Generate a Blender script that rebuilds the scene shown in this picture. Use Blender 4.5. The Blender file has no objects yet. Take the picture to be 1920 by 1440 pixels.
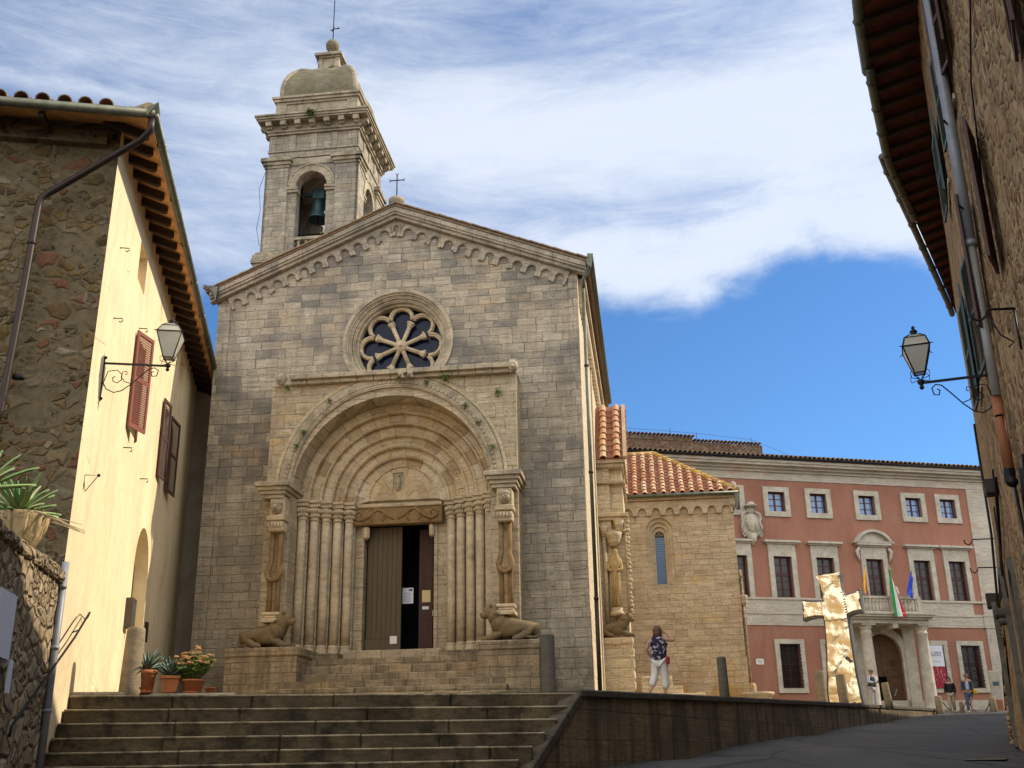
SKYS=.10;SUNE=3.15;EXPO=.72;CLD=6.1;CLDB=12.5
import bpy, bmesh, math, random
from mathutils import Vector, Matrix, noise as mnoise
random.seed(7)
PI=math.pi; R=math.radians
scn=bpy.context.scene
col=scn.collection

# ------------------------------------------------------------------ mesh helpers
class MB:
    """collects shapes, then becomes ONE mesh object"""
    def __init__(s): s.v=[]; s.f=[]; s.sm=[]
    def add(s,vs,fs,smooth=False,M=None):
        o=len(s.v)
        for p in vs:
            p=Vector(p)
            s.v.append(M@p if M is not None else p)
        for f in fs: s.f.append([i+o for i in f]); s.sm.append(smooth)
    def box(s,x0,x1,y0,y1,z0,z1,M=None):
        vs=[(x,y,z) for x in(x0,x1) for y in(y0,y1) for z in(z0,z1)]
        s.add(vs,[(0,1,3,2),(4,6,7,5),(0,4,5,1),(2,3,7,6),(0,2,6,4),(1,5,7,3)],False,M)
    def rbox(s,x0,x1,y0,y1,z0,z1,amp=.01,n=3,seed=0,M=None,bev=.02):
        """worn block: a box with nudged, chamfered corners"""
        b=bmesh.new(); bmesh.ops.create_cube(b,size=1)
        for v in b.verts: v.co=Vector(((x0+x1)/2+v.co.x*(x1-x0),(y0+y1)/2+v.co.y*(y1-y0),(z0+z1)/2+v.co.z*(z1-z0)))
        bmesh.ops.bevel(b,geom=b.edges[:],offset=bev,segments=1,affect='EDGES')
        for v in b.verts:
            nn=mnoise.noise_vector(v.co*2.3+Vector((seed,seed*.7,0))); v.co+=nn*amp
        s.bm(b,False,M)
    def bm(s,b,smooth=False,M=None):
        b.verts.index_update(); s.add([v.co.copy() for v in b.verts],[[v.index for v in f.verts] for f in b.faces],smooth,M); b.free()
    def tube(s,pts,r,n=8,caps=True,smooth=True,M=None):
        """r: number or list"""
        P=[Vector(p) for p in pts]; m=len(P)
        rr=r if isinstance(r,(list,tuple)) else [r]*m
        vs=[];up=None
        for i in range(m):
            t=(P[min(i+1,m-1)]-P[max(i-1,0)])
            if t.length<1e-9: t=Vector((0,0,1))
            t.normalize()
            if up is None:
                up=Vector((0,0,1)) if abs(t.z)<.9 else Vector((1,0,0))
            a=t.cross(up)
            if a.length<1e-6: a=t.cross(Vector((0,1,0)))
            a.normalize(); b=a.cross(t).normalized(); up=b
            for k in range(n):
                th=2*PI*k/n; vs.append(P[i]+a*(math.cos(th)*rr[i])+b*(math.sin(th)*rr[i]))
        fs=[]
        for i in range(m-1):
            for k in range(n):
                k2=(k+1)%n; fs.append((i*n+k,i*n+k2,(i+1)*n+k2,(i+1)*n+k))
        if caps: fs.append(list(range(n))[::-1]); fs.append([(m-1)*n+k for k in range(n)])
        s.add(vs,fs,smooth,M)
    def lathe(s,prof,c=(0,0,0),n=16,smooth=True,M=None,sx=1,sy=1,a0=0,a1=2*PI):
        full=abs(a1-a0-2*PI)<1e-6; m=n if full else n+1; vs=[]
        for r,z in prof:
            for k in range(m):
                a=a0+(a1-a0)*k/n; vs.append((c[0]+r*math.cos(a)*sx,c[1]+r*math.sin(a)*sy,c[2]+z))
        fs=[]
        for i in range(len(prof)-1):
            for k in range(n if full else n):
                k2=(k+1)%m if full else k+1
                fs.append((i*m+k,i*m+k2,(i+1)*m+k2,(i+1)*m+k))
        fs.append([k for k in range(m)][::-1]); fs.append([(len(prof)-1)*m+k for k in range(m)])
        s.add(vs,fs,smooth,M)
    def plate(s,outer,holes=(),d0=0,d1=.3,M=None,ax='y'):
        """polygon in the (a,z) plane with holes, extruded along the third axis from d0 to d1"""
        def mp(a,z,d):
            return (a,d,z) if ax=='y' else ((d,a,z) if ax=='x' else (a,z,d))
        b=bmesh.new(); loops=[]
        for lp in [outer]+list(holes):
            vs=[b.verts.new((p[0],p[1],0)) for p in lp]
            es=[b.edges.new((vs[i],vs[(i+1)%len(vs)])) for i in range(len(vs))]
            loops.append(vs)
        bmesh.ops.triangle_fill(b,use_beauty=True,use_dissolve=False,edges=b.edges[:],normal=(0,0,1))
        b.verts.index_update(); n=len(b.verts)
        V=[v.co.copy() for v in b.verts]; F=[[v.index for v in f.verts] for f in b.faces]
        vs=[mp(p.x,p.y,d0) for p in V]+[mp(p.x,p.y,d1) for p in V]
        fs=F+[[i+n for i in f][::-1] for f in F]
        for lp in loops:
            ids=[v.index for v in lp]
            for i in range(len(ids)):
                a,c=ids[i],ids[(i+1)%len(ids)]; fs.append([a,c,c+n,a+n])
        b.free(); s.add(vs,fs,False,M)
    def sphere(s,c,r,n=12,m=8,sx=1,sy=1,sz=1,M=None,smooth=True):
        prof=[(max(1e-4,math.sin(PI*i/m))*1.0,-math.cos(PI*i/m)) for i in range(m+1)]
        vs=[];fs=[]
        for pr,pz in prof:
            for k in range(n):
                a=2*PI*k/n; vs.append((c[0]+r*pr*math.cos(a)*sx,c[1]+r*pr*math.sin(a)*sy,c[2]+r*pz*sz))
        for i in range(m):
            for k in range(n):
                k2=(k+1)%n; fs.append((i*n+k,i*n+k2,(i+1)*n+k2,(i+1)*n+k))
        s.add(vs,fs,smooth,M)
    def build(s,name,m=None,parent=None,mtx=None,fix=True):
        me=bpy.data.meshes.new(name); me.from_pydata([tuple(v) for v in s.v],[],s.f)
        me.polygons.foreach_set('use_smooth',s.sm)
        if fix:
            b=bmesh.new(); b.from_mesh(me); bmesh.ops.recalc_face_normals(b,faces=b.faces[:]); b.to_mesh(me); b.free()
        me.update()
        ms=m if isinstance(m,(list,tuple)) else [m]
        for q in ms:
            if q: me.materials.append(q)
        o=bpy.data.objects.new(name,me); col.objects.link(o)
        if mtx is not None: o.matrix_world=mtx
        if parent is not None:
            o.parent=parent
        return o
def tag(o,label=None,cat=None,group=None,kind=None):
    if label:o['label']=label
    if cat:o['category']=cat
    if group:o['group']=group
    if kind:o['kind']=kind
    return o
def thing(name,label,cat,loc=(0,0,0),rz=0,group=None,kind=None):
    o=bpy.data.objects.new(name,None); col.objects.link(o); o.location=loc; o.rotation_euler=(0,0,rz)
    o.empty_display_size=.2
    return tag(o,label,cat,group,kind)
def kids(o): return [c for c in bpy.data.objects if c.parent==o]
def copy_tree(o,parent=None):
    c=o.copy(); col.objects.link(c)
    if parent is not None: c.parent=parent
    for ch in kids(o): copy_tree(ch,c)
    return c
def arc(cx,cz,r,a0,a1,n): return [(cx+r*math.cos(a0+(a1-a0)*i/n),cz+r*math.sin(a0+(a1-a0)*i/n)) for i in range(n+1)]
def archpoly(cx,cz,r,z0,n=32):
    """outline of a round-headed opening"""
    return [(cx+r,z0)]+arc(cx,cz,r,0,PI,n)+[(cx-r,z0)]
def archband(cx,cz,Ro,Ri,z0,n=40):
    return [(cx+Ro,z0)]+arc(cx,cz,Ro,0,PI,n)+[(cx-Ro,z0),(cx-Ri,z0)]+arc(cx,cz,Ri,PI,0,n)+[(cx+Ri,z0)]
def rect(x0,x1,z0,z1): return [(x0,z0),(x1,z0),(x1,z1),(x0,z1)]
def L2W(org,ang):
    """local frame: x = along, y = depth; turned clockwise by ang degrees"""
    return Matrix.Translation(Vector(org))@Matrix.Rotation(-R(ang),4,'Z')

# ------------------------------------------------------------------ node helpers
class NT:
    def __init__(s,name,rough=.85,metal=0.,spec=.3):
        s.m=bpy.data.materials.new(name); s.m.use_nodes=True; s.t=s.m.node_tree; s.t.nodes.clear()
        s.out=s.t.nodes.new('ShaderNodeOutputMaterial'); s.b=s.t.nodes.new('ShaderNodeBsdfPrincipled')
        s.t.links.new(s.b.outputs[0],s.out.inputs[0])
        s.b.inputs['Roughness'].default_value=rough; s.b.inputs['Metallic'].default_value=metal
        s.b.inputs['Specular IOR Level'].default_value=spec
        s.tc=s.t.nodes.new('ShaderNodeTexCoord')
        s.P=s.tc.outputs['Object']
    def set(s,sock,v):
        if isinstance(v,bpy.types.NodeSocket): s.t.links.new(v,sock)
        elif v is not None:
            if isinstance(v,(tuple,list)) and len(v)==3 and sock.type=='RGBA': v=(*v,1)
            sock.default_value=v
    def m_(s,op,a,b=None,c=None,clamp=False):
        n=s.t.nodes.new('ShaderNodeMath'); n.operation=op; n.use_clamp=clamp
        s.set(n.inputs[0],a)
        if b is not None:s.set(n.inputs[1],b)
        if c is not None:s.set(n.inputs[2],c)
        return n.outputs[0]
    def xyz(s,v=None):
        n=s.t.nodes.new('ShaderNodeSeparateXYZ'); s.set(n.inputs[0],v or s.P); return n.outputs
    def comb(s,x,y,z):
        n=s.t.nodes.new('ShaderNodeCombineXYZ'); s.set(n.inputs[0],x);s.set(n.inputs[1],y);s.set(n.inputs[2],z); return n.outputs[0]
    def mapv(s,v,scale=(1,1,1),loc=(0,0,0),rot=(0,0,0)):
        n=s.t.nodes.new('ShaderNodeMapping'); s.set(n.inputs[0],v); n.inputs['Scale'].default_value=scale; n.inputs['Location'].default_value=loc; n.inputs['Rotation'].default_value=rot; return n.outputs[0]
    def noise(s,v=None,scale=1.,detail=4.,rough=.55,dist=0.,dim='3D',w=None):
        n=s.t.nodes.new('ShaderNodeTexNoise'); n.noise_dimensions=dim
        if dim!='1D': s.set(n.inputs['Vector'],v if v is not None else s.P)
        if w is not None: s.set(n.inputs['W'],w)
        n.inputs['Scale'].default_value=scale;n.inputs['Detail'].default_value=detail;n.inputs['Roughness'].default_value=rough;n.inputs['Distortion'].default_value=dist
        return n.outputs['Fac']
    def white(s,v,dim='3D'):
        n=s.t.nodes.new('ShaderNodeTexWhiteNoise'); n.noise_dimensions=dim
        s.set(n.inputs['W' if dim=='1D' else 'Vector'],v); return n.outputs['Value']
    def vor(s,v=None,scale=1.,feat='F1',out='Distance',rnd=1.):
        n=s.t.nodes.new('ShaderNodeTexVoronoi'); n.feature=feat; s.set(n.inputs['Vector'],v if v is not None else s.P); n.inputs['Scale'].default_value=scale; n.inputs['Randomness'].default_value=rnd
        return n.outputs[out]
    def ramp(s,f,stops,interp='LINEAR'):
        n=s.t.nodes.new('ShaderNodeValToRGB'); s.set(n.inputs[0],f); e=n.color_ramp.elements; n.color_ramp.interpolation=interp
        while len(e)<len(stops): e.new(.5)
        for i,(p,c) in enumerate(stops):
            e[i].position=p; e[i].color=(*c,1) if isinstance(c,(tuple,list)) else (c,c,c,1)
        return n.outputs[0]
    def mix(s,f,a,b,mode='MIX'):
        n=s.t.nodes.new('ShaderNodeMix'); n.data_type='RGBA'; n.blend_type=mode; n.clamp_factor=True
        s.set(n.inputs[0],f); s.set(n.inputs[6],a); s.set(n.inputs[7],b); return n.outputs[2]
    def mr(s,v,a,b,c=0.,d=1.):
        n=s.t.nodes.new('ShaderNodeMapRange'); n.interpolation_type='SMOOTHSTEP'; s.set(n.inputs[0],v)
        for i,x in enumerate((a,b,c,d)): s.set(n.inputs[i+1],x)
        return n.outputs[0]
    def bump(s,h,dist=.02,strength=.6,nrm=None):
        n=s.t.nodes.new('ShaderNodeBump'); s.set(n.inputs['Height'],h); n.inputs['Distance'].default_value=dist; n.inputs['Strength'].default_value=strength
        if nrm is not None: s.set(n.inputs['Normal'],nrm)
        return n.outputs[0]
    def fin(s,c=None,nrm=None,rough=None):
        if c is not None:s.set(s.b.inputs['Base Color'],c)
        if nrm is not None:s.set(s.b.inputs['Normal'],nrm)
        if rough is not None:s.set(s.b.inputs['Roughness'],rough)
        return s.m
    def island(s):
        n=s.t.nodes.new('ShaderNodeNewGeometry'); return n.outputs['Random Per Island']
    def objrand(s):
        n=s.t.nodes.new('ShaderNodeObjectInfo'); return n.outputs['Random']
def plain(name,c,rough=.6,metal=0.,spec=.3,var=.12,scale=6.,bump=0.,bs=60.):
    t=NT(name,rough,metal,spec); n=t.noise(scale=scale,detail=5)
    lo=tuple(x*(1-var) for x in c); hi=tuple(min(1,x*(1+var)) for x in c)
    cc=t.ramp(n,[(.3,lo),(.7,hi)])
    nr=t.bump(t.noise(scale=bs,detail=3),.01,bump) if bump else None
    return t.fin(cc,nr)

def ashlar(name,cols,h=.30,w=.62,grey=(.155,.148,.135),greyamt=.5,gz=None,warm=None,streak=True,mortar=None,bumpd=.02,drip=0,dripc=(.03,.027,.02),depthco=True,stainlo=None,jointw=.009):
    """irregular coursed travertine: courses of uneven height, blocks of uneven length, each with its own tone"""
    t=NT(name,.9,0,.2); X,Y,Z=t.xyz()
    s=t.m_('ADD',X,t.m_('MULTIPLY',Y,1.0)) if depthco else X
    zw=t.m_('ADD',Z,t.m_('MULTIPLY',t.m_('SUBTRACT',t.noise(scale=1.,detail=2,dim='1D',w=t.m_('MULTIPLY',Z,.9)),.5),.55*h/.3*.8))
    r=t.m_('DIVIDE',zw,h); row=t.m_('FLOOR',r); fz=t.m_('FRACT',r)
    wn=t.white(row,'1D')
    s2=t.m_('ADD',t.m_('MULTIPLY',t.m_('DIVIDE',s,w),t.m_('ADD',t.m_('MULTIPLY',wn,.75),.6)),t.m_('MULTIPLY',wn,37.))
    s2=t.m_('ADD',s2,t.m_('MULTIPLY',t.noise(t.comb(t.m_('MULTIPLY',s,.9),t.m_('MULTIPLY',row,7.13),0),1.,2),1.3))
    cl=t.m_('FLOOR',s2); fs=t.m_('FRACT',s2)
    idv=t.white(t.comb(cl,row,3.1))
    id2=t.white(t.comb(cl,row,9.7))
    wob=t.m_('MULTIPLY',t.m_('SUBTRACT',t.noise(scale=13,detail=5,rough=.7),.5),.034)
    dz=t.m_('MULTIPLY',t.m_('MINIMUM',fz,t.m_('SUBTRACT',1.,fz)),h)
    ds=t.m_('MULTIPLY',t.m_('MINIMUM',fs,t.m_('SUBTRACT',1.,fs)),w)
    d=t.m_('ADD',t.m_('MINIMUM',dz,ds),wob)
    jm=t.mr(d,jointw*.3,jointw)
    n=len(cols)
    blend=t.m_('ADD',t.m_('MULTIPLY',idv,.36),t.m_('MULTIPLY',t.m_('SUBTRACT',t.noise(t.comb(t.m_('MULTIPLY',s,.8),2.,t.m_('MULTIPLY',Z,1.1)),1.,6,.65),.28),1.5),None,True)
    c=t.ramp(blend,[(i/(n-1),cc) for i,cc in enumerate(sorted(cols))])
    # travertine bedding streaks
    stv=t.comb(t.m_('MULTIPLY',s,1.6),t.m_('MULTIPLY',id2,31.),t.m_('MULTIPLY',Z,26.))
    st=t.noise(stv,1.,4,.65)
    c=t.mix(.9,c,t.ramp(st,[(.25,.34),(.42,.82),(.55,1.0),(.75,1.32)]),'MULTIPLY')
    pits=t.noise(t.comb(t.m_('MULTIPLY',s,7.),t.m_('MULTIPLY',id2,17.),t.m_('MULTIPLY',Z,38.)),1.,3,.6)
    pm=t.mr(pits,.63,.72); c=t.mix(t.m_('MULTIPLY',pm,.85),c,tuple(x*.2 for x in cols[0]))
    # grey weathering that sits on some blocks and in drifts
    gn=t.noise(t.comb(t.m_('MULTIPLY',s,.35),0.,t.m_('MULTIPLY',Z,.8)),1.,4,.6)
    gn=t.m_('ADD',gn,t.m_('MULTIPLY',t.m_('SUBTRACT',id2,.5),.17))
    ga=t.mr(gn,.42,.66)
    if gz: ga=t.m_('MULTIPLY',ga,t.mr(Z,gz[0],gz[1],.25,1.))
    c=t.mix(t.m_('MULTIPLY',ga,greyamt),c,grey)
    if warm:
        wn2=t.noise(t.comb(t.m_('MULTIPLY',s,.6),5.,t.m_('MULTIPLY',Z,1.5)),1.,4,.6)
        c=t.mix(t.m_('MULTIPLY',t.mr(wn2,.55,.72),.7),c,warm)
    fl=t.noise(scale=17,detail=6,rough=.7); c=t.mix(.8,c,t.ramp(fl,[(.3,.50),(.45,.92),(.6,1.08),(.75,1.35)]),'MULTIPLY')
    if drip:
        dn=t.noise(t.comb(t.m_('MULTIPLY',s,2.6),0.,t.m_('MULTIPLY',Z,.35)),1.,5,.65)
        c=t.mix(t.m_('MULTIPLY',t.mr(dn,.42,.62),drip),c,dripc)
    if stainlo:
        # stained foot of the wall
        z0,z1,sc=stainlo; sn=t.m_('MULTIPLY',t.mr(Z,z1,z0),t.mr(t.noise(scale=1.2,detail=5),.38,.55))
        c=t.mix(t.m_('MULTIPLY',sn,.75),c,sc)
    jv=t.mr(t.noise(scale=1.9,detail=4),.35,.62,.12,.85)
    c=t.mix(t.m_('SUBTRACT',1.,t.m_('MULTIPLY',t.m_('SUBTRACT',1.,jm),jv)),tuple(x*.34 for x in cols[0]) if mortar is None else mortar,c)
    hgt=t.m_('ADD',t.m_('MULTIPLY',jm,1.),t.m_('ADD',t.m_('MULTIPLY',id2,.35),t.m_('MULTIPLY',st,.45)))
    hgt=t.m_('ADD',t.m_('SUBTRACT',hgt,t.m_('MULTIPLY',pm,.5)),t.m_('MULTIPLY',fl,.5))
    return t.fin(c,t.bump(hgt,bumpd,.8))
def voussoir(name,cx,cz,cols,step=.20):
    """arch stones: radial joints round (cx,cz), each stone its own tone"""
    t=NT(name,.9,0,.2); X,Y,Z=t.xyz()
    dx=t.m_('SUBTRACT',X,cx); dz=t.m_('MAXIMUM',t.m_('SUBTRACT',Z,cz),-.0)
    r=t.m_('SQRT',t.m_('ADD',t.m_('MULTIPLY',dx,dx),t.m_('MULTIPLY',dz,dz))); a=t.m_('ARCTAN2',dz,dx)
    rb=t.m_('FLOOR',t.m_('DIVIDE',t.m_('ADD',r,.02),.27)); wn=t.white(rb,'1D')
    u=t.m_('ADD',t.m_('DIVIDE',t.m_('MULTIPLY',a,t.m_('MAXIMUM',t.m_('MULTIPLY',rb,.27),.3)),step*2.0),t.m_('MULTIPLY',wn,9.)); cl=t.m_('FLOOR',u); f=t.m_('FRACT',u)
    idv=t.white(t.comb(cl,rb,1.3)); n=len(cols); c=t.ramp(idv,[(i/(n-1),q) for i,q in enumerate(cols)])
    st=t.noise(t.comb(t.m_('MULTIPLY',X,5.),t.m_('MULTIPLY',idv,31.),t.m_('MULTIPLY',Z,12.)),1.,5,.65)
    c=t.mix(.85,c,t.ramp(st,[(.25,.5),(.45,.9),(.6,1.08),(.75,1.25)]),'MULTIPLY')
    c=t.mix(.7,c,t.ramp(t.noise(scale=17,detail=6,rough=.7),[(.3,.55),(.45,.92),(.6,1.08),(.75,1.3)]),'MULTIPLY')
    c=t.mix(t.m_('MULTIPLY',t.mr(t.noise(scale=1.6,detail=6,rough=.65),.5,.66),.5),c,(.50,.33,.13))
    j=t.mr(t.m_('MINIMUM',f,t.m_('SUBTRACT',1.,f)),.006,.02); c=t.mix(j,tuple(x*.45 for x in cols[0]),c)
    return t.fin(c,t.bump(t.m_('ADD',j,t.m_('MULTIPLY',st,.5)),.012,.7))
def stone(name,c,var=.25,streak=14.,lich=None,bump=.5,dark=.45):
    """plain carved stone with bedding streaks, stains, optional lichen"""
    t=NT(name,.9,0,.2); X,Y,Z=t.xyz()
    big=t.noise(scale=1.1,detail=5,rough=.6); fine=t.noise(t.mapv(t.P,(3,3,streak)),1.,5,.6)
    cc=t.ramp(big,[(.3,tuple(x*(1-var) for x in c)),(.7,tuple(x*(1+var*.5) for x in c))])
    cc=t.mix(.85,cc,t.ramp(fine,[(.25,dark),(.45,.88),(.6,1.05),(.8,1.25)]),'MULTIPLY')
    cc=t.mix(.6,cc,t.ramp(t.noise(scale=19,detail=6,rough=.7),[(.3,.55),(.5,1.0),(.75,1.3)]),'MULTIPLY')
    if lich:
        cc=t.mix(t.m_('MULTIPLY',t.mr(t.noise(scale=2.3,detail=6,rough=.65),.48,.64),.8),cc,lich)
    return t.fin(cc,t.bump(t.m_('ADD',fine,t.noise(scale=22,detail=4)),.015,bump))
def rubble(name,cols,mort,sc=3.2,warp=.25,cover=.5,zs=1.25,bumpd=.05,brick=.2,cov_scale=.7,patch=.25,joint=.07,smear=.0):
    """field stones of mixed size bedded in wide lime mortar"""
    t=NT(name,.95,0,.12)
    def warped(v,scale,amt):
        nn=t.t.nodes.new('ShaderNodeTexNoise'); nn.inputs['Scale'].default_value=scale; nn.inputs['Detail'].default_value=3; t.set(nn.inputs['Vector'],v)
        a_=t.t.nodes.new('ShaderNodeVectorMath'); a_.operation='SCALE'; t.set(a_.inputs[0],nn.outputs['Color']); a_.inputs['Scale'].default_value=amt
        b_=t.t.nodes.new('ShaderNodeVectorMath'); b_.operation='ADD'; t.set(b_.inputs[0],v); t.set(b_.inputs[1],a_.outputs[0]); return b_.outputs[0]
    v=t.mapv(warped(warped(t.P,1.4,warp),9.,.05),(1,1,zs))
    big=t.mr(t.noise(scale=.9,detail=2),.46,.5)
    e1=t.vor(v,sc,'DISTANCE_TO_EDGE'); c1=t.vor(v,sc,'F1','Color'); e2=t.vor(v,sc*1.9,'DISTANCE_TO_EDGE'); c2=t.vor(v,sc*1.9,'F1','Color')
    ed=t.m_('ADD',t.m_('MULTIPLY',e1,big),t.m_('MULTIPLY',e2,t.m_('SUBTRACT',1.,big))); cc=t.mix(big,c2,c1); ce=t.xyz(cc)
    n=len(cols); c=t.ramp(ce[0],[(i/(n-1),q) for i,q in enumerate(cols)])
    if brick: c=t.mix(t.m_('MULTIPLY',t.m_('GREATER_THAN',ce[1],1-brick),.8),c,(.17,.07,.04))
    fn=t.noise(scale=15,detail=7,rough=.7); mid=t.noise(scale=3.4,detail=6,rough=.65)
    c=t.mix(.85,c,t.ramp(fn,[(.25,.45),(.5,.95),(.78,1.35)]),'MULTIPLY'); c=t.mix(.6,c,t.ramp(mid,[(.3,.5),(.5,.95),(.72,1.4)]),'MULTIPLY')
    en=t.m_('ADD',ed,t.m_('MULTIPLY',t.m_('SUBTRACT',mid,.5),.16))
    js=t.mr(en,joint*.35,joint)
    cov=t.mr(t.m_('ADD',t.noise(scale=cov_scale,detail=7,rough=.68),t.m_('MULTIPLY',ce[2],patch)),.80-cover*.35,.88-cover*.3)
    mc=t.mix(.8,mort,t.ramp(t.noise(scale=7,detail=7,rough=.7),[(.25,.4),(.5,.9),(.75,1.3)]),'MULTIPLY')
    mask=t.m_('MULTIPLY',js,t.m_('SUBTRACT',1.,cov))
    c=t.mix(mask,mc,c)
    if smear:
        sm=t.noise(t.mapv(t.P,(5,5,.8)),1.,6,.65); c=t.mix(smear,c,t.ramp(sm,[(.3,.5),(.5,1.),(.7,1.25)]),'MULTIPLY')
    dk=t.mr(t.noise(scale=6.5,detail=3),.66,.72); c=t.mix(t.m_('MULTIPLY',dk,.75),c,(.018,.013,.009))
    h=t.m_('ADD',t.m_('MULTIPLY',t.m_('MULTIPLY',t.mr(en,.0,.22),t.m_('SUBTRACT',1.,cov)),1.),t.m_('MULTIPLY',t.m_('ADD',fn,mid),.35)); h=t.m_('SUBTRACT',h,t.m_('MULTIPLY',dk,.6))
    return t.fin(c,t.bump(h,bumpd,.9))
def plaster(name,c,c2,streak=.25,scale=.8,bump=.25,stain=None,foot=None,crack=.5):
    t=NT(name,.92,0,.12); X,Y,Z=t.xyz()
    a=t.noise(scale=scale,detail=7,rough=.65)
    cc=t.ramp(a,[(.32,c2),(.62,c)])
    s_=t.noise(t.mapv(t.P,(1.1,1.1,.30)),1.,7,.6,1.2)
    cc=t.mix(streak,cc,t.ramp(s_,[(.3,.45),(.55,1.0),(.8,1.06)]),'MULTIPLY')
    cc=t.mix(.35,cc,t.ramp(t.noise(scale=6,detail=7,rough=.7),[(.3,.75),(.6,1.04)]),'MULTIPLY')
    if stain: cc=t.mix(t.m_('MULTIPLY',t.mr(t.noise(t.mapv(t.P,(1.,1.,.45)),.9,6,.7),.56,.70),.55),cc,stain)
    if foot: cc=t.mix(t.m_('MULTIPLY',t.m_('MULTIPLY',t.mr(Z,foot[1],foot[0]),t.mr(t.noise(scale=1.4,detail=7,rough=.7),.36,.60)),.6),cc,foot[2])
    ck=t.vor(t.mapv(t.P,(1,1,.7)),.55,'DISTANCE_TO_EDGE'); ck=t.m_('ADD',ck,t.m_('MULTIPLY',t.m_('SUBTRACT',t.noise(scale=5,detail=5),.5),.03)); km=t.m_('MULTIPLY',t.m_('SUBTRACT',1.,t.mr(t.m_('ABSOLUTE',ck),.0,.004)),t.mr(t.noise(scale=.7,detail=2),.5,.6))
    cc=t.mix(t.m_('MULTIPLY',km,crack),cc,tuple(x*.35 for x in c))
    return t.fin(cc,t.bump(t.m_('ADD',t.m_('ADD',a,t.noise(scale=30,detail=4)),t.m_('MULTIPLY',t.noise(scale=4,detail=4),.8)),.012,bump))
def tilemat(name,cols,lich=(.34,.30,.2),la=.4):
    t=NT(name,.9,0,.2); i=t.island(); n=len(cols)
    c=t.ramp(i,[(k/(n-1),q) for k,q in enumerate(cols)])
    c=t.mix(.6,c,t.ramp(t.noise(scale=9,detail=5,rough=.65),[(.25,.5),(.7,1.15)]),'MULTIPLY')
    c=t.mix(t.m_('MULTIPLY',t.mr(t.noise(scale=5.5,detail=6,rough=.7),.5,.62),la),c,lich)
    return t.fin(c,t.bump(t.noise(scale=40,detail=4),.008,.5))
def woodmat(name,c,ax='z',rough=.7,var=.35):
    t=NT(name,rough,0,.3); sc={'z':(14,14,.9),'x':(.9,14,14),'y':(14,.9,14)}[ax]
    n=t.noise(t.mapv(t.P,sc),1.,5,.6)
    cc=t.ramp(n,[(.25,tuple(x*(1-var) for x in c)),(.75,tuple(min(1,x*(1+var)) for x in c))])
    return t.fin(cc,t.bump(n,.006,.4))
def glassmat(name,c=(.02,.03,.05),rough=.06,spec=.9,bumpy=.0):
    t=NT(name,rough,0,spec); 
    return t.fin(c,t.bump(t.noise(scale=2.5,detail=2),.02,bumpy) if bumpy else None)

TR=[(.50,.405,.265),(.40,.325,.22),(.60,.50,.35),(.46,.37,.245),(.54,.45,.31),(.34,.27,.18),(.56,.47,.32)]
TRG=[(.44,.365,.265),(.34,.28,.205),(.54,.46,.345),(.41,.34,.245),(.48,.405,.295),(.29,.235,.17),(.60,.52,.40)]
M={}
M['facade']=ashlar('travertine_ashlar',TRG,h=.245,w=.44,greyamt=.88,grey=(.15,.142,.13),gz=(4.,9.5),warm=(.46,.33,.18),stainlo=(1.5,3.6,(.12,.09,.055)),bumpd=.022,drip=.35,dripc=(.15,.135,.11))
M['portal']=ashlar('warm_travertine_ashlar',TR,h=.28,w=.58,greyamt=.35,grey=(.24,.20,.145),warm=(.56,.38,.17),bumpd=.02,drip=.25,dripc=(.20,.155,.10))
M['plinthst']=ashlar('stained_plinth_stone',[(.34,.26,.16),(.42,.33,.205),(.28,.21,.13),(.38,.29,.18)],h=.24,w=.5,greyamt=.6,grey=(.13,.11,.075),warm=(.40,.26,.12),bumpd=.025,drip=.5,dripc=(.085,.066,.042))
M['side']=ashlar('pale_travertine_ashlar',[(.62,.50,.33),(.70,.58,.40),(.56,.45,.29),(.66,.54,.36)],h=.30,w=.7,greyamt=.1,bumpd=.01)
M['chapel']=ashlar('chapel_travertine',[(.56,.43,.275),(.64,.50,.33),(.48,.365,.225),(.32,.235,.14),(.60,.47,.31),(.70,.57,.41),(.42,.32,.21)],h=.215,w=.38,greyamt=.3,grey=(.32,.26,.18),warm=(.60,.41,.17),stainlo=(2.2,3.5,(.42,.23,.06)),bumpd=.014,jointw=.008)
M['tower']=ashlar('tower_travertine',[(.42,.36,.27),(.33,.28,.21),(.54,.47,.36),(.38,.32,.24),(.48,.41,.31)],h=.27,w=.42,greyamt=.7,grey=(.20,.185,.155),warm=(.42,.32,.17),bumpd=.022,drip=.35,dripc=(.15,.13,.10))
M['carve']=stone('carved_travertine',(.54,.43,.28),bump=.35,dark=.6)
M['corbst']=stone('greyed_travertine',(.42,.355,.265),lich=(.22,.20,.165),bump=.7)
M['colst']=stone('column_travertine',(.54,.43,.285),streak=7,bump=.4,dark=.6)
M['carvegrey']=stone('weathered_travertine',(.46,.38,.265),lich=(.21,.19,.14))
M['towercarve']=stone('tower_cornice_stone',(.42,.355,.255),var=.35,lich=(.20,.18,.11),bump=.7,dark=.4)
M['ochre']=stone('ochre_sandstone',(.26,.165,.075),streak=5,dark=.6)
M['lionst']=stone('brown_sandstone',(.22,.155,.08),streak=4,lich=(.12,.10,.07),dark=.6)
M['dome']=stone('mossy_dome_stone',(.24,.205,.135),lich=(.15,.145,.065),var=.35)
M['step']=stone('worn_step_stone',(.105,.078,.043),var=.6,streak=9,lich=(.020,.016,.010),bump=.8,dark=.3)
M['retain']=ashlar('retaining_wall_stone',[(.21,.15,.08),(.26,.19,.105),(.17,.12,.065),(.23,.165,.09)],h=.46,w=.75,greyamt=.45,grey=(.09,.075,.05),mortar=(.06,.045,.03),drip=.7,dripc=(.045,.034,.02),bumpd=.03)
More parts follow.
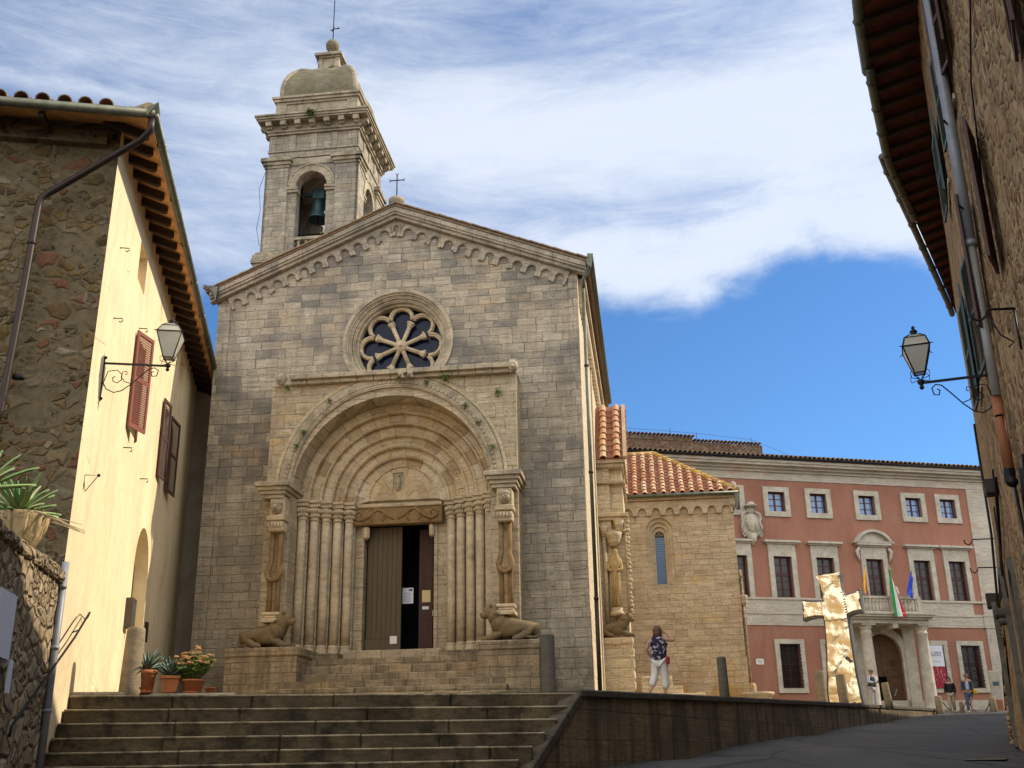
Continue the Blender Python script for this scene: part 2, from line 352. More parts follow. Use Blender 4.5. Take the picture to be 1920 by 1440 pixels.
M['cope']=stone('dark_coping_stone',(.10,.08,.055),lich=(.045,.04,.03),bump=.8)
M['pave']=ashlar('paving_stone',[(.33,.28,.20),(.38,.33,.24),(.29,.245,.18)],h=.5,w=.9,greyamt=.3)
M['pink']=plaster('salmon_plaster',(.34,.160,.108),(.27,.125,.085),streak=.28,scale=.30,stain=(.30,.19,.14),crack=.3)
M['trim']=stone('palace_travertine',(.47,.42,.335),var=.16,streak=3,bump=.25,dark=.72)
M['trimpan']=ashlar('palace_band_stone',[(.46,.41,.33),(.52,.47,.385),(.42,.365,.285),(.50,.44,.35)],h=.55,w=1.5,greyamt=.15,warm=(.42,.27,.17),mortar=(.30,.26,.2),bumpd=.006)
M['yellow']=plaster('yellow_plaster',(.80,.665,.43),(.73,.58,.35),streak=.32,scale=.4,bump=.25,stain=(.66,.52,.33),foot=(.8,3.6,(.50,.39,.24)),crack=.8)
M['greyplaster']=plaster('grey_plaster',(.40,.36,.30),(.30,.27,.22),streak=.4)
M['rubL']=rubble('mixed_rubble_wall',[(.12,.075,.03),(.17,.115,.05),(.06,.042,.022),(.20,.15,.085),(.14,.085,.033),(.085,.062,.035),(.24,.19,.125)],(.145,.112,.064),sc=2.9,cover=.35,zs=1.45,brick=.07,patch=.35,bumpd=.035,joint=.09)
M['rubLow']=rubble('rough_limestone_rubble',[(.38,.30,.195),(.27,.205,.125),(.46,.37,.255),(.33,.255,.155),(.40,.28,.145)],(.19,.145,.09),sc=3.1,cover=.0,zs=1.2,brick=.0,bumpd=.10,joint=.05)
M['rubR']=rubble('peeling_plaster_wall',[(.29,.17,.08),(.38,.24,.125),(.18,.11,.06),(.43,.31,.18),(.31,.165,.085),(.15,.10,.06)],(.40,.275,.145),sc=4.2,cover=.45,zs=.8,brick=.10,cov_scale=1.3,bumpd=.05,joint=.10,smear=.6)
M['asphalt']=None
t=NT('asphalt',.8,0,.35)
a=t.noise(scale=.35,detail=6,rough=.6); b=t.vor(scale=70,feat='F1',out='Color'); bx=t.xyz(b)
c=t.ramp(a,[(.3,(.036,.032,.028)),(.7,(.062,.055,.048))]); c=t.mix(.6,c,t.ramp(bx[0],[(.1,.6),(.9,1.6)]),'MULTIPLY')
wv=t.noise(scale=1.3,detail=5)
ck=t.vor(t.comb(t.m_('ADD',t.xyz()[0],t.m_('MULTIPLY',wv,.5)),t.m_('MULTIPLY',t.m_('ADD',t.xyz()[1],wv),.4),0.),.30,'DISTANCE_TO_EDGE'); ckm=t.mr(t.m_('ADD',ck,t.m_('MULTIPLY',t.m_('SUBTRACT',t.noise(scale=4,detail=4),.5),.02)),.003,.016)
c=t.mix(ckm,(.014,.012,.010),c)
pc=t.xyz(t.vor(t.comb(t.m_('ADD',t.xyz()[0],t.m_('MULTIPLY',wv,.5)),t.m_('MULTIPLY',t.m_('ADD',t.xyz()[1],wv),.4),0.),.30,'F1','Color')); c=t.mix(.45,c,t.ramp(pc[0],[(0,.6),(1,1.5)]),'MULTIPLY')
pt=t.mr(t.noise(t.mapv(t.P,(1,.3,1)),.55,6),.50,.62); c=t.mix(t.m_('MULTIPLY',pt,.4),c,(.075,.066,.055))
st_=t.mr(t.noise(t.mapv(t.P,(1.5,.2,1)),1.1,6,.7),.56,.66); c=t.mix(t.m_('MULTIPLY',st_,.6),c,(.018,.016,.014))
M['asphalt']=t.fin(c,t.bump(t.m_('ADD',bx[1],t.m_('MULTIPLY',ckm,1.5)),.006,.6))
M['earth']=plain('earth',(.13,.11,.07),.95)
M['tileL']=tilemat('terracotta_tiles',[(.52,.24,.13),(.64,.38,.21),(.44,.19,.10),(.60,.44,.27),(.54,.29,.18),(.68,.50,.34)],lich=(.45,.36,.20),la=.45)
M['tilePan']=tilemat('terracotta_pan_tiles',[(.34,.14,.09),(.28,.11,.07),(.38,.17,.11)],la=.15)
M['tileDark']=tilemat('weathered_roof_tiles',[(.24,.16,.10),(.32,.22,.14),(.19,.14,.10),(.36,.24,.13)],lich=(.26,.22,.13),la=.7)
M['tileY']=tilemat('lichen_ridge_tiles',[(.42,.25,.08),(.50,.32,.08),(.36,.20,.08)],lich=(.45,.33,.06),la=.7)
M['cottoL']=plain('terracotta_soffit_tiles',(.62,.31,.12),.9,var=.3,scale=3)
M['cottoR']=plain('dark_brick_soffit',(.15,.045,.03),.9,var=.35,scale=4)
M['rafter']=woodmat('dark_rafter_wood',(.045,.028,.018),'x',.85)
M['copper']=plain('weathered_copper',(.13,.135,.10),.5,.6,var=.25)
M['brownpipe']=plain('brown_painted_pipe',(.035,.022,.017),.45,.3,var=.15)
M['greypipe']=plain('grey_painted_pipe',(.24,.25,.27),.5,.2,var=.1)
M['clay']=plain('orange_clay_pipe',(.30,.11,.05),.7)
M['iron']=plain('black_wrought_iron',(.018,.017,.018),.5,.6,var=.2)
M['doorw']=woodmat('olive_brown_door',(.095,.068,.036),'z',.6,.18)
M['darkw']=woodmat('dark_reddish_wood',(.05,.017,.010),'z',.55)
M['palw']=woodmat('chestnut_door_wood',(.085,.042,.018),'x',.6)
M['shred']=woodmat('red_brown_shutter_paint',(.21,.065,.04),'z',.6,.15)
M['shdark']=woodmat('dark_brown_shutter_paint',(.075,.035,.03),'z',.55,.2)
M['shblue']=woodmat('blue_green_shutter_paint',(.055,.095,.10),'z',.55,.2)
M['sash']=plain('dark_red_sash',(.06,.018,.014),.5)
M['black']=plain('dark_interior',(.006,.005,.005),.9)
M['glassdark']=glassmat('dark_blue_rose_glass',(.003,.007,.03),.2,.25)
M['glassblue']=glassmat('leaded_window_glass',(.05,.14,.30),.18,.8)
M['glasssky']=glassmat('sky_painted_glass',(.10,.20,.40),.04,1.,.05)  # blue of the reflected sky is put into the base colour
M['glassbrown']=glassmat('dark_window_glass',(.022,.016,.013),.25,.5)
M['lampglass']=None
t=NT('frosted_lantern_glass',.35,0,.5); t.b.inputs['Transmission Weight'].default_value=.55; t.b.inputs['Base Color'].default_value=(.75,.72,.62,1)
M['lampglass']=t.m
M['paper']=plain('white_paper',(.62,.64,.70),.7,var=.04)
M['creampaper']=plain('cream_paper',(.60,.47,.24),.7,var=.04)
M['white']=plain('white_enamel',(.70,.69,.64),.5,var=.05)
M['bronze']=plain('green_bronze',(.05,.085,.085),.5,.6,var=.3)
M['lead']=plain('lead_came',(.05,.05,.055),.6,.5)
M['pot']=plain('terracotta_pot',(.42,.15,.055),.85,var=.2)
M['tuff']=stone('carved_cream_planter',(.52,.38,.20),streak=3,lich=(.2,.17,.08))
M['bollard']=stone('weathered_bollard_stone',(.30,.235,.15),streak=8,lich=(.11,.10,.06),dark=.55)
M['bollgrey']=stone('grey_bollard_stone',(.13,.115,.09),streak=8,lich=(.07,.065,.05),dark=.6)
t=NT('grey_green_agave',.5,0,.4); c=t.ramp(t.noise(scale=5,detail=4),[(.3,(.085,.14,.10)),(.7,(.16,.23,.16))]); M['agave']=t.fin(c)
t=NT('variegated_agave',.5,0,.4); c=t.ramp(t.island(),[(0,(.09,.19,.05)),(.5,(.22,.33,.11)),(1,(.42,.47,.24))]); M['agavev']=t.fin(c)
t=NT('leaf_green',.6,0,.3); c=t.ramp(t.island(),[(0,(.05,.10,.02)),(.5,(.12,.19,.04)),(1,(.30,.33,.05))]); M['leaf']=t.fin(c)
t=NT('sedum_flower_heads',.8,0,.2); c=t.ramp(t.island(),[(0,(.36,.16,.08)),(.5,(.50,.27,.13)),(1,(.55,.36,.10))]); M['sedum']=t.fin(c)
t=NT('moss',.9,0,.2); c=t.ramp(t.island(),[(0,(.05,.09,.015)),(1,(.14,.18,.04))]); M['moss']=t.fin(c)
M['drystalk']=plain('dry_stalks',(.40,.31,.18),.9,var=.3)
t=NT('crumpled_gold_sheet',.27,1.,.5); t.b.inputs['Base Color'].default_value=(.84,.70,.46,1); M['gold']=t.fin(None,t.bump(t.noise(scale=1.3,detail=2),.08,.35))
M['steelside']=plain('dull_steel',(.10,.085,.065),.55,.6)
M['vous']=voussoir('portal_arch_stones',.04,6.72,[(.56,.45,.29),(.60,.49,.33),(.50,.39,.24),(.58,.47,.31),(.62,.53,.38),(.36,.25,.14),(.54,.43,.28)])
# church frame, palace frame, house frame
CH=L2W((-3.1612,28.,0),7); PA=L2W((12.1226,60.,0),-13.9); HO=L2W((-7.2198,17.8048,0),-10.5)
def zt(Y):
    q=Y-18.5; return 1.13+.032*q-.00012*q*q if q>0 else 1.13+.032*q
def zs(Y): 
    Y=max(-60,min(64,Y)); return -1.4+.0655*Y-.00007*Y*Y
def frame(name,Mx,label,cat):
    o=bpy.data.objects.new(name,None); col.objects.link(o); o.matrix_world=Mx; o.empty_display_size=.3; return tag(o,label,cat)
def louver(mb,w,h,M_=None,th=.035,n=None,fr=.06):
    """a louvred shutter leaf, hinged at x=0, in the xz plane, outer face at -y"""
    n=n or int(h/.05)
    mb.box(0,fr,-th,0,0,h,M_); mb.box(w-fr,w,-th,0,0,h,M_)
    for z0 in(0,h-fr*1.3,h*.5-fr*.5): mb.box(fr,w-fr,-th+.002,-.002,z0,z0+fr*1.3,M_)
    for i in range(n):
        z=fr*1.3+(h-fr*2.6)*(i+.5)/n
        q=Matrix.Translation((0,-th/2,z))@Matrix.Rotation(R(58),4,'X')
        mb.box(fr,w-fr,-.029,.029,-.004,.004,(M_@q) if M_ is not None else q)
def tiles(cover,pan,P0,U,V,N,ncol,nrow,pitch,rowlen,clip=None,r=.085,th=.018):
    """Roman tiles: P0 lower left corner, U along the eave, V up the slope, N outward"""
    P0=Vector(P0);U=Vector(U).normalized();V=Vector(V).normalized();N=Vector(N).normalized()
    for i in range(ncol):
        for j in range(nrow):
            uc=(i+.5)*pitch; v0=j*rowlen
            if clip and not clip(uc,v0+rowlen*.5): continue
            jx=random.uniform(-.012,.012); jz=random.uniform(0,.012)
            vs=[];k=6
            for (vv,rr,lift) in((v0-.05,r*1.08,.03),(v0+rowlen,r*.88,.0)):
                for a in range(k+1):
                    th_=PI*a/k
                    vs.append(P0+U*(uc+jx+math.cos(th_)*rr)+V*vv+N*(math.sin(th_)*rr+lift+jz+.01))
            for a in range(k+1):
                th_=PI*a/k; vs.append(P0+U*(uc+jx+math.cos(th_)*(r*1.08-th))+V*(v0-.05)+N*(math.sin(th_)*(r*1.08-th)+.03+jz+.01))
            fs=[(a,a+1,k+1+a+1,k+1+a) for a in range(k)]+[(a,a+1,2*k+2+a+1,2*k+2+a) for a in range(k)]
            cover.add(vs,fs,False)
            if pan is not None:
                u0=uc+r*.6; u1=uc+pitch-r*.6; l=.02
                pan.add([P0+U*u0+V*v0+N*(l+.012),P0+U*u1+V*v0+N*(l+.012),P0+U*u1+V*(v0+rowlen)+N*.004,P0+U*u0+V*(v0+rowlen)+N*.004,
                         P0+U*u0+V*v0+N*.0,P0+U*u1+V*v0+N*.0],[(0,1,2,3),(0,4,5,1)],False)
# ================================================================== CHURCH
ch=frame('church',CH,'Romanesque stone church with round-arched portal and eight-spoked rose window above the steps','church')
SL,SR=.428,.405; AX,AZ=-.15,15.50
def rake(x): return AZ-(AX-x)*SL if x<AX else AZ-(x-AX)*SR
# --- facade wall with the rose opening and the portal opening
fac=[(-5.35,.9),(-2.9,.9),(-2.9,7.2)]+[]
fac=[(-5.35,.9),(-3.0,.9),(-3.0,8.2)]+arc(.04,7.2,3.04,R(160),R(20),18)+[(3.1,8.2),(3.1,.9),(5.08,.9),(5.08,rake(5.08)-.28),(AX,rake(AX)-.28),(-5.35,rake(-5.35)-.28)]
# portal opening is simply left free below the arch; the rose is a hole
def circ(cx,cz,r,n=48): return [(cx+r*math.cos(2*PI*i/n),cz+r*math.sin(2*PI*i/n)) for i in range(n)]
RX,RZ=-.05,11.3
w=MB(); w.plate([(-5.35,.9),(5.08,.9),(5.08,rake(5.08)-.28),(AX,rake(AX)-.28),(-5.35,rake(-5.35)-.28)],
  [circ(RX,RZ,1.52),[(-2.64,2.0),(2.72,2.0)]+arc(.04,6.72,2.66,0,PI,36)],0,.16)
w.build('facade_wall',M['facade'],ch)
w=MB(); w.plate([(-5.33,.9),(5.06,.9),(5.06,rake(5.06)-.3),(AX,rake(AX)-.3),(-5.33,rake(-5.33)-.3)],
  [circ(RX,RZ,1.22),[(-1.02,2.75),(.95,2.75),(.95,6.2),(-1.02,6.2)]],.62,.9)
w.build('inner_wall',M['portal'],ch)
# nave flanks
w=MB(); w.box(4.72,5.08,.163,26,.9,13.2); w.build('side_wall',M['side'],ch)
w=MB(); w.box(-5.35,-5.0,.163,26,.9,13.0); w.build('side_wall',M['side'],ch)
# pilaster strips and little corbel arches along the sunny flank
w=MB()
w.box(5.083,5.12,5.6,6.1,1.2,12.2)
for i in range(26): 
    y=.75+i*.42
    w.plate([(y-.21,12.2),(y-.15,12.2)]+arc(y,12.45,.13,PI,0,6)[0:]+[(y+.15,12.2),(y+.21,12.2),(y+.21,12.9),(y-.21,12.9)],(),5.083,5.2,ax='x')
w.box(5.083,5.30,.56,12,12.9,13.1)
w.build('flank_corbel_table',M['carve'],ch)
# roof
w=MB()
for s in(-1,1):
    x1=-5.72 if s<0 else 5.45
    pts=[(AX,AZ+.02),(x1,rake(x1)+.02),(x1,rake(x1)-.05),(AX,AZ-.05)]
    w.plate(pts if s<0 else pts[::-1],(),-.36,26)
rf=w.build('roof',M['tileDark'],ch)
w=MB()
for s in(-1,1):
    x1=-5.72 if s<0 else 5.45; L=math.hypot(x1-AX,rake(x1)-AZ); n=17
    for i in range(n):
        a=(i+.5)/n; x=AX+(x1-AX)*a; z=rake(x)+.03
        sl=math.atan2(rake(x1)-AZ,(x1-AX))
        Mx=Matrix.Translation((x,-.30,z+.01*random.random()))@Matrix.Rotation(-sl,4,'Y')
        w.box(-L/n*.52,L/n*.5,-.12,.25,-.0,.028+.012*random.random(),Mx@Matrix.Rotation(.035,4,'Y'))
w.build('verge_tiles',M['tileDark'],ch)
# raking cornice
w=MB()
for s in(-1,1):
    x1=-5.62 if s<0 else 5.36
    for (t0,t1,y0) in((-.06,-.20,-.33),(-.20,-.27,-.29),(-.27,-.37,-.22)):
        n=12
        for i in range(n):
            xa=AX+(x1-AX)*i/n; xb=AX+(x1-AX)*(i+1)/n-.012*s*(-1 if s<0 else 1)*1
            xb=AX+(x1-AX)*(i+.985)/n
            o=random.uniform(-.006,.006)
            p=[(xa,rake(xa)+t1),(xb,rake(xb)+t1),(xb,rake(xb)+t0),(xa,rake(xa)+t0)]
            w.plate(p,(),y0+o,.0-.002*(s>0))
w.build('raking_cornice',M['corbst'],ch)
# blind corbel arches under the cornice
for s in(-1,1):
    w=MB(); x1=-5.30 if s<0 else 5.04
    th=math.atan2(rake(x1)-AZ,x1-AX); L=math.hypot(x1-AX,rake(x1)-AZ); n=13; p=L/n
    tx,tz=math.cos(th),math.sin(th); nx,nz=(-tz,tx) if s>0 else (tz,-tx)   # nx,nz points up
    def q(a,b): return (AX+tx*a-nx*b,AZ+tz*a-nz*b)
    for i in range(n):
        a0=p*i;a1=p*(i+1);c=(a0+a1)/2;r=p*.315; bt=.80+random.uniform(-.03,.02)
        if i==0 : 
            a0=.13
            if s<0: a0=.14
        leg=p*.34
        poly=[q(a0,.36),q(a1-.006,.36),q(a1-.006,bt),q(a1-leg*.55,bt),q(a1-leg*.6,.72)]
        poly+=[q(c+r*math.cos(t_),.64-r*1.1*math.sin(t_)) for t_ in [PI*k/8 for k in range(9)]]
        poly+=[q(a0+leg*.6,.72),q(a0+leg*.55,bt),q(a0,bt)]
        w.plate(poly,(),-.075,-.002+(.0 if s<0 else .001))
        # slim moulded archivolt around each arch
        rr=[ (q(c+(r+.025)*math.cos(t_),.64-(r+.03)*1.1*math.sin(t_))) for t_ in [PI*k/8 for k in range(9)]]
        w.tube([(x_,-.075,z_) for x_,z_ in rr],.016,5)
    w.build('corbel_arches',M['corbst'],ch)
# quoin strips at the facade edges
for a_,b_,c_ in((-5.42,-5.05,12.8),(4.83,5.082,12.95)):
    w=MB(); w.box(a_,b_,-.045,-.001,1.,c_); w.build('corner_strip',M['facade'],ch)
# apex stone + iron cross
w=MB(); w.lathe([(.19,0),(.19,.12),(.24,.17),(.24,.27),(.2,.31),(.05,.33)],(AX,-.1,AZ+.0),16); ap=w.build('apex_stone',M['carvegrey'],ch)
w=MB(); w.tube([(AX,-.1,AZ+.3),(AX,-.1,AZ+1.12)],.018,6); w.tube([(AX-.21,-.1,AZ+.93),(AX+.21,-.1,AZ+.93)],.016,6)
for dx,dz,h in((-.21,.93,1),(.21,.93,1),(0,1.12,0)):
    if h:
        for e in(-1,1): w.tube([(AX+dx*.85,-.1,AZ+dz),(AX+dx*1.12,-.1,AZ+dz+.045*e)],.011,5)
    else:
        for e in(-1,1): w.tube([(AX,-.1,AZ+dz-.03),(AX+.04*e,-.1,AZ+dz+.04)],.011,5)
w.build('iron_cross',M['iron'],ap)
# ---------------- rose window
rw=MB()
for (ro,ri,y0,y1) in((1.60,1.50,-.05,.02),(1.52,1.44,-.0,.2),(1.45,1.36,.08,.3),(1.37,1.27,.16,.45),(1.28,1.2,.26,.62)):
    rw.plate(circ(RX,RZ,ro,64),[circ(RX,RZ,ri,64)],y0,y1)
for (rr,y,t_) in((1.51,-.01,.03),(1.43,.08,.035),(1.33,.16,.035)):
    rw.tube([(RX+rr*math.cos(2*PI*i/64),y,RZ+rr*math.sin(2*PI*i/64)) for i in range(65)],t_,6,False)
rose=rw.build('rose_window',M['carvegrey'],ch)
w=MB(); w.lathe([(.20,-.09),(.20,.02),(.16,.09)],(0,0,0),24,True,Matrix.Translation((RX,.42,RZ))@Matrix.Rotation(PI/2,4,'X'))
w.tube([(RX,.30,RZ),(RX,.345,RZ)],.045,8)
w.build('hub',M['carve'],rose)
for k in range(8):
    a=R(22.5+45*k); c_,s_=math.cos(a),math.sin(a)
    w=MB(); w.tube([(RX+c_*.16,.42,RZ+s_*.16),(RX+c_*.2,.42,RZ+s_*.2),(RX+c_*.62,.42,RZ+s_*.62)],[.066,.062,.068],8)
    w.tube([(RX+c_*.60,.42,RZ+s_*.60),(RX+c_*.66,.42,RZ+s_*.66),(RX+c_*.74,.42,RZ+s_*.74),(RX+c_*.78,.42,RZ+s_*.78)],[.065,.09,.115,.10],7,smooth=False)
    for e in(-.07,.07): w.sphere((RX+c_*.74-s_*e,.34,RZ+s_*.74+c_*e),.04,6,5)
    w.build('spoke',M['carve'],rose)
w=MB()
for k in range(8):
    a=R(45*k); cx,cz=RX+.86*math.cos(a),RZ+.86*math.sin(a)
    outer=arc(cx,cz,.375,a-R(100),a+R(100),16); inner=arc(cx,cz,.265,a+R(100),a-R(100),16)
    w.plate(outer+inner,(),.38+.001*k,.52)
    w.tube([(x_,.38,z_) for x_,z_ in arc(cx,cz,.33,a-R(98),a+R(98),14)],.03,5)
w.build('cusped_tracery',M['carve'],rose)
w=MB(); w.plate(circ(RX,RZ,1.25,48),(),.56,.58); gl=w.build('rose_glass',M['glassdark'],rose)
w=MB()
for i in range(-14,15):
    o=i*.085; h=math.sqrt(max(0,1.2**2-o*o))
    for sgn in(-1,1):
        p0=Vector((o,0,-h));p1=Vector((o,0,h)); q_=Matrix.Translation((RX,.545,RZ))@Matrix.Rotation(R(45*sgn),4,'Y')
        w.tube([q_@p0,q_@p1],.0022,3,False,False)
w.build('wire_mesh',M['lead'],rose)
# ---------------- projecting portal block
CX,CZ=.04,6.72
pl=MB()
outl=[(-3.3,1.2),(-2.61,1.2)]+arc(CX,CZ,2.65,PI,0,48)+[(2.69,1.2),(3.4,1.2),(3.4,9.78),(-3.3,9.78)]
pl.plate(outl,(),-.9,-.003)
portal=pl.build('portal_block',M['portal'],ch)
w=MB()
w.plate(archband(CX,CZ+.2,3.0,2.67,CZ+.2,48),(),-.965,-.9)
w.tube([(x_,-.955,z_) for x_,z_ in arc(CX,CZ+.2,2.73,0,PI,48)],.035,5)
for i in range(70):                       # rope / dentil edge
    a=PI*(i+.5)/70; w.box(-.028,.028,-.03,.03,-.04,.04,Matrix.Translation((CX+2.80*math.cos(a),-.97,CZ+.2+2.80*math.sin(a)))@Matrix.Rotation(-a,4,'Y'))
w.build('arch_moulding',M['carvegrey'],portal)
w=MB(); w.plate(archband(CX,CZ+.2,3.12,3.03,CZ+.2,48),(),-.93,-.9); w.build('hood_mould',M['carve'],portal)
# cornice of the block in pieces, weathered
w=MB(); n=13
for i in range(n):
    x0=-2.75+(3.27+2.75)*i/n; x1=-2.75+(3.27+2.75)*(i+.985)/n
    w.rbox(x0,x1,-1.17,-.2,9.90,10.03,.008,seed=i,bev=.012); w.rbox(x0,x1,-1.06,-.3,9.79,9.90,.008,seed=i+40,bev=.012)
w.rbox(-3.32,3.42,-.9,.0,9.785,9.87,.01,seed=3)
w.build('portal_cornice',M['carvegrey'],portal)
# heads at the cornice ends
for x,g in((3.36,1),(-3.0,0)):
    w=MB(); w.sphere((x,-1.12,9.93),.14,12,8,1,1.05,1.2); w.sphere((x,-1.25,9.88),.05,8,6); w.sphere((x-.05,-1.24,9.97),.028,6,5); w.sphere((x+.05,-1.24,9.97),.028,6,5)
    w.rbox(x-.1,x+.1,-1.2,-.85,10.0,10.1,.01,seed=g); w.build('carved_head',M['carvegrey'],portal)
for x in(.35,.6):
    w=MB(); w.sphere((x,-1.22,9.83),.085,8,6,1,1.2,.9); w.tube([(x,-1.2,9.80),(x+.1,-1.3,9.72)],[.05,.03],6); w.build('broken_carving',M['carvegrey'],portal)
# imposts
for x0,x1 in((-3.42,-2.5),(2.6,3.56)):
    w=MB()
    for (z0,z1,e) in((6.88,7.0,.10),(6.78,6.88,.04),(6.68,6.78,-.02),(6.58,6.68,-.07)):
        w.rbox(x0-e+.1,x1+e-.1,-1.40-e,-.2,z0,z1,.006,bev=.012,seed=z0)
    w.build('impost',M['carvegrey'],portal)
# head capitals + knotted columns
def knot(cx,y,side):
    t_=MB()
    zb,zt_=3.66,5.70
    for e in(-1,1):
        x=cx+e*.105
        t_.tube([(x,y,zb),(x,y,4.25),(x+e*.01,y-.02,4.42),(x+e*.045,y-.05,4.58),(x+e*.02,y-.09,4.80),(x-e*.01,y-.03,4.95),(x,y,5.1),(x,y,zt_)],[.066,.066,.07,.07,.068,.066,.066,.066],10)
    # the knot: a loop slung between the two shafts
    t_.tube([(cx-.15,y-.05,4.84),(cx-.185,y-.11,4.66),(cx-.13,y-.14,4.50),(cx,y-.15,4.44),(cx+.13,y-.14,4.50),(cx+.185,y-.11,4.66),(cx+.15,y-.05,4.84)],[.04,.058,.062,.064,.062,.058,.04],9)
    t_.tube([(cx-.16,y+.05,4.60),(cx-.05,y-.02,4.55),(cx+.05,y-.02,4.55),(cx+.16,y+.05,4.60)],.06,8)
    return t_
for cx,sd in((-2.83,0),(3.10,1)):
    kc=knot(cx,-1.2,sd).build('knotted_column',M['ochre'],portal)
    w=MB(); w.rbox(cx-.24,cx+.24,-1.42,-.95,3.40,3.50,.006,bev=.015); w.rbox(cx-.2,cx+.2,-1.38,-1.0,3.50,3.58,.006,bev=.03); w.rbox(cx-.23,cx+.23,-1.4,-.98,3.58,3.66,.006,bev=.02)
    w.build('column_base',M['carve'],kc)
    w=MB(); w.rbox(cx-.20,cx+.20,-1.38,-.99,5.70,5.98,.012,bev=.03); w.rbox(cx-.23,cx+.23,-1.42,-.97,5.98,6.12,.012,bev=.02)
    for i in range(5):
        w.sphere((cx-.17+.085*i,-1.4,5.86),.045,6,5,.8,.8,1.7)
    w.rbox(cx-.20,cx+.20,-1.3,-.92,6.12,6.58,.012,bev=.02); w.build('capital',M['carve'],kc)
    w=MB(); w.sphere((cx,-1.34,6.33),.15,12,9,1.0,1.0,1.15); w.sphere((cx,-1.49,6.31),.035,6,5); w.sphere((cx,-1.36,6.42),.15,10,6,1.05,.9,.6)
    for e in(-.055,.055): w.sphere((cx+e,-1.47,6.36),.026,6,5)
    w.tube([(cx-.05,-1.475,6.25),(cx+.05,-1.475,6.25)],.014,5); w.build('head_carving',M['carvegrey'],kc)
# stepped orders
RRr=[2.66,2.41,2.13,1.85,1.57,1.29]; YY=[-.16,.0,.14,.28,.42]
YY=[.163-.32,.02,.16,.30,.44]
for i in range(5):
    w=MB(); w.plate(archband(CX,CZ,RRr[i],RRr[i+1]-.02,CZ,44),(),YY[i],.60-.004*i)
    r0=RRr[i+1]+.03
    w.tube([(x_,YY[i]+.01,z_) for x_,z_ in arc(CX,CZ,r0,0,PI,44)],.042,7,False)
    if i in(0,1,2): w.tube([(x_,YY[i]-.005,z_) for x_,z_ in arc(CX,CZ,RRr[i]-.05,0,PI,44)],.02,6,False)
    if i==3:
        for k in range(60):
            a=PI*(k+.5)/60; w.sphere((CX+(r0+.1)*math.cos(a),YY[i],CZ+(r0+.1)*math.sin(a)),.035,6,4)
    w.build('archivolt',M['vous'],portal)
# jambs
for s_ in(-1,1):
    w=MB()
    for i in range(5): w.box(*sorted((CX+s_*RRr[i],CX+s_*(RRr[i+1]-.02))),YY[i],.60-.004*i,2.3,6.6)
    w.build('stepped_jamb',M['portal'],portal)
def colonnette(x,y,rnd,square=False):
    w=MB(); j=random.uniform(-.008,.008)
    if square: w.box(x-.1,x+.1,y-.08,y+.1,2.75,6.3)
    else: w.tube([(x,y,2.88),(x+j,y,4.0),(x-j,y,5.2),(x,y,6.22)],[.118,.115,.113,.11],14)
    o=w.build('colonnette',M['colst'],portal)
    w=MB(); w.lathe([(.16,0),(.16,.10),(.15,.12),(.165,.16),(.13,.2),(.15,.23),(.12,.27)],(x,y,2.68),12); w.build('base',M['carve'],o)
    w=MB(); w.lathe([(.125,0),(.14,.02),(.115,.05),(.125,.16),(.165,.30),(.17,.34)],(x,y,6.2),10,False)
    for k in range(7):
        a=PI+PI*(k+.5)/7; 
        for zz,rr,s_ in((6.34,.135,.04),(6.46,.165,.045)): w.sphere((x+rr*math.cos(a),y+rr*math.sin(a),zz),s_,6,5,.8,.8,1.3)
    w.build('capital',M['carve'],o)
for i in range(5):
    rr=RRr[i+1]+.12; y=YY[i]-.10
    colonnette(CX-rr,y,i); 
    colonnette(CX+rr,y,i,square=(i==0))
for s in(-1,1):
    w=MB()
    for i in range(5):
        a=CX+s*(RRr[i+1]-.06); b=CX+s*(RRr[i]+.0); x0,x1=min(a,b),max(a,b)
        w.rbox(x0,x1,YY[i]-.26,.55,6.56,6.66,.006,bev=.012,seed=i); w.rbox(x0-.0,x1,YY[i]-.30,.55,6.66,6.74,.006,bev=.015,seed=i+9)
    w.build('abacus_band',M['carve'],portal)
# tympanum
w=MB(); w.plate([(CX-1.29,6.74)]+[(p_[0],p_[1]) for p_ in arc(CX,CZ+.02,1.29,PI,0,30)]+[(CX+1.29,6.74)],[archpoly(CX,CZ+.12,.93,CZ+.12,24)],.535,.60)
w.plate(archpoly(CX,CZ+.1,.95,CZ+.1,24),[rect(-.23,.05,7.12,7.62)],.575,.605)
w.build('tympanum',M['vous'],portal)
w=MB(); w.box(-.235,.055,.618,.64,7.11,7.63)
w.sphere((-.09,.57,7.53),.045,8,6); w.tube([(-.09,.58,7.48),(-.09,.57,7.36),(-.09,.58,7.12)],[.05,.075,.06],8); w.tube([(-.14,.56,7.42),(-.11,.52,7.32),(-.05,.53,7.34)],[.025,.022,.02],5)
w.build('niche_statuette',M['carvegrey'],portal)
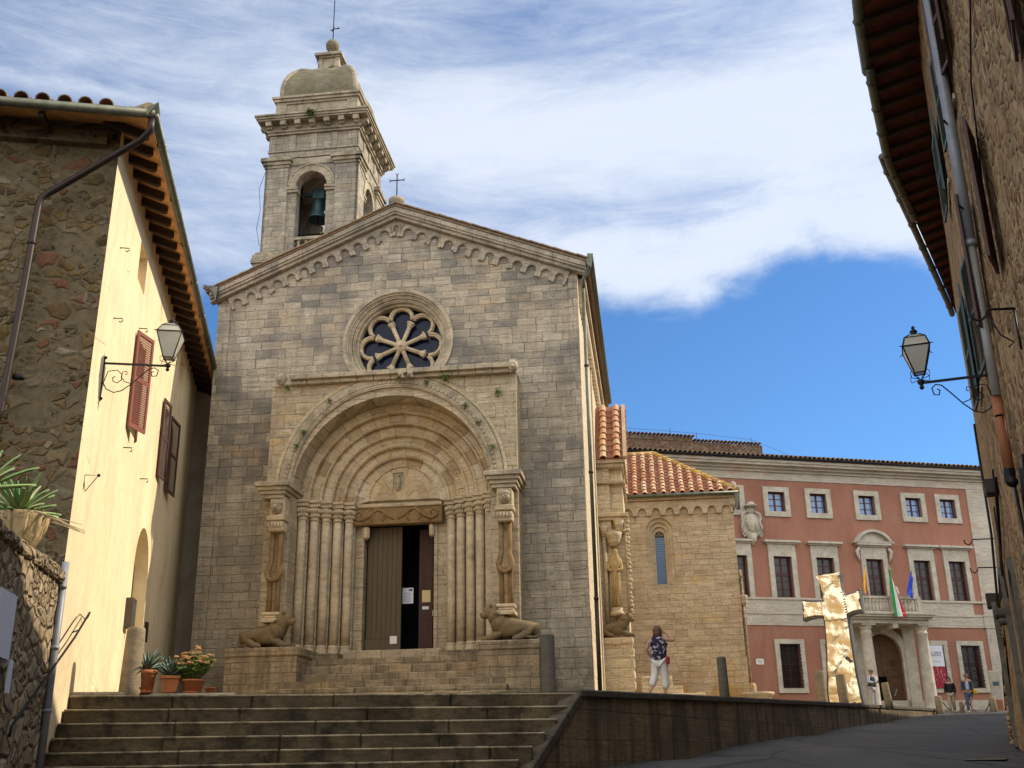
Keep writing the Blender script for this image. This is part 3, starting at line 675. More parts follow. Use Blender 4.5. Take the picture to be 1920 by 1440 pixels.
# lintel with two beasts
w=MB(); w.rbox(-1.40,1.20,.40,.60,6.14,6.64,.006,bev=.015)
lin=w.build('carved_lintel',M['ochre'],portal)
w=MB(); y=.395
for z0 in(6.165,6.615): w.tube([(-1.36,y,z0),(1.16,y,z0)],.016,5)
for x0 in(-1.37,1.17): w.tube([(x0,y,6.16),(x0,y,6.62)],.016,5)
for s,cx in((-1,-.1),(1,-.1)):
    x=lambda d: cx+s*d
    w.tube([(x(.05),y,6.28),(x(.2),y,6.36),(x(.38),y,6.52),(x(.52),y,6.56),(x(.6),y,6.5),(x(.75),y,6.38),(x(.9),y,6.3),(x(1.02),y,6.28),(x(1.14),y,6.35),(x(1.14),y,6.47),(x(1.03),y,6.53),(x(.95),y,6.46),(x(.98),y,6.38)],[.02,.035,.05,.04,.04,.05,.05,.045,.04,.035,.03,.025,.012],7)
    w.tube([(x(.35),y,6.45),(x(.3),y,6.3),(x(.38),y,6.22)],[.03,.025,.015],6); w.tube([(x(.6),y,6.45),(x(.68),y,6.3),(x(.62),y,6.22)],[.03,.025,.015],6)
    w.tube([(x(.45),y,6.55),(x(.6),y,6.6),(x(.75),y,6.52)],[.03,.025,.01],6)
    for k in range(5): w.tube([(x(.62+.07*k),y,6.60),(x(.66+.07*k),y,6.56),(x(.69+.07*k),y,6.6)],.011,4)
    for k in range(4): w.tube([(x(.68+.07*k),y,6.22),(x(.72+.07*k),y,6.18),(x(.75+.07*k),y,6.22)],.011,4)
w.build('relief_beasts',M['ochre'],lin)
w=MB(); w.box(-1.27,1.15,.45,.598,6.645,6.735); w.build('lintel_fillet',M['carve'],portal)
for x0,x1 in((-1.02,-.84),(.80,.94)):
    w=MB(); w.rbox(x0,x1,.46,.66,5.78,6.135,.02,bev=.05); w.build('door_corbel',M['carve'],portal)
# jamb reveals, door
for a_,b_ in((-1.10,-1.0),(.93,1.02)):
    w=MB(); w.box(a_,b_,.58,.92,2.8,6.139); w.build('door_jamb',M['portal'],portal)
d=MB(); n=7
for i in range(n):
    x0=-.93+.93*i/n; d.box(x0+.004,x0+.93/n-.004,.80,.84,3.16,6.14)
d.box(-.96,.0,.785,.80+.03,2.82,3.15); d.box(-.96,-.0,.842,.87,2.82,6.14); 
dl=d.build('door_leaf',M['doorw'],ch)
w=MB(); w.box(-.28,-.09,.775,.784,3.02,3.22); w.build('notice_plate',M['white'],dl)
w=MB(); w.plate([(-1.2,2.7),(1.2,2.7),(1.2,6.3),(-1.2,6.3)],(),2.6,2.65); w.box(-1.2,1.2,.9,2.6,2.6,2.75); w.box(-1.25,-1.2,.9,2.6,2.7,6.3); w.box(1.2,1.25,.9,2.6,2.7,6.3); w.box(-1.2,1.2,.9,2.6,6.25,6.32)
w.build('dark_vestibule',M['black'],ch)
Mx=Matrix.Translation((.96,.93,2.8))@Matrix.Rotation(R(120),4,'Z')
d=MB(); d.box(0,.95,0,.05,.02,3.33,Mx)
for z0,z1 in((.15,.95),(1.1,2.0),(2.15,3.15)): d.box(.12,.83,.05,.065,z0,z1,Mx); 
dr=d.build('inner_door_leaf',M['darkw'],ch)
for (x0,x1,z0,z1,mt) in((.51,.74,4.12,4.44,'creampaper'),(.52,.70,3.93,4.01,'paper'),(.80,.92,3.72,4.05,'paper'),(-.03,.27,4.10,4.52,'paper')):
    w=MB(); w.box(x0,x1,1.08,1.084,z0,z1); o=w.build('notice_sheet',M[mt],ch)
    if mt=='paper' and x0<0:
        w=MB()
        for k in range(6): w.box(x0+.03,x1-.05-.03*(k%2),1.076,1.079,z0+.05+k*.045,z0+.058+k*.045)
        w.box(x1-.09,x1-.03,1.076,1.079,z1-.09,z1-.03); w.box(x1-.13,x1-.1,1.076,1.079,z1-.09,z1-.03); w.build('print',M['glassbrown'],o)
w=MB(); w.box(.42,.93,1.10,1.16,2.82,6.1); 
for z0,z1 in((2.95,3.6),(3.68,4.7),(4.8,5.9)): w.box(.52,.86,1.088,1.10,z0,z1)
w.build('vestibule_panel',M['darkw'],ch)
# threshold, plinths and portal steps
w=MB(); w.rbox(-1.34,1.25,.05,.9,2.56,2.80,.006,bev=.02)
w.build('threshold',M['portal'],ch)
w=MB(); w.box(-2.62,2.70,-.55,.6,1.0,2.55); w.box(-2.60,-1.35,-.4,.5,2.55,2.70); w.box(1.27,2.66,-.4,.5,2.55,2.70); w.build('portal_plinth',M['plinthst'],ch)
w=MB()
for k,(yf,zt_,xa,xb) in enumerate(((-.95,2.33,-1.98,2.5),(-1.30,2.12,-2.0,2.5),(-1.78,1.92,-2.35,2.85),(-2.12,1.74,-2.8,3.2),(-2.45,1.57,-3.1,3.5))):
    n=5
    for i in range(n):
        x0=xa+(xb-xa)*i/n; w.rbox(x0,x0+(xb-xa)/n-.006,yf,-.5,zt_-.26,zt_,.006,seed=k*7+i,bev=.02)
w.build('portal_steps',M['plinthst'],ch)
for xa,xb in((-3.78,-1.97),(2.46,3.93)):
    w=MB(); w.box(xa,xb,-1.72,-.0,.9,2.54); w.rbox(xa-.04,xb+.04,-1.76,-.0,2.54,2.76,.008,bev=.03); w.build('lion_pedestal',M['plinthst'],ch)
# plinth of the facade
for a_,b_,c_ in((-5.42,-3.8,2.35),(3.95,5.10,2.0)):
    w=MB(); w.box(a_,b_,-.09,-.046,.9,c_); w.build('wall_plinth',M['facade'],ch)
# gutters
w=MB()
w.tube([(5.50,-.40,13.33),(5.50,12.6,13.33)],.085,10); w.tube([(5.50,-.38,13.30),(5.46,-.30,13.05),(5.26,-.15,12.75),(5.25,-.06,12.5)],.05,8)
w.build('side_gutter',M['copper'],ch)
w=MB(); w.plate([(-5.75,13.28),(-5.45,13.02),(-5.38,12.75),(-5.33,13.2)],(),-.42,-.25); w.plate([(5.42,13.42),(5.58,13.4),(5.50,13.0),(5.38,13.1)],(),-.42,-.30); w.box(-5.80,-5.70,-.40,20,13.2,13.3); w.build('gutter_end',M['copper'],ch)
w=MB(); w.tube([(5.25,-.06,12.55),(5.25,-.06,3.9)],.05,10); w.build('downpipe',M['copper'],ch)
w=MB(); w.tube([(5.25,-.06,3.9),(5.25,-.06,1.2)],.056,10); w.build('downpipe_foot',M['brownpipe'],ch)
for z in(3.9,7.2,10.2): w=MB(); w.tube([(5.25,-.06,z-.03),(5.25,-.06,z+.03)],.068,10); w.build('pipe_clip',M['brownpipe'],ch)
# ---------------- side porch
po=MB(); po.box(5.083,5.92,7.12,9.8,1.4,9.30); po.box(5.083,5.5,6.98,7.12,1.4,9.3)
porch=po.build('side_porch',M['side'],ch)
w=MB()
for (z0,z1,e) in((9.3,9.42,.14),(9.15,9.3,.07),(8.62,8.72,.1),(7.5,7.62,.14),(7.40,7.5,.07),(7.0,7.08,.06)):
    w.rbox(5.09,5.92+e,6.96-e,9.86,z0,z1,.006,bev=.012,seed=z0)
for i in range(9): w.sphere((5.15+i*.1,6.88,9.2),.04,6,5)
w.build('porch_mouldings',M['carve'],porch)
c_=MB();p_=MB(); e=math.atan2(11.75-9.42,1.75)
tiles(c_,p_,(5.13,6.80,9.44),(1,0,0),(0,math.cos(e),math.sin(e)),(0,-math.sin(e),math.cos(e)),2,9,.44,.33,r=.12)
c_.build('porch_cover_tiles',M['tileL'],porch); 
p_.box(5.09,6.1,0,2.95,-.06,-.005,Matrix.Translation((0,6.80,9.44))@Matrix.Rotation(e,4,'X')); p_.build('porch_pan_tiles',M['tilePan'],porch)
w=MB(); Mr=Matrix.Translation((0,6.80,9.44))@Matrix.Rotation(e,4,'X'); w.box(6.0,6.12,-.02,2.95,-.02,.10,Mr); w.plate([(6.9,9.3),(9.9,9.3),(8.55,11.7)],(),5.95,6.05,ax='x'); w.build('porch_verge',M['carve'],porch)
# columns beside the telamon
w=MB(); w.tube([(5.26,6.9,3.7),(5.26,6.9,7.0)],.07,10); w.tube([(5.95,7.0,4.4),(5.98,7.0,5.5),(5.95,7.0,7.4)],[.05,.06,.05],8)
for k in range(22): w.sphere((6.0+.03*(k%2),6.98,4.5+k*.135),.055+.02*random.random(),6,5)
w.lathe([(.1,0),(.14,.25),(.16,.35)],(5.26,6.9,6.85),8); w.lathe([(.13,0),(.15,.3),(.2,.45)],(5.75,6.95,6.95),8); w.build('porch_colonnette',M['carve'],porch)
w=MB(); w.box(5.085,5.99,6.62,7.1,1.4,3.42); w.rbox(5.10,6.03,6.55,7.1,3.42,3.64,.01,bev=.04)
for k in range(5): w.rbox(5.92,6.04,6.6+.02*k,7.1,1.7+.33*k,1.98+.33*k,.02,bev=.04,seed=k)
w.build('porch_pedestal',M['side'],porch)
# ---------------- transept chapel
cp=MB()
lc=[(6.94,6.30),(7.27,6.30)]+arc(7.105,7.98,.165,0,PI,8)
cp.plate([(5.6,1.5),(9.93,1.5),(9.93,9.36),(5.6,9.36)],[[(6.62,6.12),(7.62,6.12)]+arc(7.12,8.22,.5,0,PI,20)],13.0,13.25)
cp.box(9.55,9.93,13.253,19,1.5,9.36)
chap=cp.build('transept_wall',M['chapel'],ch)
w=MB(); 
# splayed window recess: stepped rings
for i,(rw_,y0) in enumerate(((.50,13.10),(.40,13.2),(.30,13.3))):
    rn=rw_-.12; zz=6.12+.06*i
    w.plate([(7.12-rw_,zz-.1),(7.12+rw_,zz-.1)]+arc(7.12,8.22-.03*i,rw_+.005,0,PI,20)[0:],[[(7.12-rn,zz),(7.12+rn,zz)]+arc(7.12,8.2-.06*i,rn,0,PI,16)],y0,y0+.12)
w.build('window_splay',M['carve'],chap)
w=MB(); w.box(6.9,7.34,13.44,13.45,6.1,8.5); lw=w.build('lancet_glass',M['glassblue'],chap)
w=MB()
for i in range(5): w.box(6.93+i*.09,6.936+i*.09,13.425,13.438,6.2,8.2)
for i in range(22): w.box(6.92,7.32,13.425,13.438,6.25+i*.09,6.256+i*.09)
w.build('lead_grid',M['lead'],lw)
w=MB()
for dx,dz in((0,.13),(-.09,0),(.09,0)):
    w.tube([(7.12+dx+.075*math.cos(a),13.36,8.16+dz+.075*math.sin(a)) for a in [2*PI*k/12 for k in range(13)]],.028,6,False)
w.build('trefoil_head',M['ochre'],chap)
w=MB(); n=8
for i in range(n):
    a0=5.72+(9.93-5.72)*i/n; p=(9.93-5.72)/n; c=a0+p/2; r=p*.32
    w.plate([(a0,8.80),(a0+.07,8.80)]+[(c+r*math.cos(t_),8.84+r*1.5*math.sin(t_)) for t_ in [PI-PI*k/10 for k in range(11)]]+[(a0+p-.07,8.80),(a0+p-.004,8.80),(a0+p-.004,9.34),(a0,9.34)],(),12.88,12.998)
w.rbox(5.6,10.02,12.76,13,9.36,9.5,.006,bev=.02)
w.rbox(9.80,10.02,12.8,13.2,9.05,9.36,.006,bev=.02,seed=4)
w.build('transept_corbel_table',M['carve'],chap)
w=MB(); w.box(5.6,9.97,12.93,13.0,1.5,3.5); w.box(9.82,10.0,13.6,14.4,1.5,6.0)
w.rbox(9.80,10.06,13.5,14.2,5.95,6.1,.01); w.box(9.85,10.13,13.55,13.9,1.5,6.7)
for k in range(3): w.tube([(10.05,13.5+.0*k,1.6),(10.05,13.5,6.4)],.05,8)
w.lathe([(.09,0),(.12,.1),(.16,.3),(.17,.36)],(10.06,13.5,5.4),8); w.lathe([(.16,0),(.16,.9),(.12,1.0)],(10.1,13.5,1.6),8)
w.tube([(10.03,13.5,6.4),(10.03,13.5,6.72)],[.08,.03],8)
w.build('transept_plinth',M['chapel'],chap)
# hip roof
E0=Vector((5.75,12.72,9.56));E1=Vector((10.12,12.72,9.56)); PK=Vector((7.05,15.9,12.05)); E2=Vector((10.12,19,9.56)); PL=Vector((5.2,15.9,12.05))
w=MB(); w.add([E0,E1,PK,PL,E2,(5.2,19,9.56)],[(0,1,2,3),(1,4,2),(3,2,4,5),(0,3,5,4,1)]); hr=w.build('transept_roof',M['tilePan'],chap)
c_=MB();p_=MB(); V=Vector((0,PK.y-E0.y,PK.z-E0.z)); Ls=V.length; V.normalize(); N=Vector((1,0,0)).cross(V)
def clipf(u,v): 
    x=E0.x+u; lim=E1.x-(E1.x-PK.x)*(v/Ls); return x<lim-.02
tiles(c_,p_,E0,(1,0,0),V,N,12,14,.358,.29,clip=clipf,r=.105)
c_.build('cover_tiles',M['tileL'],hr); p_.build('pan_tiles',M['tilePan'],hr)
w=MB(); n=15; dv=(PK-E1)
for i in range(n):
    a=E1+dv*(i/n); b=E1+dv*((i+1.12)/n); w.tube([a+Vector((0,0,.03+.02*0)),b+Vector((0,0,.01))],[.14,.11],8,smooth=False)
w.tube([PK,PL],.12,8)
w.build('ridge_tiles',M['tileY'],hr)
w=MB(); w.sphere(E1+Vector((-.12,.05,.2)),.15,10,8,.8,.5,1.35); w.build('antefix_stone',M['carvegrey'],hr)
w=MB(); w.tube([(5.7,12.66,9.52),(10.15,12.66,9.50)],.075,8); w.box(10.08,10.2,12.6,19,9.43,9.53); w.plate([(10.0,9.5),(10.22,9.5),(10.05,8.75)],(),12.6,12.75); w.build('transept_gutter',M['copper'],chap)

# ================================================================== BELL TOWER (in the church's frame)
tw=frame('bell_tower',CH@Matrix.Translation((-5.89,10.83,0)),'tall travertine bell tower with arched belfry and domed cap behind the church roof','tower')
H=1.83
def four(mb_f):
    for k in range(4): mb_f(Matrix.Rotation(k*PI/2,4,'Z'))
w=MB(); w.box(-H,H,-H,H,8,18.6); w.build('tower_shaft',M['tower'],tw)
w=MB()
w.box(-2.2,2.2,-2.2,2.2,18.55,18.605); w.box(-2.12,2.12,-2.12,2.12,18.4,18.55); w.box(-2.04,2.04,-2.04,2.04,18.2,18.4)
for k in range(4): w.plate([(-2.2+.0,18.62),(2.2,18.62),(2.0,18.98),(-2.0,18.98)],(),-2.2+.001*k,-1.84,M=Matrix.Rotation(k*PI/2,4,'Z'))
w.build('base_moulding',M['towercarve'],tw)
def bel(m):
    b=.45
    w.plate([(-H,18.72),(H,18.72),(H,23.3),(-H,23.3)],[[(-.62,19.05),(.62,19.05)]+arc(0,21.98,.62,0,PI,20)],-H,-H+b,M=m)
w=MB(); four(bel)
w.build('belfry_wall',M['tower'],tw)
def pil(m):
    for s in(-1,1):
        x0,x1=sorted((s*(H+.10),s*(H-.85)))
        w.box(x0,x1,-H-.10,-H+.002,18.95,22.85,m)
w=MB(); four(pil); w.build('corner_pilaster',M['tower'],tw)
def trims(m):
    for s in(-1,1):
        for z0,z1,e in((22.85,22.97,.04),(22.97,23.12,.10),(23.12,23.28,.17)):
            x0,x1=sorted((s*(H+.10+e),s*(H-.85-e))); w.box(x0,x1,-H-.10-e,-H,z0,z1,m)
        # imposts of the arch
        x0,x1=sorted((s*.56,s*1.02)); w.box(x0,x1,-H-.07,-H+.3,21.72,21.84,m); w.box(x0,x1,-H-.11,-H+.3,21.84,21.95,m)
    w.plate(archband(0,21.98,.98,.64,21.98,24),(),-H-.07,-H+.001,m)
    w.tube([m@Vector((x_,-H-.07,z_)) for x_,z_ in arc(0,21.98,.95,0,PI,24)],.04,6)
    w.box(-.98,.98,-H-.035,-H+.001,22.98,23.28,m)
w=MB(); four(trims); w.build('pilaster_capitals',M['towercarve'],tw)
def fr_(m):
    for i in range(5):
        x=-H+.06+i*.87; w.box(x-.1,x+.16,-H-.04,-H+.002,23.74,24.38,m)
w=MB(); w.box(-H-.02,H+.02,-H-.02,H+.02,23.34,23.62); w.box(-H-.07,H+.07,-H-.07,H+.07,23.62,23.72); w.box(-H,H,-H,H,23.72,24.42); four(fr_); w.build('frieze',M['tower'],tw)
def cor(m):
    for i in range(7):
        x=-H-.0+i*(2*H)/6; w.box(x-.12,x+.12,-H-.42,-H-.10,24.70,24.90,m); w.box(x-.1,x+.1,-H-.30,-H-.10,24.62,24.70,m)
    pass
w=MB(); w.box(-H-.10,H+.10,-H-.10,H+.10,24.42,24.52); w.box(-H-.16,H+.16,-H-.16,H+.16,24.52,24.62); w.box(-H-.12,H+.12,-H-.12,H+.12,24.62,24.90)
for e,z0,z1 in((.46,24.90,24.98),(.51,24.98,25.08),(.56,25.08,25.15)): w.box(-H-e,H+e,-H-e,H+e,z0,z1)
four(cor); w.build('modillion_cornice',M['towercarve'],tw)
w=MB(); w.box(-1.68,1.68,-1.68,1.68,25.15,26.0)
for e,z0,z1 in((.06,26.0,26.1),(.14,26.1,26.22),(.2,26.22,26.32)): w.box(-1.68-e,1.68+e,-1.68-e,1.68+e,z0,z1)
for sx in(-1,1):
    for sy in(-1,1): w.box(*sorted((sx*1.3,sx*1.74)),*sorted((sy*1.3,sy*1.74)),25.16,26.0)
w.build('attic',M['towercarve'],tw)
# cloister dome: square plan, bulging sides
w=MB(); n=14; ring=[]
vs=[];fs=[]
prof=[(1.58,26.32),(1.60,26.7)]+[(.55+1.05*math.cos(a),26.7+1.62*math.sin(a)) for a in [R(90)*k/10 for k in range(1,11)]]
for r_,z_ in prof: vs+= [(-r_,-r_,z_),(r_,-r_,z_),(r_,r_,z_),(-r_,r_,z_)]
for i in range(len(prof)-1):
    for k in range(4): k2=(k+1)%4; fs.append((i*4+k,i*4+k2,(i+1)*4+k2,(i+1)*4+k))
fs.append([(len(prof)-1)*4+k for k in range(4)]); w.add(vs,fs,False)
dm=w.build('dome',M['dome'],tw)
w=MB()
for sx,sy in((-1,-1),(1,-1),(1,1),(-1,1)): w.tube([(sx*(r_-.03),sy*(r_-.03),z_) for r_,z_ in prof],.11,6)
w.build('dome_rib',M['towercarve'],dm)
w=MB(); w.box(-.62,.62,-.62,.62,28.30,28.48); w.box(-.40,.40,-.40,.40,28.48,29.22); 
for sx in(-1,1):
    for sy in(-1,1): w.box(*sorted((sx*.28,sx*.46)),*sorted((sy*.28,sy*.46)),28.48,29.12)
w.box(-.50,.50,-.50,.50,29.12,29.20); w.box(-.6,.6,-.6,.6,29.20,29.32); w.box(-.3,.3,-.3,.3,29.32,29.42)
ln=w.build('cupola',M['towercarve'],tw)
w=MB(); w.lathe([(.22,29.42),(.2,29.57),(.13,29.70),(.13,29.74),(.2,29.78),(.28,29.92),(.3,30.04),(.28,30.17),(.18,30.30),(.05,30.34)],(0,0,0),18); w.build('ball_finial',M['dome'],ln)
w=MB(); w.tube([(0,0,30.32),(0,0,32.52)],.022,6); w.tube([(-.14,0,30.92),(.16,0,30.98)],.02,5); w.tube([(-.07,0,30.84),(.05,0,31.06)],.02,5); w.tube([(.16,0,30.96),(.28,0,31.00)],.03,5); w.build('iron_rod',M['iron'],ln)
w=MB(); w.tube([(-.45,-.5,29.22),(-.5,-.55,28.92),(-.42,-.5,28.67),(-.5,-.56,28.37)],.012,5)
w.tube([(-1.95,-1.8,22.9),(-2.15,-1.9,22.0),(-2.05,-1.9,21.0),(-2.15,-1.9,20.2),(-1.98,-1.9,19.4)],.010,5); w.tube([(2.0,-1.9,22.6),(2.2,-1.9,21.9),(2.15,-1.9,21.3)],.010,5)
w.build('lightning_cable',M['iron'],tw)
# balustrade in each opening
w=MB()
def bal(m):
    w.box(-.64,.64,-H+.02,-H+.24,19.62,19.74,m); w.box(-.62,.62,-H+.05,-H+.22,19.05,19.14,m)
    for i in range(4): w.lathe([(.05,0),(.07,.05),(.085,.15),(.04,.32),(.06,.44),(.05,.49)],(-.45+.3*i,-H+.13,19.14),8,True,m)
four(bal); w.build('belfry_balustrade',M['towercarve'],tw)
w=MB(); w.box(-1.375,1.375,-1.375,1.375,18.6,18.75); w.build('belfry_floor',M['tower'],tw)
w=MB(); w.box(-1.375,1.375,-1.375,1.375,23.0,23.25); w.build('belfry_ceiling',M['tower'],tw)
# bell
bl=frame('church_bell',CH@Matrix.Translation((-5.89,10.0,0)),'dark green bronze bell hanging in the belfry arch of the tower','bell')
w=MB(); w.lathe([(.05,21.87),(.20,21.85),(.26,21.75),(.28,21.50),(.33,21.25),(.42,21.03),(.46,20.95),(.40,20.95),(.30,21.25)],(0,0,0),20); w.build('bell_body',M['bronze'],bl)
w=MB(); w.tube([(0,0,21.35),(0,0,20.90)],.03,6); w.sphere((0,0,20.88),.07,8,6); w.build('clapper',M['iron'],bl)
w=MB(); w.box(-.62,.62,-.09,.09,22.07,22.21); w.rbox(-.28,.28,-.12,.12,21.87,22.37,.0,bev=.05); w.tube([(-.62,0,22.15),(-.9,0,22.15)],.04,6);w.tube([(.62,0,22.15),(.9,0,22.15)],.04,6); w.build('headstock',M['bronze'],bl)
w=MB()
for x in(-.8,.8): w.tube([(x,.2,18.75),(x,.2,22.9)],.035,6)
for z in(19.9,20.5): w.tube([(-1.3,.35,z),(1.3,.35,z)],.035,6)
for a in(0,1,2,3,4,5,6,7): w.tube([(.35,.5,20.0),(.35+.42*math.cos(a*PI/4),.5,20.0+.42*math.sin(a*PI/4))],.015,4)
w.tube([(.35+.42*math.cos(a),.5,20.0+.42*math.sin(a)) for a in [2*PI*k/20 for k in range(21)]],.025,5,False)
w.build('bell_frame',M['iron'],bl)
w=MB()
w.lathe([(.04,20.4),(.16,20.38),(.22,20.1),(.30,19.9),(.33,19.85)],(.5,.9,.0),16); w.build('small_bell',M['bronze'],bl)
# ================================================================== PALACE
pa=frame('palace',PA,'salmon pink palace with pale stone window surrounds and a balcony over its arched doorway','palace')
XL,XR=-7.,19.
TW=[(3.22,),(5.88,),(9.07,),(12.22,),(14.60,)]
xs=[.0,3.2,5.88,9.06,12.18,14.52]
w=MB(); holes=[]
for x in xs[1:]: holes.append(rect(x-.53,x+.53,13.48,14.64))
for x in xs[1:]: holes.append(rect(x-.56,x+.56,8.56,10.87))
holes.append(rect(.45-.56,.45+.56,8.56,10.87)); holes.append(rect(.35-.53,.35+.53,13.48,14.64))
for x in(3.1,5.88,12.15,14.53): holes.append(rect(x-.62,x+.62,3.64,5.98))
holes.append([(7.72,1.8),(10.02,1.8)]+arc(8.87,5.45,1.15,0,PI,20))
w.plate(rect(XL,XR,1.2,15.35),holes,0,.4); 
w.build('plaster_wall',M['pink'],pa)
w=MB(); w.box(XL,XR,1.2,12,1.2,15.3); w.build('back_block',M['black'],pa)
w=MB()
# corner pier and bands (3 mm-and-more proud of the plaster)
w.plate([(16.0,7.0),(XR,7.0),(XR,1.2),(15.62,1.2)][::-1] if False else [(15.75,1.2),(XR,1.2),(XR,15.33),(15.95,15.33)],(),-.06,-.002)
w.box(XL,15.75,-.05,-.002,7.0,7.62); w.box(XL,15.8,-.09,-.002,7.62,7.75); w.box(XL,15.2,-.04,-.002,7.75,8.42); w.box(XL,XR,-.10,-.002,8.42,8.54)
w.box(15.72,XR,-.11,-.062,7.0,7.66); w.box(15.7,XR,-.14,-.062,7.66,7.78)
w.box(XL,XR,-.12,-.002,1.2,2.95) 
w.build('string_course',M['trimpan'],pa)
w=MB(); w.box(XL,XR,-.05,-.003,15.35,15.8); w.box(XL,XR,-.16,-.003,15.8,15.95); w.box(XL,XR,-.34,-.003,15.95,16.1); w.box(XL,XR,-.62,-.003,16.1,16.24); w.box(XL,XR,-.70,-.003,16.24,16.42)
w.build('cornice',M['trimpan'],pa)
w=MB(); w.tube([(XL,-.78,16.48),(XR,-.78,16.48)],.09,8); w.build('eaves_gutter',M['iron'],pa)
w=MB(); w.add([(XL,-.8,16.5),(XR,-.8,16.5),(XR,6,18.6),(XL,6,18.6),(XL,-.8,16.45),(XR,-.8,16.45)],[(0,1,2,3),(0,4,5,1)])
rf=w.build('roof',M['tileDark'],pa)
c_=MB(); e=math.atan2(2.1,6.8); tiles(c_,None,(XL,-.85,16.5),(1,0,0),(0,math.cos(e),math.sin(e)),(0,-math.sin(e),math.cos(e)),86,3,.30,.42,r=.11); c_.build('eaves_tiles',M['tileDark'],rf)
# raised brick block on the roof
w=MB(); w.box(-7,4.0,2.6,3.4,16.0,18.25); w.box(-7,-.6,2.55,3.4,18.25,18.5); blk=w.build('roof_block',rubble('attic_brick_rubble',[(.20,.13,.09),(.26,.17,.11),(.16,.11,.08)],(.18,.14,.10),sc=5,cover=.3,brick=.4),pa)
c_=MB(); tiles(c_,None,(-7,2.45,18.25+.25),(1,0,0),(0,1,.1),(0,-.1,1),26,1,.25,.5,r=.1); tiles(c_,None,(-.6,2.5,18.27),(1,0,0),(0,1,.1),(0,-.1,1),18,1,.25,.5,r=.1); c_.build('coping_tiles',M['tileDark'],blk)
w=MB(); 
for x,z in((-.3,18.5),(-2.,18.7),(3.3,18.4),(5.4,17.4)): w.tube([(x,2.6,z-.3),(x,2.6,z+.35)],.015,4)
w.tube([(-7,2.6,18.9),(-2,2.6,18.85),(-.3,2.6,18.8),(3.3,2.6,18.6),(6.2,2.6,17.6)],.010,3); w.build('lightning_wire',M['iron'],blk)
def window(cx,z0,z1,hw,kind):
    f=MB(); t_=.30 if kind!='low' else .27
    for a,b,c,d in((cx-hw-t_,cx-hw,z0-t_,z1+t_),(cx+hw,cx+hw+t_,z0-t_,z1+t_)): f.box(a,b,-.09,.12,c,d)
    f.box(cx-hw,cx+hw,-.088,.12,z1,z1+t_); f.box(cx-hw,cx+hw,-.088,.12,z0-t_,z0)
    if kind=='mid':
        f=MB(); t_=.30
        for a,b in((cx-hw-t_,cx-hw),(cx+hw,cx+hw+t_)): f.box(a,b,-.09,.12,8.545,z1+t_)
        f.box(cx-hw,cx+hw,-.088,.12,z1,z1+t_); f.box(cx-hw-t_+.0,cx+hw+t_,-.07,-.003,z1+t_,z1+.70)
        f.box(cx-hw-t_-.12,cx+hw+t_+.12,-.18,-.003,z1+.70,z1+.78); f.box(cx-hw-t_-.25,cx+hw+t_+.25,-.32,-.003,z1+.78,z1+.90)
    o=f.build('window',M['trim'],pa)
    s=MB(); 
    for a,b,c,d in((cx-hw,cx-hw+.07,z0,z1),(cx+hw-.07,cx+hw,z0,z1),(cx-.05,cx+.05,z0,z1)): s.box(a,b,.20,.26,c,d)
    s.box(cx-hw,cx+hw,.201,.261,z0,z0+.07); s.box(cx-hw,cx+hw,.201,.261,z1-.07,z1)
    n=3 if kind=='top' else 5
    for i in range(1,n):
        z=z0+(z1-z0)*i/n; s.box(cx-hw,cx+hw,.204,.256,z-.018,z+.018)
    if kind!='top': s.box(cx-hw,cx+hw,.19,.262,z0+(z1-z0)*.53,z0+(z1-z0)*.53+.08)
    s.build('sash',M['sash'],o)
    g=MB(); g.box(cx-hw,cx+hw,.235,.24,z0,z1,); g.build('pane',M['glasssky' if kind=='top' else 'glassbrown'],o)
    if kind=='low':
        g=MB(); 
        for i in range(9): x=cx-hw+.02+i*(2*hw-.04)/8; g.tube([(x,-.10,z0-.02),(x,-.10,z1+.02)],.012,4)
        for i in range(13): z=z0+i*(z1-z0)/12; g.tube([(cx-hw-.02,-.10,z),(cx+hw+.06,-.10,z)],.011,4)
        for i in range(0,13,2): z=z0+i*(z1-z0)/12; g.tube([(cx+hw+.03,-.10,z),(cx+hw+.03,.0,z)],.011,4)
        g.build('iron_grille',M['iron'],o)
    return o
for x in xs[1:]+[.35]: window(x,13.48,14.64,.53,'top')
for x in xs[1:]+[.45]:
    o=window(x,8.56,10.87,.56,'mid')
    if x==9.06:
        o['label']='tall balcony window crowned by a curved pediment'
        f=MB(); f.plate(arc(x,11.2,1.38,R(28),R(152),20)+arc(x,11.2,1.22,R(152),R(28),20),(),-.34,-.003); f.box(x-1.3,x+1.3,-.34,-.003,11.77,11.86); f.plate(arc(x,11.2,1.22,R(33),R(147),16),(),-.1,-.004); f.build('segmental_pediment',M['trim'],o)
        for s in(-1,1):
            f=MB(); f.tube([(x+s*.95,-.15,11.5),(x+s*1.12,-.16,11.3),(x+s*1.05,-.15,11.0),(x+s*.95,-.12,10.7)],[.08,.11,.09,.04],8)
            f.build('scroll_bracket',M['trim'],o); f=MB()
            f.tube([(x+s*.88,-.35,8.6),(x+s*1.05,-.35,8.9),(x+s*.98,-.35,9.2),(x+s*.9,-.35,9.25)],[.1,.1,.07,.03],8)
            f.build('scroll_bracket',M['trim'],o)
for x in(3.1,5.88,12.15,14.53): window(x,3.64,5.98,.62,'low')
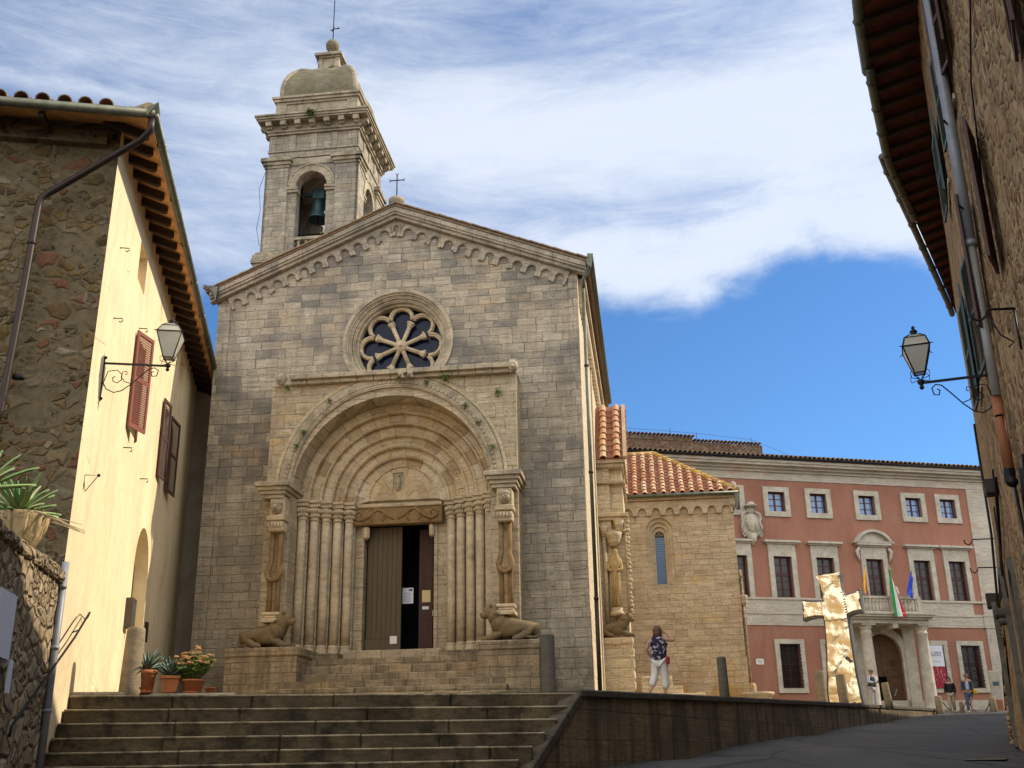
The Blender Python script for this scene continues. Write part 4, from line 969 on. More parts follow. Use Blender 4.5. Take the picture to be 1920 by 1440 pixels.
# coat of arms under a wide prelate's hat
w=MB(); x=1.42
w.lathe([(.0,.0),(.32,.02),(.42,.06),(.40,.10),(.22,.14),(.2,.26),(.1,.31)],(x,-.28,13.62),16)
w.sphere((x,-.18,13.45),.27,12,8,1,.6,.8)
w.plate([(x-.5,13.15),(x-.62,12.9),(x-.55,12.55),(x-.62,12.2),(x-.36,12.0),(x-.2,11.8),(x,11.62),(x+.2,11.8),(x+.36,12.0),(x+.62,12.2),(x+.55,12.55),(x+.62,12.9),(x+.5,13.15),(x+.2,13.3),(x-.2,13.3)],(),-.16,-.003)
w.sphere((x,-.16,12.75),.42,14,10,.9,.45,1.35)
for s in(-1,1):
    w.tube([(x+s*.2,-.25,13.4),(x+s*.5,-.22,13.25),(x+s*.6,-.2,13.0),(x+s*.5,-.2,12.8),(x+s*.62,-.2,12.5),(x+s*.55,-.2,12.2)],[.06,.08,.07,.06,.07,.05],7)
    for k in range(6): w.sphere((x+s*(.42+.08*(k%3)),-.22,12.05+.12*(k//3)-.1*(k%2)),.07,6,5)
    w.tube([(x+s*.3,-.3,12.2),(x+s*.2,-.34,12.5),(x+s*.32,-.33,12.8)],.04,6)
w.tube([(x,-.2,12.1),(x,-.2,11.8),(x,-.12,11.45)],[.2,.22,.06],8)
w.build('coat_of_arms',M['trim'],pa)
# arched doorway with columns and balcony
w=MB(); w.plate(archband(8.87,5.45,1.55,1.15,1.8,28),(),-.12,.15); w.box(7.0,7.5,-.16,-.003,1.8,7.05); w.box(10.2,10.9,-.16,-.003,1.8,7.05)
w.rbox(8.67,9.07,-.5,-.02,6.6,7.25,.0,bev=.04)
w.plate([(7.0,6.9),(10.95,6.9),(10.95,7.1),(7.0,7.1)],(),-.5,-.12)
dp=w.build('doorway_surround',M['trim'],pa)
for x in(7.25,10.75):
    w=MB(); w.lathe([(.46,0),(.46,.18),(.42,.2),(.44,.3),(.38,.38),(.36,.45),(.35,1.5),(.31,3.5),(.29,4.25),(.33,4.28),(.33,4.34),(.29,4.36),(.29,4.5),(.38,4.62),(.4,4.7)],(x,-1.15,2.2),20)
    w.box(x-.5,x+.5,-1.65,-.65,1.8,2.22); w.box(x-.42,x+.42,-1.57,-.70,6.90,7.0); w.build('column',M['trim'],dp)
w=MB(); w.box(6.35,11.0,-1.6,-.13,7.0,7.22); w.box(6.25,11.15,-1.75,-.13,7.22,7.34); w.box(6.15,11.3,-1.9,-.13,7.34,7.46); w.box(6.1,11.35,-1.98,-.13,7.46,7.54)
w.plate([(7.9,6.85),(8.1,6.99),(7.9,6.99)],(),-1.3,-.2)
for x in(8.72,): w.box(x,x+.3,-1.62,-.4,6.75,7.0)
bc=w.build('balcony_slab',M['trim'],pa)
w=MB()
w.box(6.85,10.65,-1.66,-1.44,8.36,8.50); w.box(6.85,10.65,-1.66,-1.44,7.545,7.66)
for x in(6.95,8.8,10.55): w.box(x-.13,x+.13,-1.66,-1.44,7.66,8.36)
for i in range(15):
    x=7.22+i*.226
    if abs(x-8.8)<.12: continue
    w.lathe([(.05,0),(.06,.05),(.10,.18),(.05,.36),(.035,.45),(.07,.58),(.06,.70)],(x,-1.55,7.66),8)
for x in(6.95,10.55):
    w.box(x-.1,x+.1,-1.44,-.1,8.36,8.50); w.box(x-.1,x+.1,-1.44,-.1,7.545,7.66)
    for i in range(5): w.lathe([(.05,0),(.06,.05),(.10,.18),(.05,.36),(.035,.45),(.07,.58),(.06,.70)],(x,-1.25+i*.24,7.66),8)
w.build('balustrade',M['trim'],bc)
w=MB(); w.plate(archpoly(8.87,5.45,1.15,1.8,24),[rect(8.1,9.05,1.9,4.25)],.18,.26)
for i in range(6): w.box(9.15,9.75,.165,.18,2.3+i*.5,2.68+i*.5)
for i in range(4): w.box(8.0+i*.45,8.38+i*.45,.165,.18,4.6,5.3)
w.box(8.82,8.92,.15,.2,4.3,6.5); w.box(7.75,10.0,.15,.2,4.28,4.42); w.build('arched_door',M['palw'],pa)
w=MB(); w.box(7.8,10.0,.9,1.0,1.6,6.6); w.build('dark_hall',M['black'],pa)
w=MB(); w.plate([(1.02,4.93),(1.06,4.88),(1.42,4.88),(1.46,4.93),(1.46,5.13),(1.42,5.18),(1.06,5.18),(1.02,5.13)],(),-.03,-.002); pq=w.build('street_plaque',M['white'],pa)
def text(s,size,loc,parent,mt,name='lettering',rot=(PI/2,0,0),align='CENTER'):
    c=bpy.data.curves.new(name,'FONT'); c.body=s; c.size=size; c.align_x=align; c.extrude=.002; c.materials.append(mt)
    o=bpy.data.objects.new(name,c); col.objects.link(o); 
    dg=bpy.context.evaluated_depsgraph_get(); me=bpy.data.meshes.new_from_object(o.evaluated_get(dg)); bpy.data.objects.remove(o)
    q=bpy.data.objects.new(name,me); col.objects.link(q); q.parent=parent; q.location=loc; q.rotation_euler=rot; return q
text('PIAZZA\nCHIGI',.10,(1.24,-.034,5.05),pq,M['iron'])

# ================================================================== YELLOW HOUSE (frame: x out of the sunny wall, y back along it)
ho=frame('yellow_house',HO,'yellow plastered house with a rubble stone front and deep tiled eaves left of the steps','house')
HH=11.05
yw=MB()
dr=[(4.95,1.0),(6.95,1.0)]+[(6.95-.0,4.1)]+arc(5.95,4.1,1.0,0,PI,20)[1:-1]+[(4.95,4.1)]
yw.plate([(-1.60,-1.2),(12.9,-1.2),(12.9,HH),(-1.13,HH),(-1.28,6.)],
  [dr,rect(1.82,2.75,9.4,10.25),rect(9.0,9.85,9.55,10.5),rect(2.45,3.45,6.45,8.45),rect(7.24,8.0,6.6,8.45)],-.30,0,ax='x')
yw.build('yellow_wall',M['yellow'],ho)
w=MB(); w.box(-.75,-.7,4.8,7.1,1.0,5.3); w.build('door_recess',M['yellow'],ho)
w=MB(); w.box(-.30,-.28,5.3,6.6,1.2,3.9); 
w=MB()
for a,b,c,d in((1.82,2.75,9.4,10.25),(9.,9.85,9.55,10.5)): w.box(-.27,-.25,a,b,c,d)
w.build('blind_window',M['yellow'],ho)
w=MB(); w.box(-.22,-.2,2.45,3.45,6.45,8.45); w.box(-.22,-.2,7.24,8.0,6.6,8.45); w.build('window_glass',M['glassbrown'],ho)
# stone front (battered) and body
w=MB(); w.add([(-14,-1.60,-1.2),(-.302,-1.60,-1.2),(-.302,-1.28,6),(-.302,-1.13,HH),(-14,-1.13,HH),(-14,-1.28,6),
               (-14,.0,-1.2),(-.302,0,-1.2),(-.302,0,6),(-.302,0,HH),(-14,0,HH),(-14,0,6)],
  [(0,1,2,5),(5,2,3,4),(6,11,8,7),(11,10,9,8),(1,7,8,2),(2,8,9,3),(4,3,9,10),(0,5,11,6),(5,4,10,11),(0,6,7,1)])
w.add([(-.30,-1.602,-1.2),(.0,-1.602,-1.2),(.0,-1.282,6),(-.30,-1.282,6),(0,-1.132,HH),(-.30,-1.132,HH)],[(0,1,2,3),(3,2,4,5)])
w.build('stone_front',M['rubL'],ho)
w=MB(); w.box(-14,-.302,12.5,12.9,-1,HH); w.box(-14,-13.6,.0,12.5,-1,HH); w.build('back_wall',M['greyplaster'],ho)
# roof: hip
EZ=10.80; OV=.60
A0=Vector((-14,-1.9,EZ));A1=Vector((OV,-1.9,EZ));A2=Vector((OV,13.6,EZ+.05));A3=Vector((-14,13.6,EZ)); RG1=Vector((-6.6,5.4,EZ+2.5)); RG0=Vector((-14,5.4,EZ+2.5))
w=MB(); up=Vector((0,0,.10))
w.add([A0+up,A1+up,A2+up,A3+up,RG1+up,RG0+up],[(0,1,4,5),(1,2,4),(2,3,5,4)]); w.add([A0,A1,A2,A3,RG1,RG0],[(0,1,4,5),(1,2,4),(2,3,5,4)]); w.add([A0,A1,A2,A3,A0+up,A1+up,A2+up,A3+up],[(0,1,5,4),(1,2,6,5),(2,3,7,6)])
rf=w.build('roof',M['tilePan'],ho)
w=MB(); dn=Vector((0,0,-.012)); w.add([A0+dn,A1+dn,A2+dn,A3+dn,RG1+dn,RG0+dn],[(0,1,4,5),(1,2,4),(2,3,5,4)]); w.build('soffit_tiles',M['cottoL'],rf)
c_=MB(); V=Vector((0,RG1.y-A0.y,2.5)); V.normalize(); 
tiles(c_,None,A0+up+Vector((.05,0,0)),(1,0,0),V,Vector((1,0,0)).cross(V),42,5,.35,.38,clip=lambda u,v: u<14.3-v*.9,r=.12)
V2=Vector((RG1.x-A1.x,0,2.5)); V2.normalize()
tiles(c_,None,A1+up+Vector((0,.3,0)),(0,1,0),V2,Vector((0,1,0)).cross(V2)*1,42,2,.35,.38,r=.12)
for k in range(8):
    a=A1+up+(RG1-A1)*(k*.05); b=A1+up+(RG1-A1)*((k+1.1)*.05); c_.tube([a+Vector((0,0,.05)),b+Vector((0,0,.03))],[.13,.11],8,smooth=False)
c_.build('cover_tiles',M['tileDark'],rf)
for i in range(27):
    y=-1.35+i*.55; sl=2.5/7.34
    if i in(2,) : pass
    w=MB(); w.plate([(-.28,EZ-.03+(OV+.28)*sl*.97),(OV-.08,EZ-.03+.08*sl),(OV-.08,EZ-.10),(OV-.14,EZ-.14),(OV-.24,EZ-.11),(-.28,EZ-.14+(OV+.28)*sl*.9)],(),y-.05,y+.05)
    w.build('rafter',M['rafter'],rf)
for i in range(9):
    x=-1.2-i*.78; w=MB(); w.box(x-.05,x+.05,-1.85,-1.0,EZ-.14,EZ-.03); w.build('rafter',M['rafter'],rf)
w=MB(); w.box(-14,-.2,-1.30,-1.0,10.55,10.80); w.build('eaves_brickwork',M['rubL'],ho)
w=MB(); w.tube([(-14,-1.98,EZ+.0),(OV+.1,-1.98,EZ+.02)],.085,10); w.add([(OV-.02,-2.08,EZ+.08),(OV+.16,-2.10,EZ+.19),(OV+.17,-1.9,EZ+.10),(OV+.16,-1.9,EZ-.05),(OV-.02,-2.08,EZ-.08)],[(0,1,2,3,4)]); w.build('front_gutter',M['copper'],ho)
w=MB(); w.tube([(OV+.09,-1.98,EZ+.0),(OV+.09,13.6,EZ+.05)],.075,10); 
for i in range(8): w.tube([(OV+.09,-1.+i*2,EZ+.0),(OV+.09,-.96+i*2,EZ)],.085,10)
w.build('side_gutter',M['copper'],ho)
w=MB(); w.tube([(OV+.05,-1.95,EZ-.05),(OV+.04,-1.9,EZ-.28),(OV-.12,-1.8,EZ-.42),(-1.0,-1.42,9.42),(-1.12,-1.42,9.3),(-1.14,-1.44,9.1),(-1.16,-1.48,7.6),(-1.2,-1.6,5.4),(-1.22,-1.62,5.25),(-1.35,-1.62,5.15),(-2.4,-1.62,5.0)],[.06]*11,10)
w.tube([(-1.15,-1.46,8.4),(-1.15,-1.46,8.44)],.075,10); w.build('downpipe',M['brownpipe'],ho)
w=MB(); w.tube([(-1.28,-1.68,4.8),(-1.28,-1.72,2.2)],.05,8); w.tube([(-1.28,-1.68,4.9),(-1.28,-1.68,4.8)],[.02,.055],8); w.build('conduit',M['greypipe'],ho)
w=MB(); w.tube([(-2.6,-1.6,6.0),(-1.6,-1.58,6.02),(-1.2,-1.58,5.95),(-1.15,-1.62,5.6),(-1.26,-1.66,4.9)],.012,5); w.tube([(-1.12,-1.5,6.0),(-.95,-1.5,6.0)],.05,6); w.build('cable',M['iron'],ho)
w=MB(); w.tube([(.07,-1.64,3.0),(.07,-1.66,1.6),(.07,-1.68,.0)],.055,10)
for z in(2.6,1.7,.8): w.tube([(.07,-1.67,z),(.07,-1.67,z+.05)],.066,10)
w.build('corner_pipe',M['greypipe'],ho)
def leaf(name,Mx,w_,h_,mt,label=None):
    b=MB(); louver(b,w_,h_); o=b.build(name,mt,ho); o.matrix_parent_inverse=Matrix(); o.matrix_local=Mx
    if label:o['label']=label
    return o
# shutters: leaf local x along width from the hinge; outer face -y
def shut(y,z,ang,w_,h_,mt,label=None): return leaf('shutter',Matrix.Translation((.03,y,z))@Matrix.Rotation(R(ang),4,'Z'),w_,h_,mt,label)
shut(2.30,6.40,68,.62,2.04,M['shred'],'red-brown louvred shutter standing half open')
shut(3.46,6.40,-66,-.60,2.04,M['shred'])
shut(6.62,6.52,81,.60,1.92,M['shdark']); shut(8.03,6.52,82,.84,1.92,M['shdark'])
w=MB()
for y,z in((2.3,5.95),(4.55,5.9),(2.6,8.6)): w.tube([(0,y,z),(.16,y,z),(.17,y,z-.06),(.13,y,z-.08)],.012,5)
w.build('shutter_stay',M['iron'],ho)
def hook(name,y,z,s,label):
    o=frame(name,HO@Matrix.Translation((0,y,z)),label,'hook'); w=MB()
    w.tube([(0,0,0),(s,0,0),(s*1.02,0,-s*.25),(s*.8,0,-s*.45),(s*.6,0,-s*.35)],.010,5); w.sphere((0,0,0),.02,6,5); w.build('bent_bar',M['iron'],o)
hook('iron_hook',-.1,9.1,.16,'small iron hook high on the yellow wall near its front corner')
hook('iron_hook',.05,7.75,.16,'small iron hook on the yellow wall above the lantern bracket')
o=frame('triangular_bracket',HO@Matrix.Translation((0,-.75,4.6)),'small black wire bracket low on the yellow wall below the lantern','bracket')
w=MB(); w.tube([(0,0,0),(.22,0,0),(.03,0,-.28),(0,0,-.1)],.009,5); w.tube([(0,0,0),(0,0,-.25)],.009,5); w.sphere((.22,0,0),.03,6,5); w.build('wire_arm',M['iron'],o)
o=frame('mailbox',HO@Matrix.Translation((0,4.6,2.75)),'dark metal letterbox beside the arched doorway of the yellow house','letterbox')
w=MB(); w.rbox(0,.16,-.2,.2,0,.6,.0,bev=.01); w.build('box_body',M['steelside'],o); w=MB(); w.box(.16,.165,-.15,.15,.1,.5); w.build('front_plate',M['copper'],o)
o=frame('wall_grille_box',HO@Matrix.Translation((0,7.3,2.75)),'small dark entry box on the far side of the arched doorway','box')
w=MB(); w.rbox(0,.07,-.09,.09,0,.45,.0,bev=.01); w.build('box_body',M['brownpipe'],o)
w=MB(); w.rbox(0,.03,-.0,.03,0,.25,.0,bev=.005)

# alley wall closing the gap
aw=frame('grey_building',HO@Matrix.Translation((0,12.95,0)),'narrow grey plastered wall in shade between yellow house and church','building')
w=MB(); w.box(-1.2,7,0,.4,-.5,11.2); w.build('grey_wall',M['greyplaster'],aw)
w=MB(); w.box(-1.5,7,-.3,.7,11.2,11.35); w.build('roof',M['tileDark'],aw)

# ================================================================== RIGHT BUILDING (curved street front)
plan=[(-4,1.2),(4,3.3),(8,4.75),(12,5.98),(14,6.68),(15,7.04),(17,7.84),(19.5,8.93),(22.5,10.26),(26.3,11.93),(28.5,12.9),(30.5,14.0),(31.5,16.5)]
def wx(Y,z=6.):
    for (y0,x0),(y1,x1) in zip(plan,plan[1:]):
        if y0<=Y<=y1:
            t_=(Y-y0)/(y1-y0); x=x0+(x1-x0)*t_; break
    else: x=plan[-1][1]
    bt=max(0,min(1,(Y-18)/8)); 
    return x-.38*bt*max(0,min(1,(5.5-z)/5.))
def wt(Y):
    a=Vector((wx(Y+.05)-wx(Y-.05),.1,0)).normalized(); return a
def wframe(Y,z):
    """local frame on the right-hand wall: x along the wall away from the camera, -y out into the street"""
    t_=wt(Y); n_=Vector((-t_.y,t_.x,0))   # street side
    m=Matrix(((-t_.x,-n_.x,0,wx(Y,z)),(-t_.y,-n_.y,0,Y),(0,0,1,z),(0,0,0,1))); return m
rb=tag(bpy.data.objects.new('old_townhouse',None),'tall shaded old house with peeling plaster, shutters and deep eaves along the right edge','house'); col.objects.link(rb)
RZt=12.15
w=MB(); ys=[-4,0,4,6,8,10,12,13,14,15,16,17,18,19.5,21,22.5,24,26.3,27.5,28.5,29.5,30.5,31.5]; zz=[-2.5,-1,0,.6,1.2,2,3,4,5.5,8,10,RZt+.3]
vs=[];fs=[]
for y in ys:
    for z in zz:
        nn=mnoise.noise(Vector((y*.5,z*.5,1)))*.05; vs.append((wx(y,z)+nn*(1 if y<27 else .6),y,z))
m_=len(zz)
for i in range(len(ys)-1):
    for j in range(m_-1): fs.append((i*m_+j,(i+1)*m_+j,(i+1)*m_+j+1,i*m_+j+1))
for z0 in(0,):
    pass
w.add(vs,fs,True)
o0=len(w.v); w.box(20.,30,-4,31.5,-2,RZt); 
w.add([(16.5,31.5,-2),(30,31.5,-2),(30,31.5,RZt),(16.5,31.5,RZt)],[(0,1,2,3)])
w.build('wall',M['rubR'],rb,fix=False)
# stone base courses at the far corner
w=MB()
for i in range(46):
    Y=random.uniform(25.5,29.0); z=.2+3.2*(i/46)
    m=wframe(Y,z); w.rbox(-.2,.2,-.05-.05*random.random(),.1,-.11,.11,.03,seed=i,M=m,bev=.05)
w.build('base_stones',M['rubR'],rb)
# eaves
def eo(Y): return .92 if Y<19.7 else max(.02,.92-(Y-19.7)*.105)
w=MB(); vs=[];fs=[]
ys=[-4,4,8,12,14,15,16,17,18.3,19.7,21,22.5,24,26,28.5,31]
for y in ys:
    t_=wt(min(y,28)); n_=Vector((-t_.y,t_.x,0)); b=Vector((wx(y),y,0))
    for off,z in((eo(y),RZt-.05),(-3.5,RZt+1.0),(eo(y),RZt+.06),(-3.5,RZt+1.12)):
        p=b+n_*off; vs.append((p.x,p.y,z))
for i in range(len(ys)-1):
    a=i*4; b=a+4; fs+= [(a,b,b+1,a+1),(a+2,a+3,b+3,b+2),(a,a+2,b+2,b)]
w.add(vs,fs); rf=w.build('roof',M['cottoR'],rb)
Y=1.;k=0
while Y<28:
    t_=wt(Y); m=wframe(Y,RZt); w=MB(); e=eo(Y)
    w.plate([(-e+.02,-.16),(.4,.06),(.4,.12+.02),(-e+.02,-.055)],(),-.05,.05,M=m@Matrix.Rotation(PI/2,4,'Z')@Matrix.Scale(-1,4,(1,0,0)) if False else m@Matrix(((0,1,0,0),(1,0,0,0),(0,0,1,0),(0,0,0,1))))
    w.build('rafter',M['rafter'],rf); Y+=.52; k+=1
    if Y>16:
        pass
def gut(y0,y1,z,r,ex=.05,n=14,name='eaves_gutter'):
    w=MB(); P=[]
    for i in range(n+1):
        y=y0+(y1-y0)*i/n; t_=wt(min(y,28)); n_=Vector((-t_.y,t_.x,0)); p=Vector((wx(y),y,z))+n_*(eo(y)+ex); P.append(p)
    w.tube(P,r,8)
    for i in range(1,n,2): w.tube([P[i]+Vector((-.0,-.03,0)),P[i]+Vector((0,.03,0))],r*1.25,8)
    return w.build(name,M['copper'],rb)
gut(-4,16.6,RZt-.02,.10); gut(16.4,22.4,RZt-.10,.09,.0); gut(19.5,28.6,RZt-.05,.08,.10)
w=MB(); Pp=[]
for z,y,off in((RZt-.2,12.5,.75),(RZt-.9,12.5,.15),(10,12.55,.12),(8,12.6,.12),(6.4,12.7,.12)):
    m=wframe(y,z); Pp.append(m@Vector((0,-off,0)))
w.tube(Pp,.075,12); w.tube([Pp[-1]+Vector((0,0,.03)),Pp[-1]-Vector((0,0,.05))],.09,12)
w.build('downpipe',M['greypipe'],rb)
w=MB(); Pp=[wframe(12.7+.05*i,z)@Vector((0,-.12,0)) for i,z in enumerate((6.4,5.4,4.3))]; w.tube(Pp,.058,12); w.build('downpipe_middle',plain('light_grey_pipe',(.34,.33,.31),.5,.3),rb)
w=MB(); Pp=[wframe(12.85,z)@Vector((0,-.12,0)) for z in(4.3,3.35)]; w.tube(Pp,.065,12); w.build('clay_downpipe',M['clay'],rb)
w=MB(); Pp=[wframe(12.85,3.35)@Vector((0,-.12,0)),wframe(12.85,3.2)@Vector((0,-.13,0)),wframe(12.5,3.1)@Vector((0,-.15,0))]; w.tube(Pp,.07,10)
for z,a in((8.2,.0),(6.9,.2),(4.0,0)): w.tube([wframe(12.65,z)@Vector((-.35,-.05,.1)),wframe(12.65,z)@Vector((.3,-.22,-.1))],.016,5)
w.build('pipe_bracket',M['iron'],rb)
def rshut(Y,z,w_,h_,ang,mt,name='shutter',label=None):
    b=MB(); louver(b,w_,h_,fr=.05); o=b.build(name,mt,rb); o.matrix_parent_inverse=Matrix(); o.matrix_local=wframe(Y,z)@Matrix.Translation((0,-.03,0))@Matrix.Rotation(R(ang),4,'Z'); 
    if label:o['label']=label
    return o
B_=M['shblue'];D_=M['shdark']
# blue-green pairs: both leaves folded flat on the wall, standing a little proud
for Y,z,h_ in((13.35,8.55,1.55),(15.7,8.6,1.5),(13.95,5.15,1.75),(16.3,5.4,1.8)):
    rshut(Y,z,.62,h_,-4,B_,label='blue-green louvred shutter folded against the wall' if Y==13.35 else None); rshut(Y-.02,z,-.62,h_,4,B_)
    w=MB(); w.box(-.1,.95,.0,-.02,-.08,-.0,wframe(Y,z)@Matrix.Translation((0,-.02,0))); w.build('window_sill',M['carve'],rb)
rshut(12.15,8.85,.55,1.7,-10,D_); rshut(12.25,8.9,-.5,1.7,14,D_)
rshut(11.45,5.35,.60,1.85,-16,D_,label='dark brown shutter standing open from the wall'); rshut(12.95,5.2,.42,1.9,-24,D_)
rshut(8.6,6.25,.7,1.9,-10,D_)
# openings at street level: arched doorways of stone
def rdoor(Y,z,w_,h_,r_=True):
    m=wframe(Y,z); w=MB()
    o_=[(-w_-.18,0),(w_+.18,0)]+arc(0,h_,w_+.18,0,PI,14); i_=[(-w_,.02),(w_,.02)]+arc(0,h_,w_,0,PI,14)
    w.plate(o_,[i_],-.05,.05,M=m); o=w.build('door_surround',M['bollgrey'],rb)
    w=MB(); w.plate(i_,(),-.02,-.005,M=m); w.build('door_panel',M['darkw'],o); return o
rdoor(24.6,.15,.6,2.35); rdoor(19.6,-.3,.55,2.8); rdoor(16.2,-.45,.5,2.6)
w=MB(); m=wframe(22.4,2.75)
w.rbox(-.28,.28,-.22,.1,-.08,.10,.02,M=m,bev=.04); w.rbox(-.22,.22,-.15,.1,-.22,-.08,.02,M=m,seed=4,bev=.05); w.build('stone_corbel',M['bollgrey'],rb)
w=MB(); w.box(-.13,.13,-.115,-.105,1.9,2.25,wframe(24.6,.15)); w.build('door_number_sheet',M['paper'],rb)
# cables and pipes on the lower wall
w=MB()
def wp(Y,z,off=.05): return wframe(Y,z)@Vector((0,-off,0))
w.tube([wp(12.3,3.2),wp(12.5,2.9),wp(12.7,2.2),wp(13.2,1.7)],.03,6); w.tube([wp(13.3,3.3,.04),wp(13.0,2.9,.07),wp(13.0,2.4),wp(13.6,1.6)],.022,6); w.tube([wp(12.0,3.3),wp(12.3,2.6,.08),wp(12.4,2.0)],.018,5)
w.tube([wp(15.5,3.9),wp(17,3.3),wp(19,3.15),wp(21,3.3),wp(23,3.1),wp(26,3.3)],.025,6); w.tube([wp(15.8,4.1),wp(17.2,3.2),wp(19.5,3.0),wp(22,3.0)],.018,5)
w.tube([wp(25.5,7.8),wp(25.5,5),wp(26,3.4),wp(26.5,1.0,.08)],.03,6); w.tube([wp(17.5,3.9),wp(18.4,3.0),wp(18.2,2.5)],.015,5)
w.tube([wp(9.2,9.8,.03),wp(10.2,8.2,.04),wp(11.,7.7,.04),wp(11.3,6.9,.04),wp(11.8,5.9,.04)],.012,5)
w.build('wall_cables',M['iron'],rb)
w=MB(); m=wframe(16.1,3.9); w.rbox(-.14,.14,-.2,.0,-.12,.12,.01,M=m); w.build('junction_box',M['brownpipe'],rb); w=MB(); m=wframe(26.2,3.5); w.rbox(-.2,.2,-.3,.0,-.15,.2,.01,M=m); w.build('junction_box',M['brownpipe'],rb)
for i,(Y,z,s,lb) in enumerate(((26.0,5.0,.5,'upper of the two hooked iron rods on the far edge of the right house'),(26.3,4.35,.42,'lower of the two hooked iron rods on the far edge of the right house'),(11.1,4.75,.3,'curled iron bracket beside the dark open shutter on the right house'))):
    m=wframe(Y,z); o=frame('iron_hook',m,lb,'hook'); w=MB()
    w.tube([(0,0,0),(0,-s,.03),(0,-s-.02,-.05),(0,-s-.09,-.10),(0,-s-.17,-.05),(0,-s-.18,.03)],.016,5)
    if i==2: w.tube([(0,-.02,.0),(0,-.02,-.5)],.012,5); w.tube([(0,-s,0),(0,-s*.8,-.2),(0,-.2,-.3),(0,-.08,-.4),(0,-.14,-.45)],.01,5)
    w.build('bent_bar',M['iron'],o)
# second row further up the street, out of sight behind the first corner; it shades the road
r2=thing('townhouse_row','shaded townhouses continuing up the street behind the right-hand house','houses')
w=MB(); w.add([(17.5,32,-1),(25.2,43.5,0),(31,54,0),(42,46,0),(32,26,-1)]+[(17.5,32,10.6),(25.2,43.5,10.6),(31,54,10.6),(42,46,10.6),(32,26,10.6)],[(0,1,6,5),(1,2,7,6),(2,3,8,7),(3,4,9,8),(4,0,5,9),(5,6,7,8,9),(0,4,3,2,1)]); w.build('wall',M['rubR'],r2)
# ================================================================== GROUND, STREET, TERRACE
def wallX(Y): return 1.09+.554*(Y-19.35)
w=MB(); nx,ny=40,60; vs=[];fs=[]
for j in range(ny+1):
    Y=-40+j*(140/ny)
    for i in range(nx+1):
        X=-90+i*(200/nx); vs.append((X,Y,zs(Y)-(.35 if X<wallX(Y)-3 else 0)))
for j in range(ny):
    for i in range(nx): a=j*(nx+1)+i; fs.append((a,a+1,a+nx+2,a+nx+1))
w.add(vs,fs,True)
w.add([(-2000,-2000,-6),(2000,-2000,-6),(2000,2000,-6),(-2000,2000,-6)],[(0,1,2,3)])
tag(w.build('street',M['asphalt']),kind='structure')
w=MB(); Lf=[(-7.30,17.86),(-24,62)]; Rt=[(1.12,19.36),(24.7,62.)]; n=30;m_=14; vs=[];fs=[]
for j in range(n+1):
    t_=j/n; a=Vector(Lf[0]).lerp(Vector(Lf[1]),t_); b=Vector(Rt[0]).lerp(Vector(Rt[1]),t_); b.x=wallX(b.y)-.06
    for i in range(m_+1):
        p=a.lerp(b,i/m_); vs.append((p.x,p.y,zt(p.y)))
for j in range(n):
    for i in range(m_): a=j*(m_+1)+i; fs.append((a,a+1,a+m_+2,a+m_+1))
w.add(vs,fs,True); tag(w.build('terrace_paving',M['pave']),kind='structure')
# drain cover set in the street
dc=thing('drain_cover','rectangular ribbed drain cover set in the grey street at lower right','drain',(8.5,20.6,zs(20.6)+.004),-.5)
w=MB(); w.box(-.35,.35,-.35,.35,0,.008); 
for i in range(8): w.box(-.3,.3,-.3+i*.08,-.27+i*.08,.009,.016)
w.build('cover_plate',M['copper'],dc)
M['litedge']=stone('lit_edge_stone',(.34,.27,.17),var=.5,streak=3,lich=(.07,.055,.035),bump=.6)  # pale strip that paints the light caught along each step's front edge
# ------------------------------------------------ flight of steps
st=frame('stone_steps',HO,'wide flight of dark worn stone steps climbing to the church terrace','steps')
zk=[1.135,.905,.683,.464,.251,.050,-.15,-.35,-.55,-.75]
ends=[8.42,8.15,7.85,7.55,7.28,7.0,6.7,6.4,6.1,5.8]
for k,z in enumerate(zk):
    d0=-.33*k; xa=.015; xe=8.46-.28*k
    w=MB(); nz_=MB(); x=xa; nn=0
    while x<xe-.05:
        L=random.uniform(1.0,2.3); x1=min(xe,x+L)
        if xe-x1<.5: x1=xe
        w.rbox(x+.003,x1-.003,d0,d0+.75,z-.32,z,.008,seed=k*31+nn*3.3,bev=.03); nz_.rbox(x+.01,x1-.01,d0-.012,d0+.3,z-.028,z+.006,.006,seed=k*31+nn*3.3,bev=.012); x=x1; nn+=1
    o=w.build('step',M['step'],st); nz_.build('lit_edge_strip',M['litedge'],o)
w=MB(); w.box(0,8.3,.33,.9,.6,1.10); w.build('top_landing',M['pave'],st)
w=MB(); w.rbox(.02,.95,.05,.8,1.10,1.20,.006,bev=.03); w.rbox(.97,2.6,.28,1.3,1.10,1.19,.006,bev=.03,seed=2); w.rbox(2.6,4.2,.40,1.5,1.10,1.165,.006,bev=.02,seed=5);w.build('raised_slab',M['pave'],st)
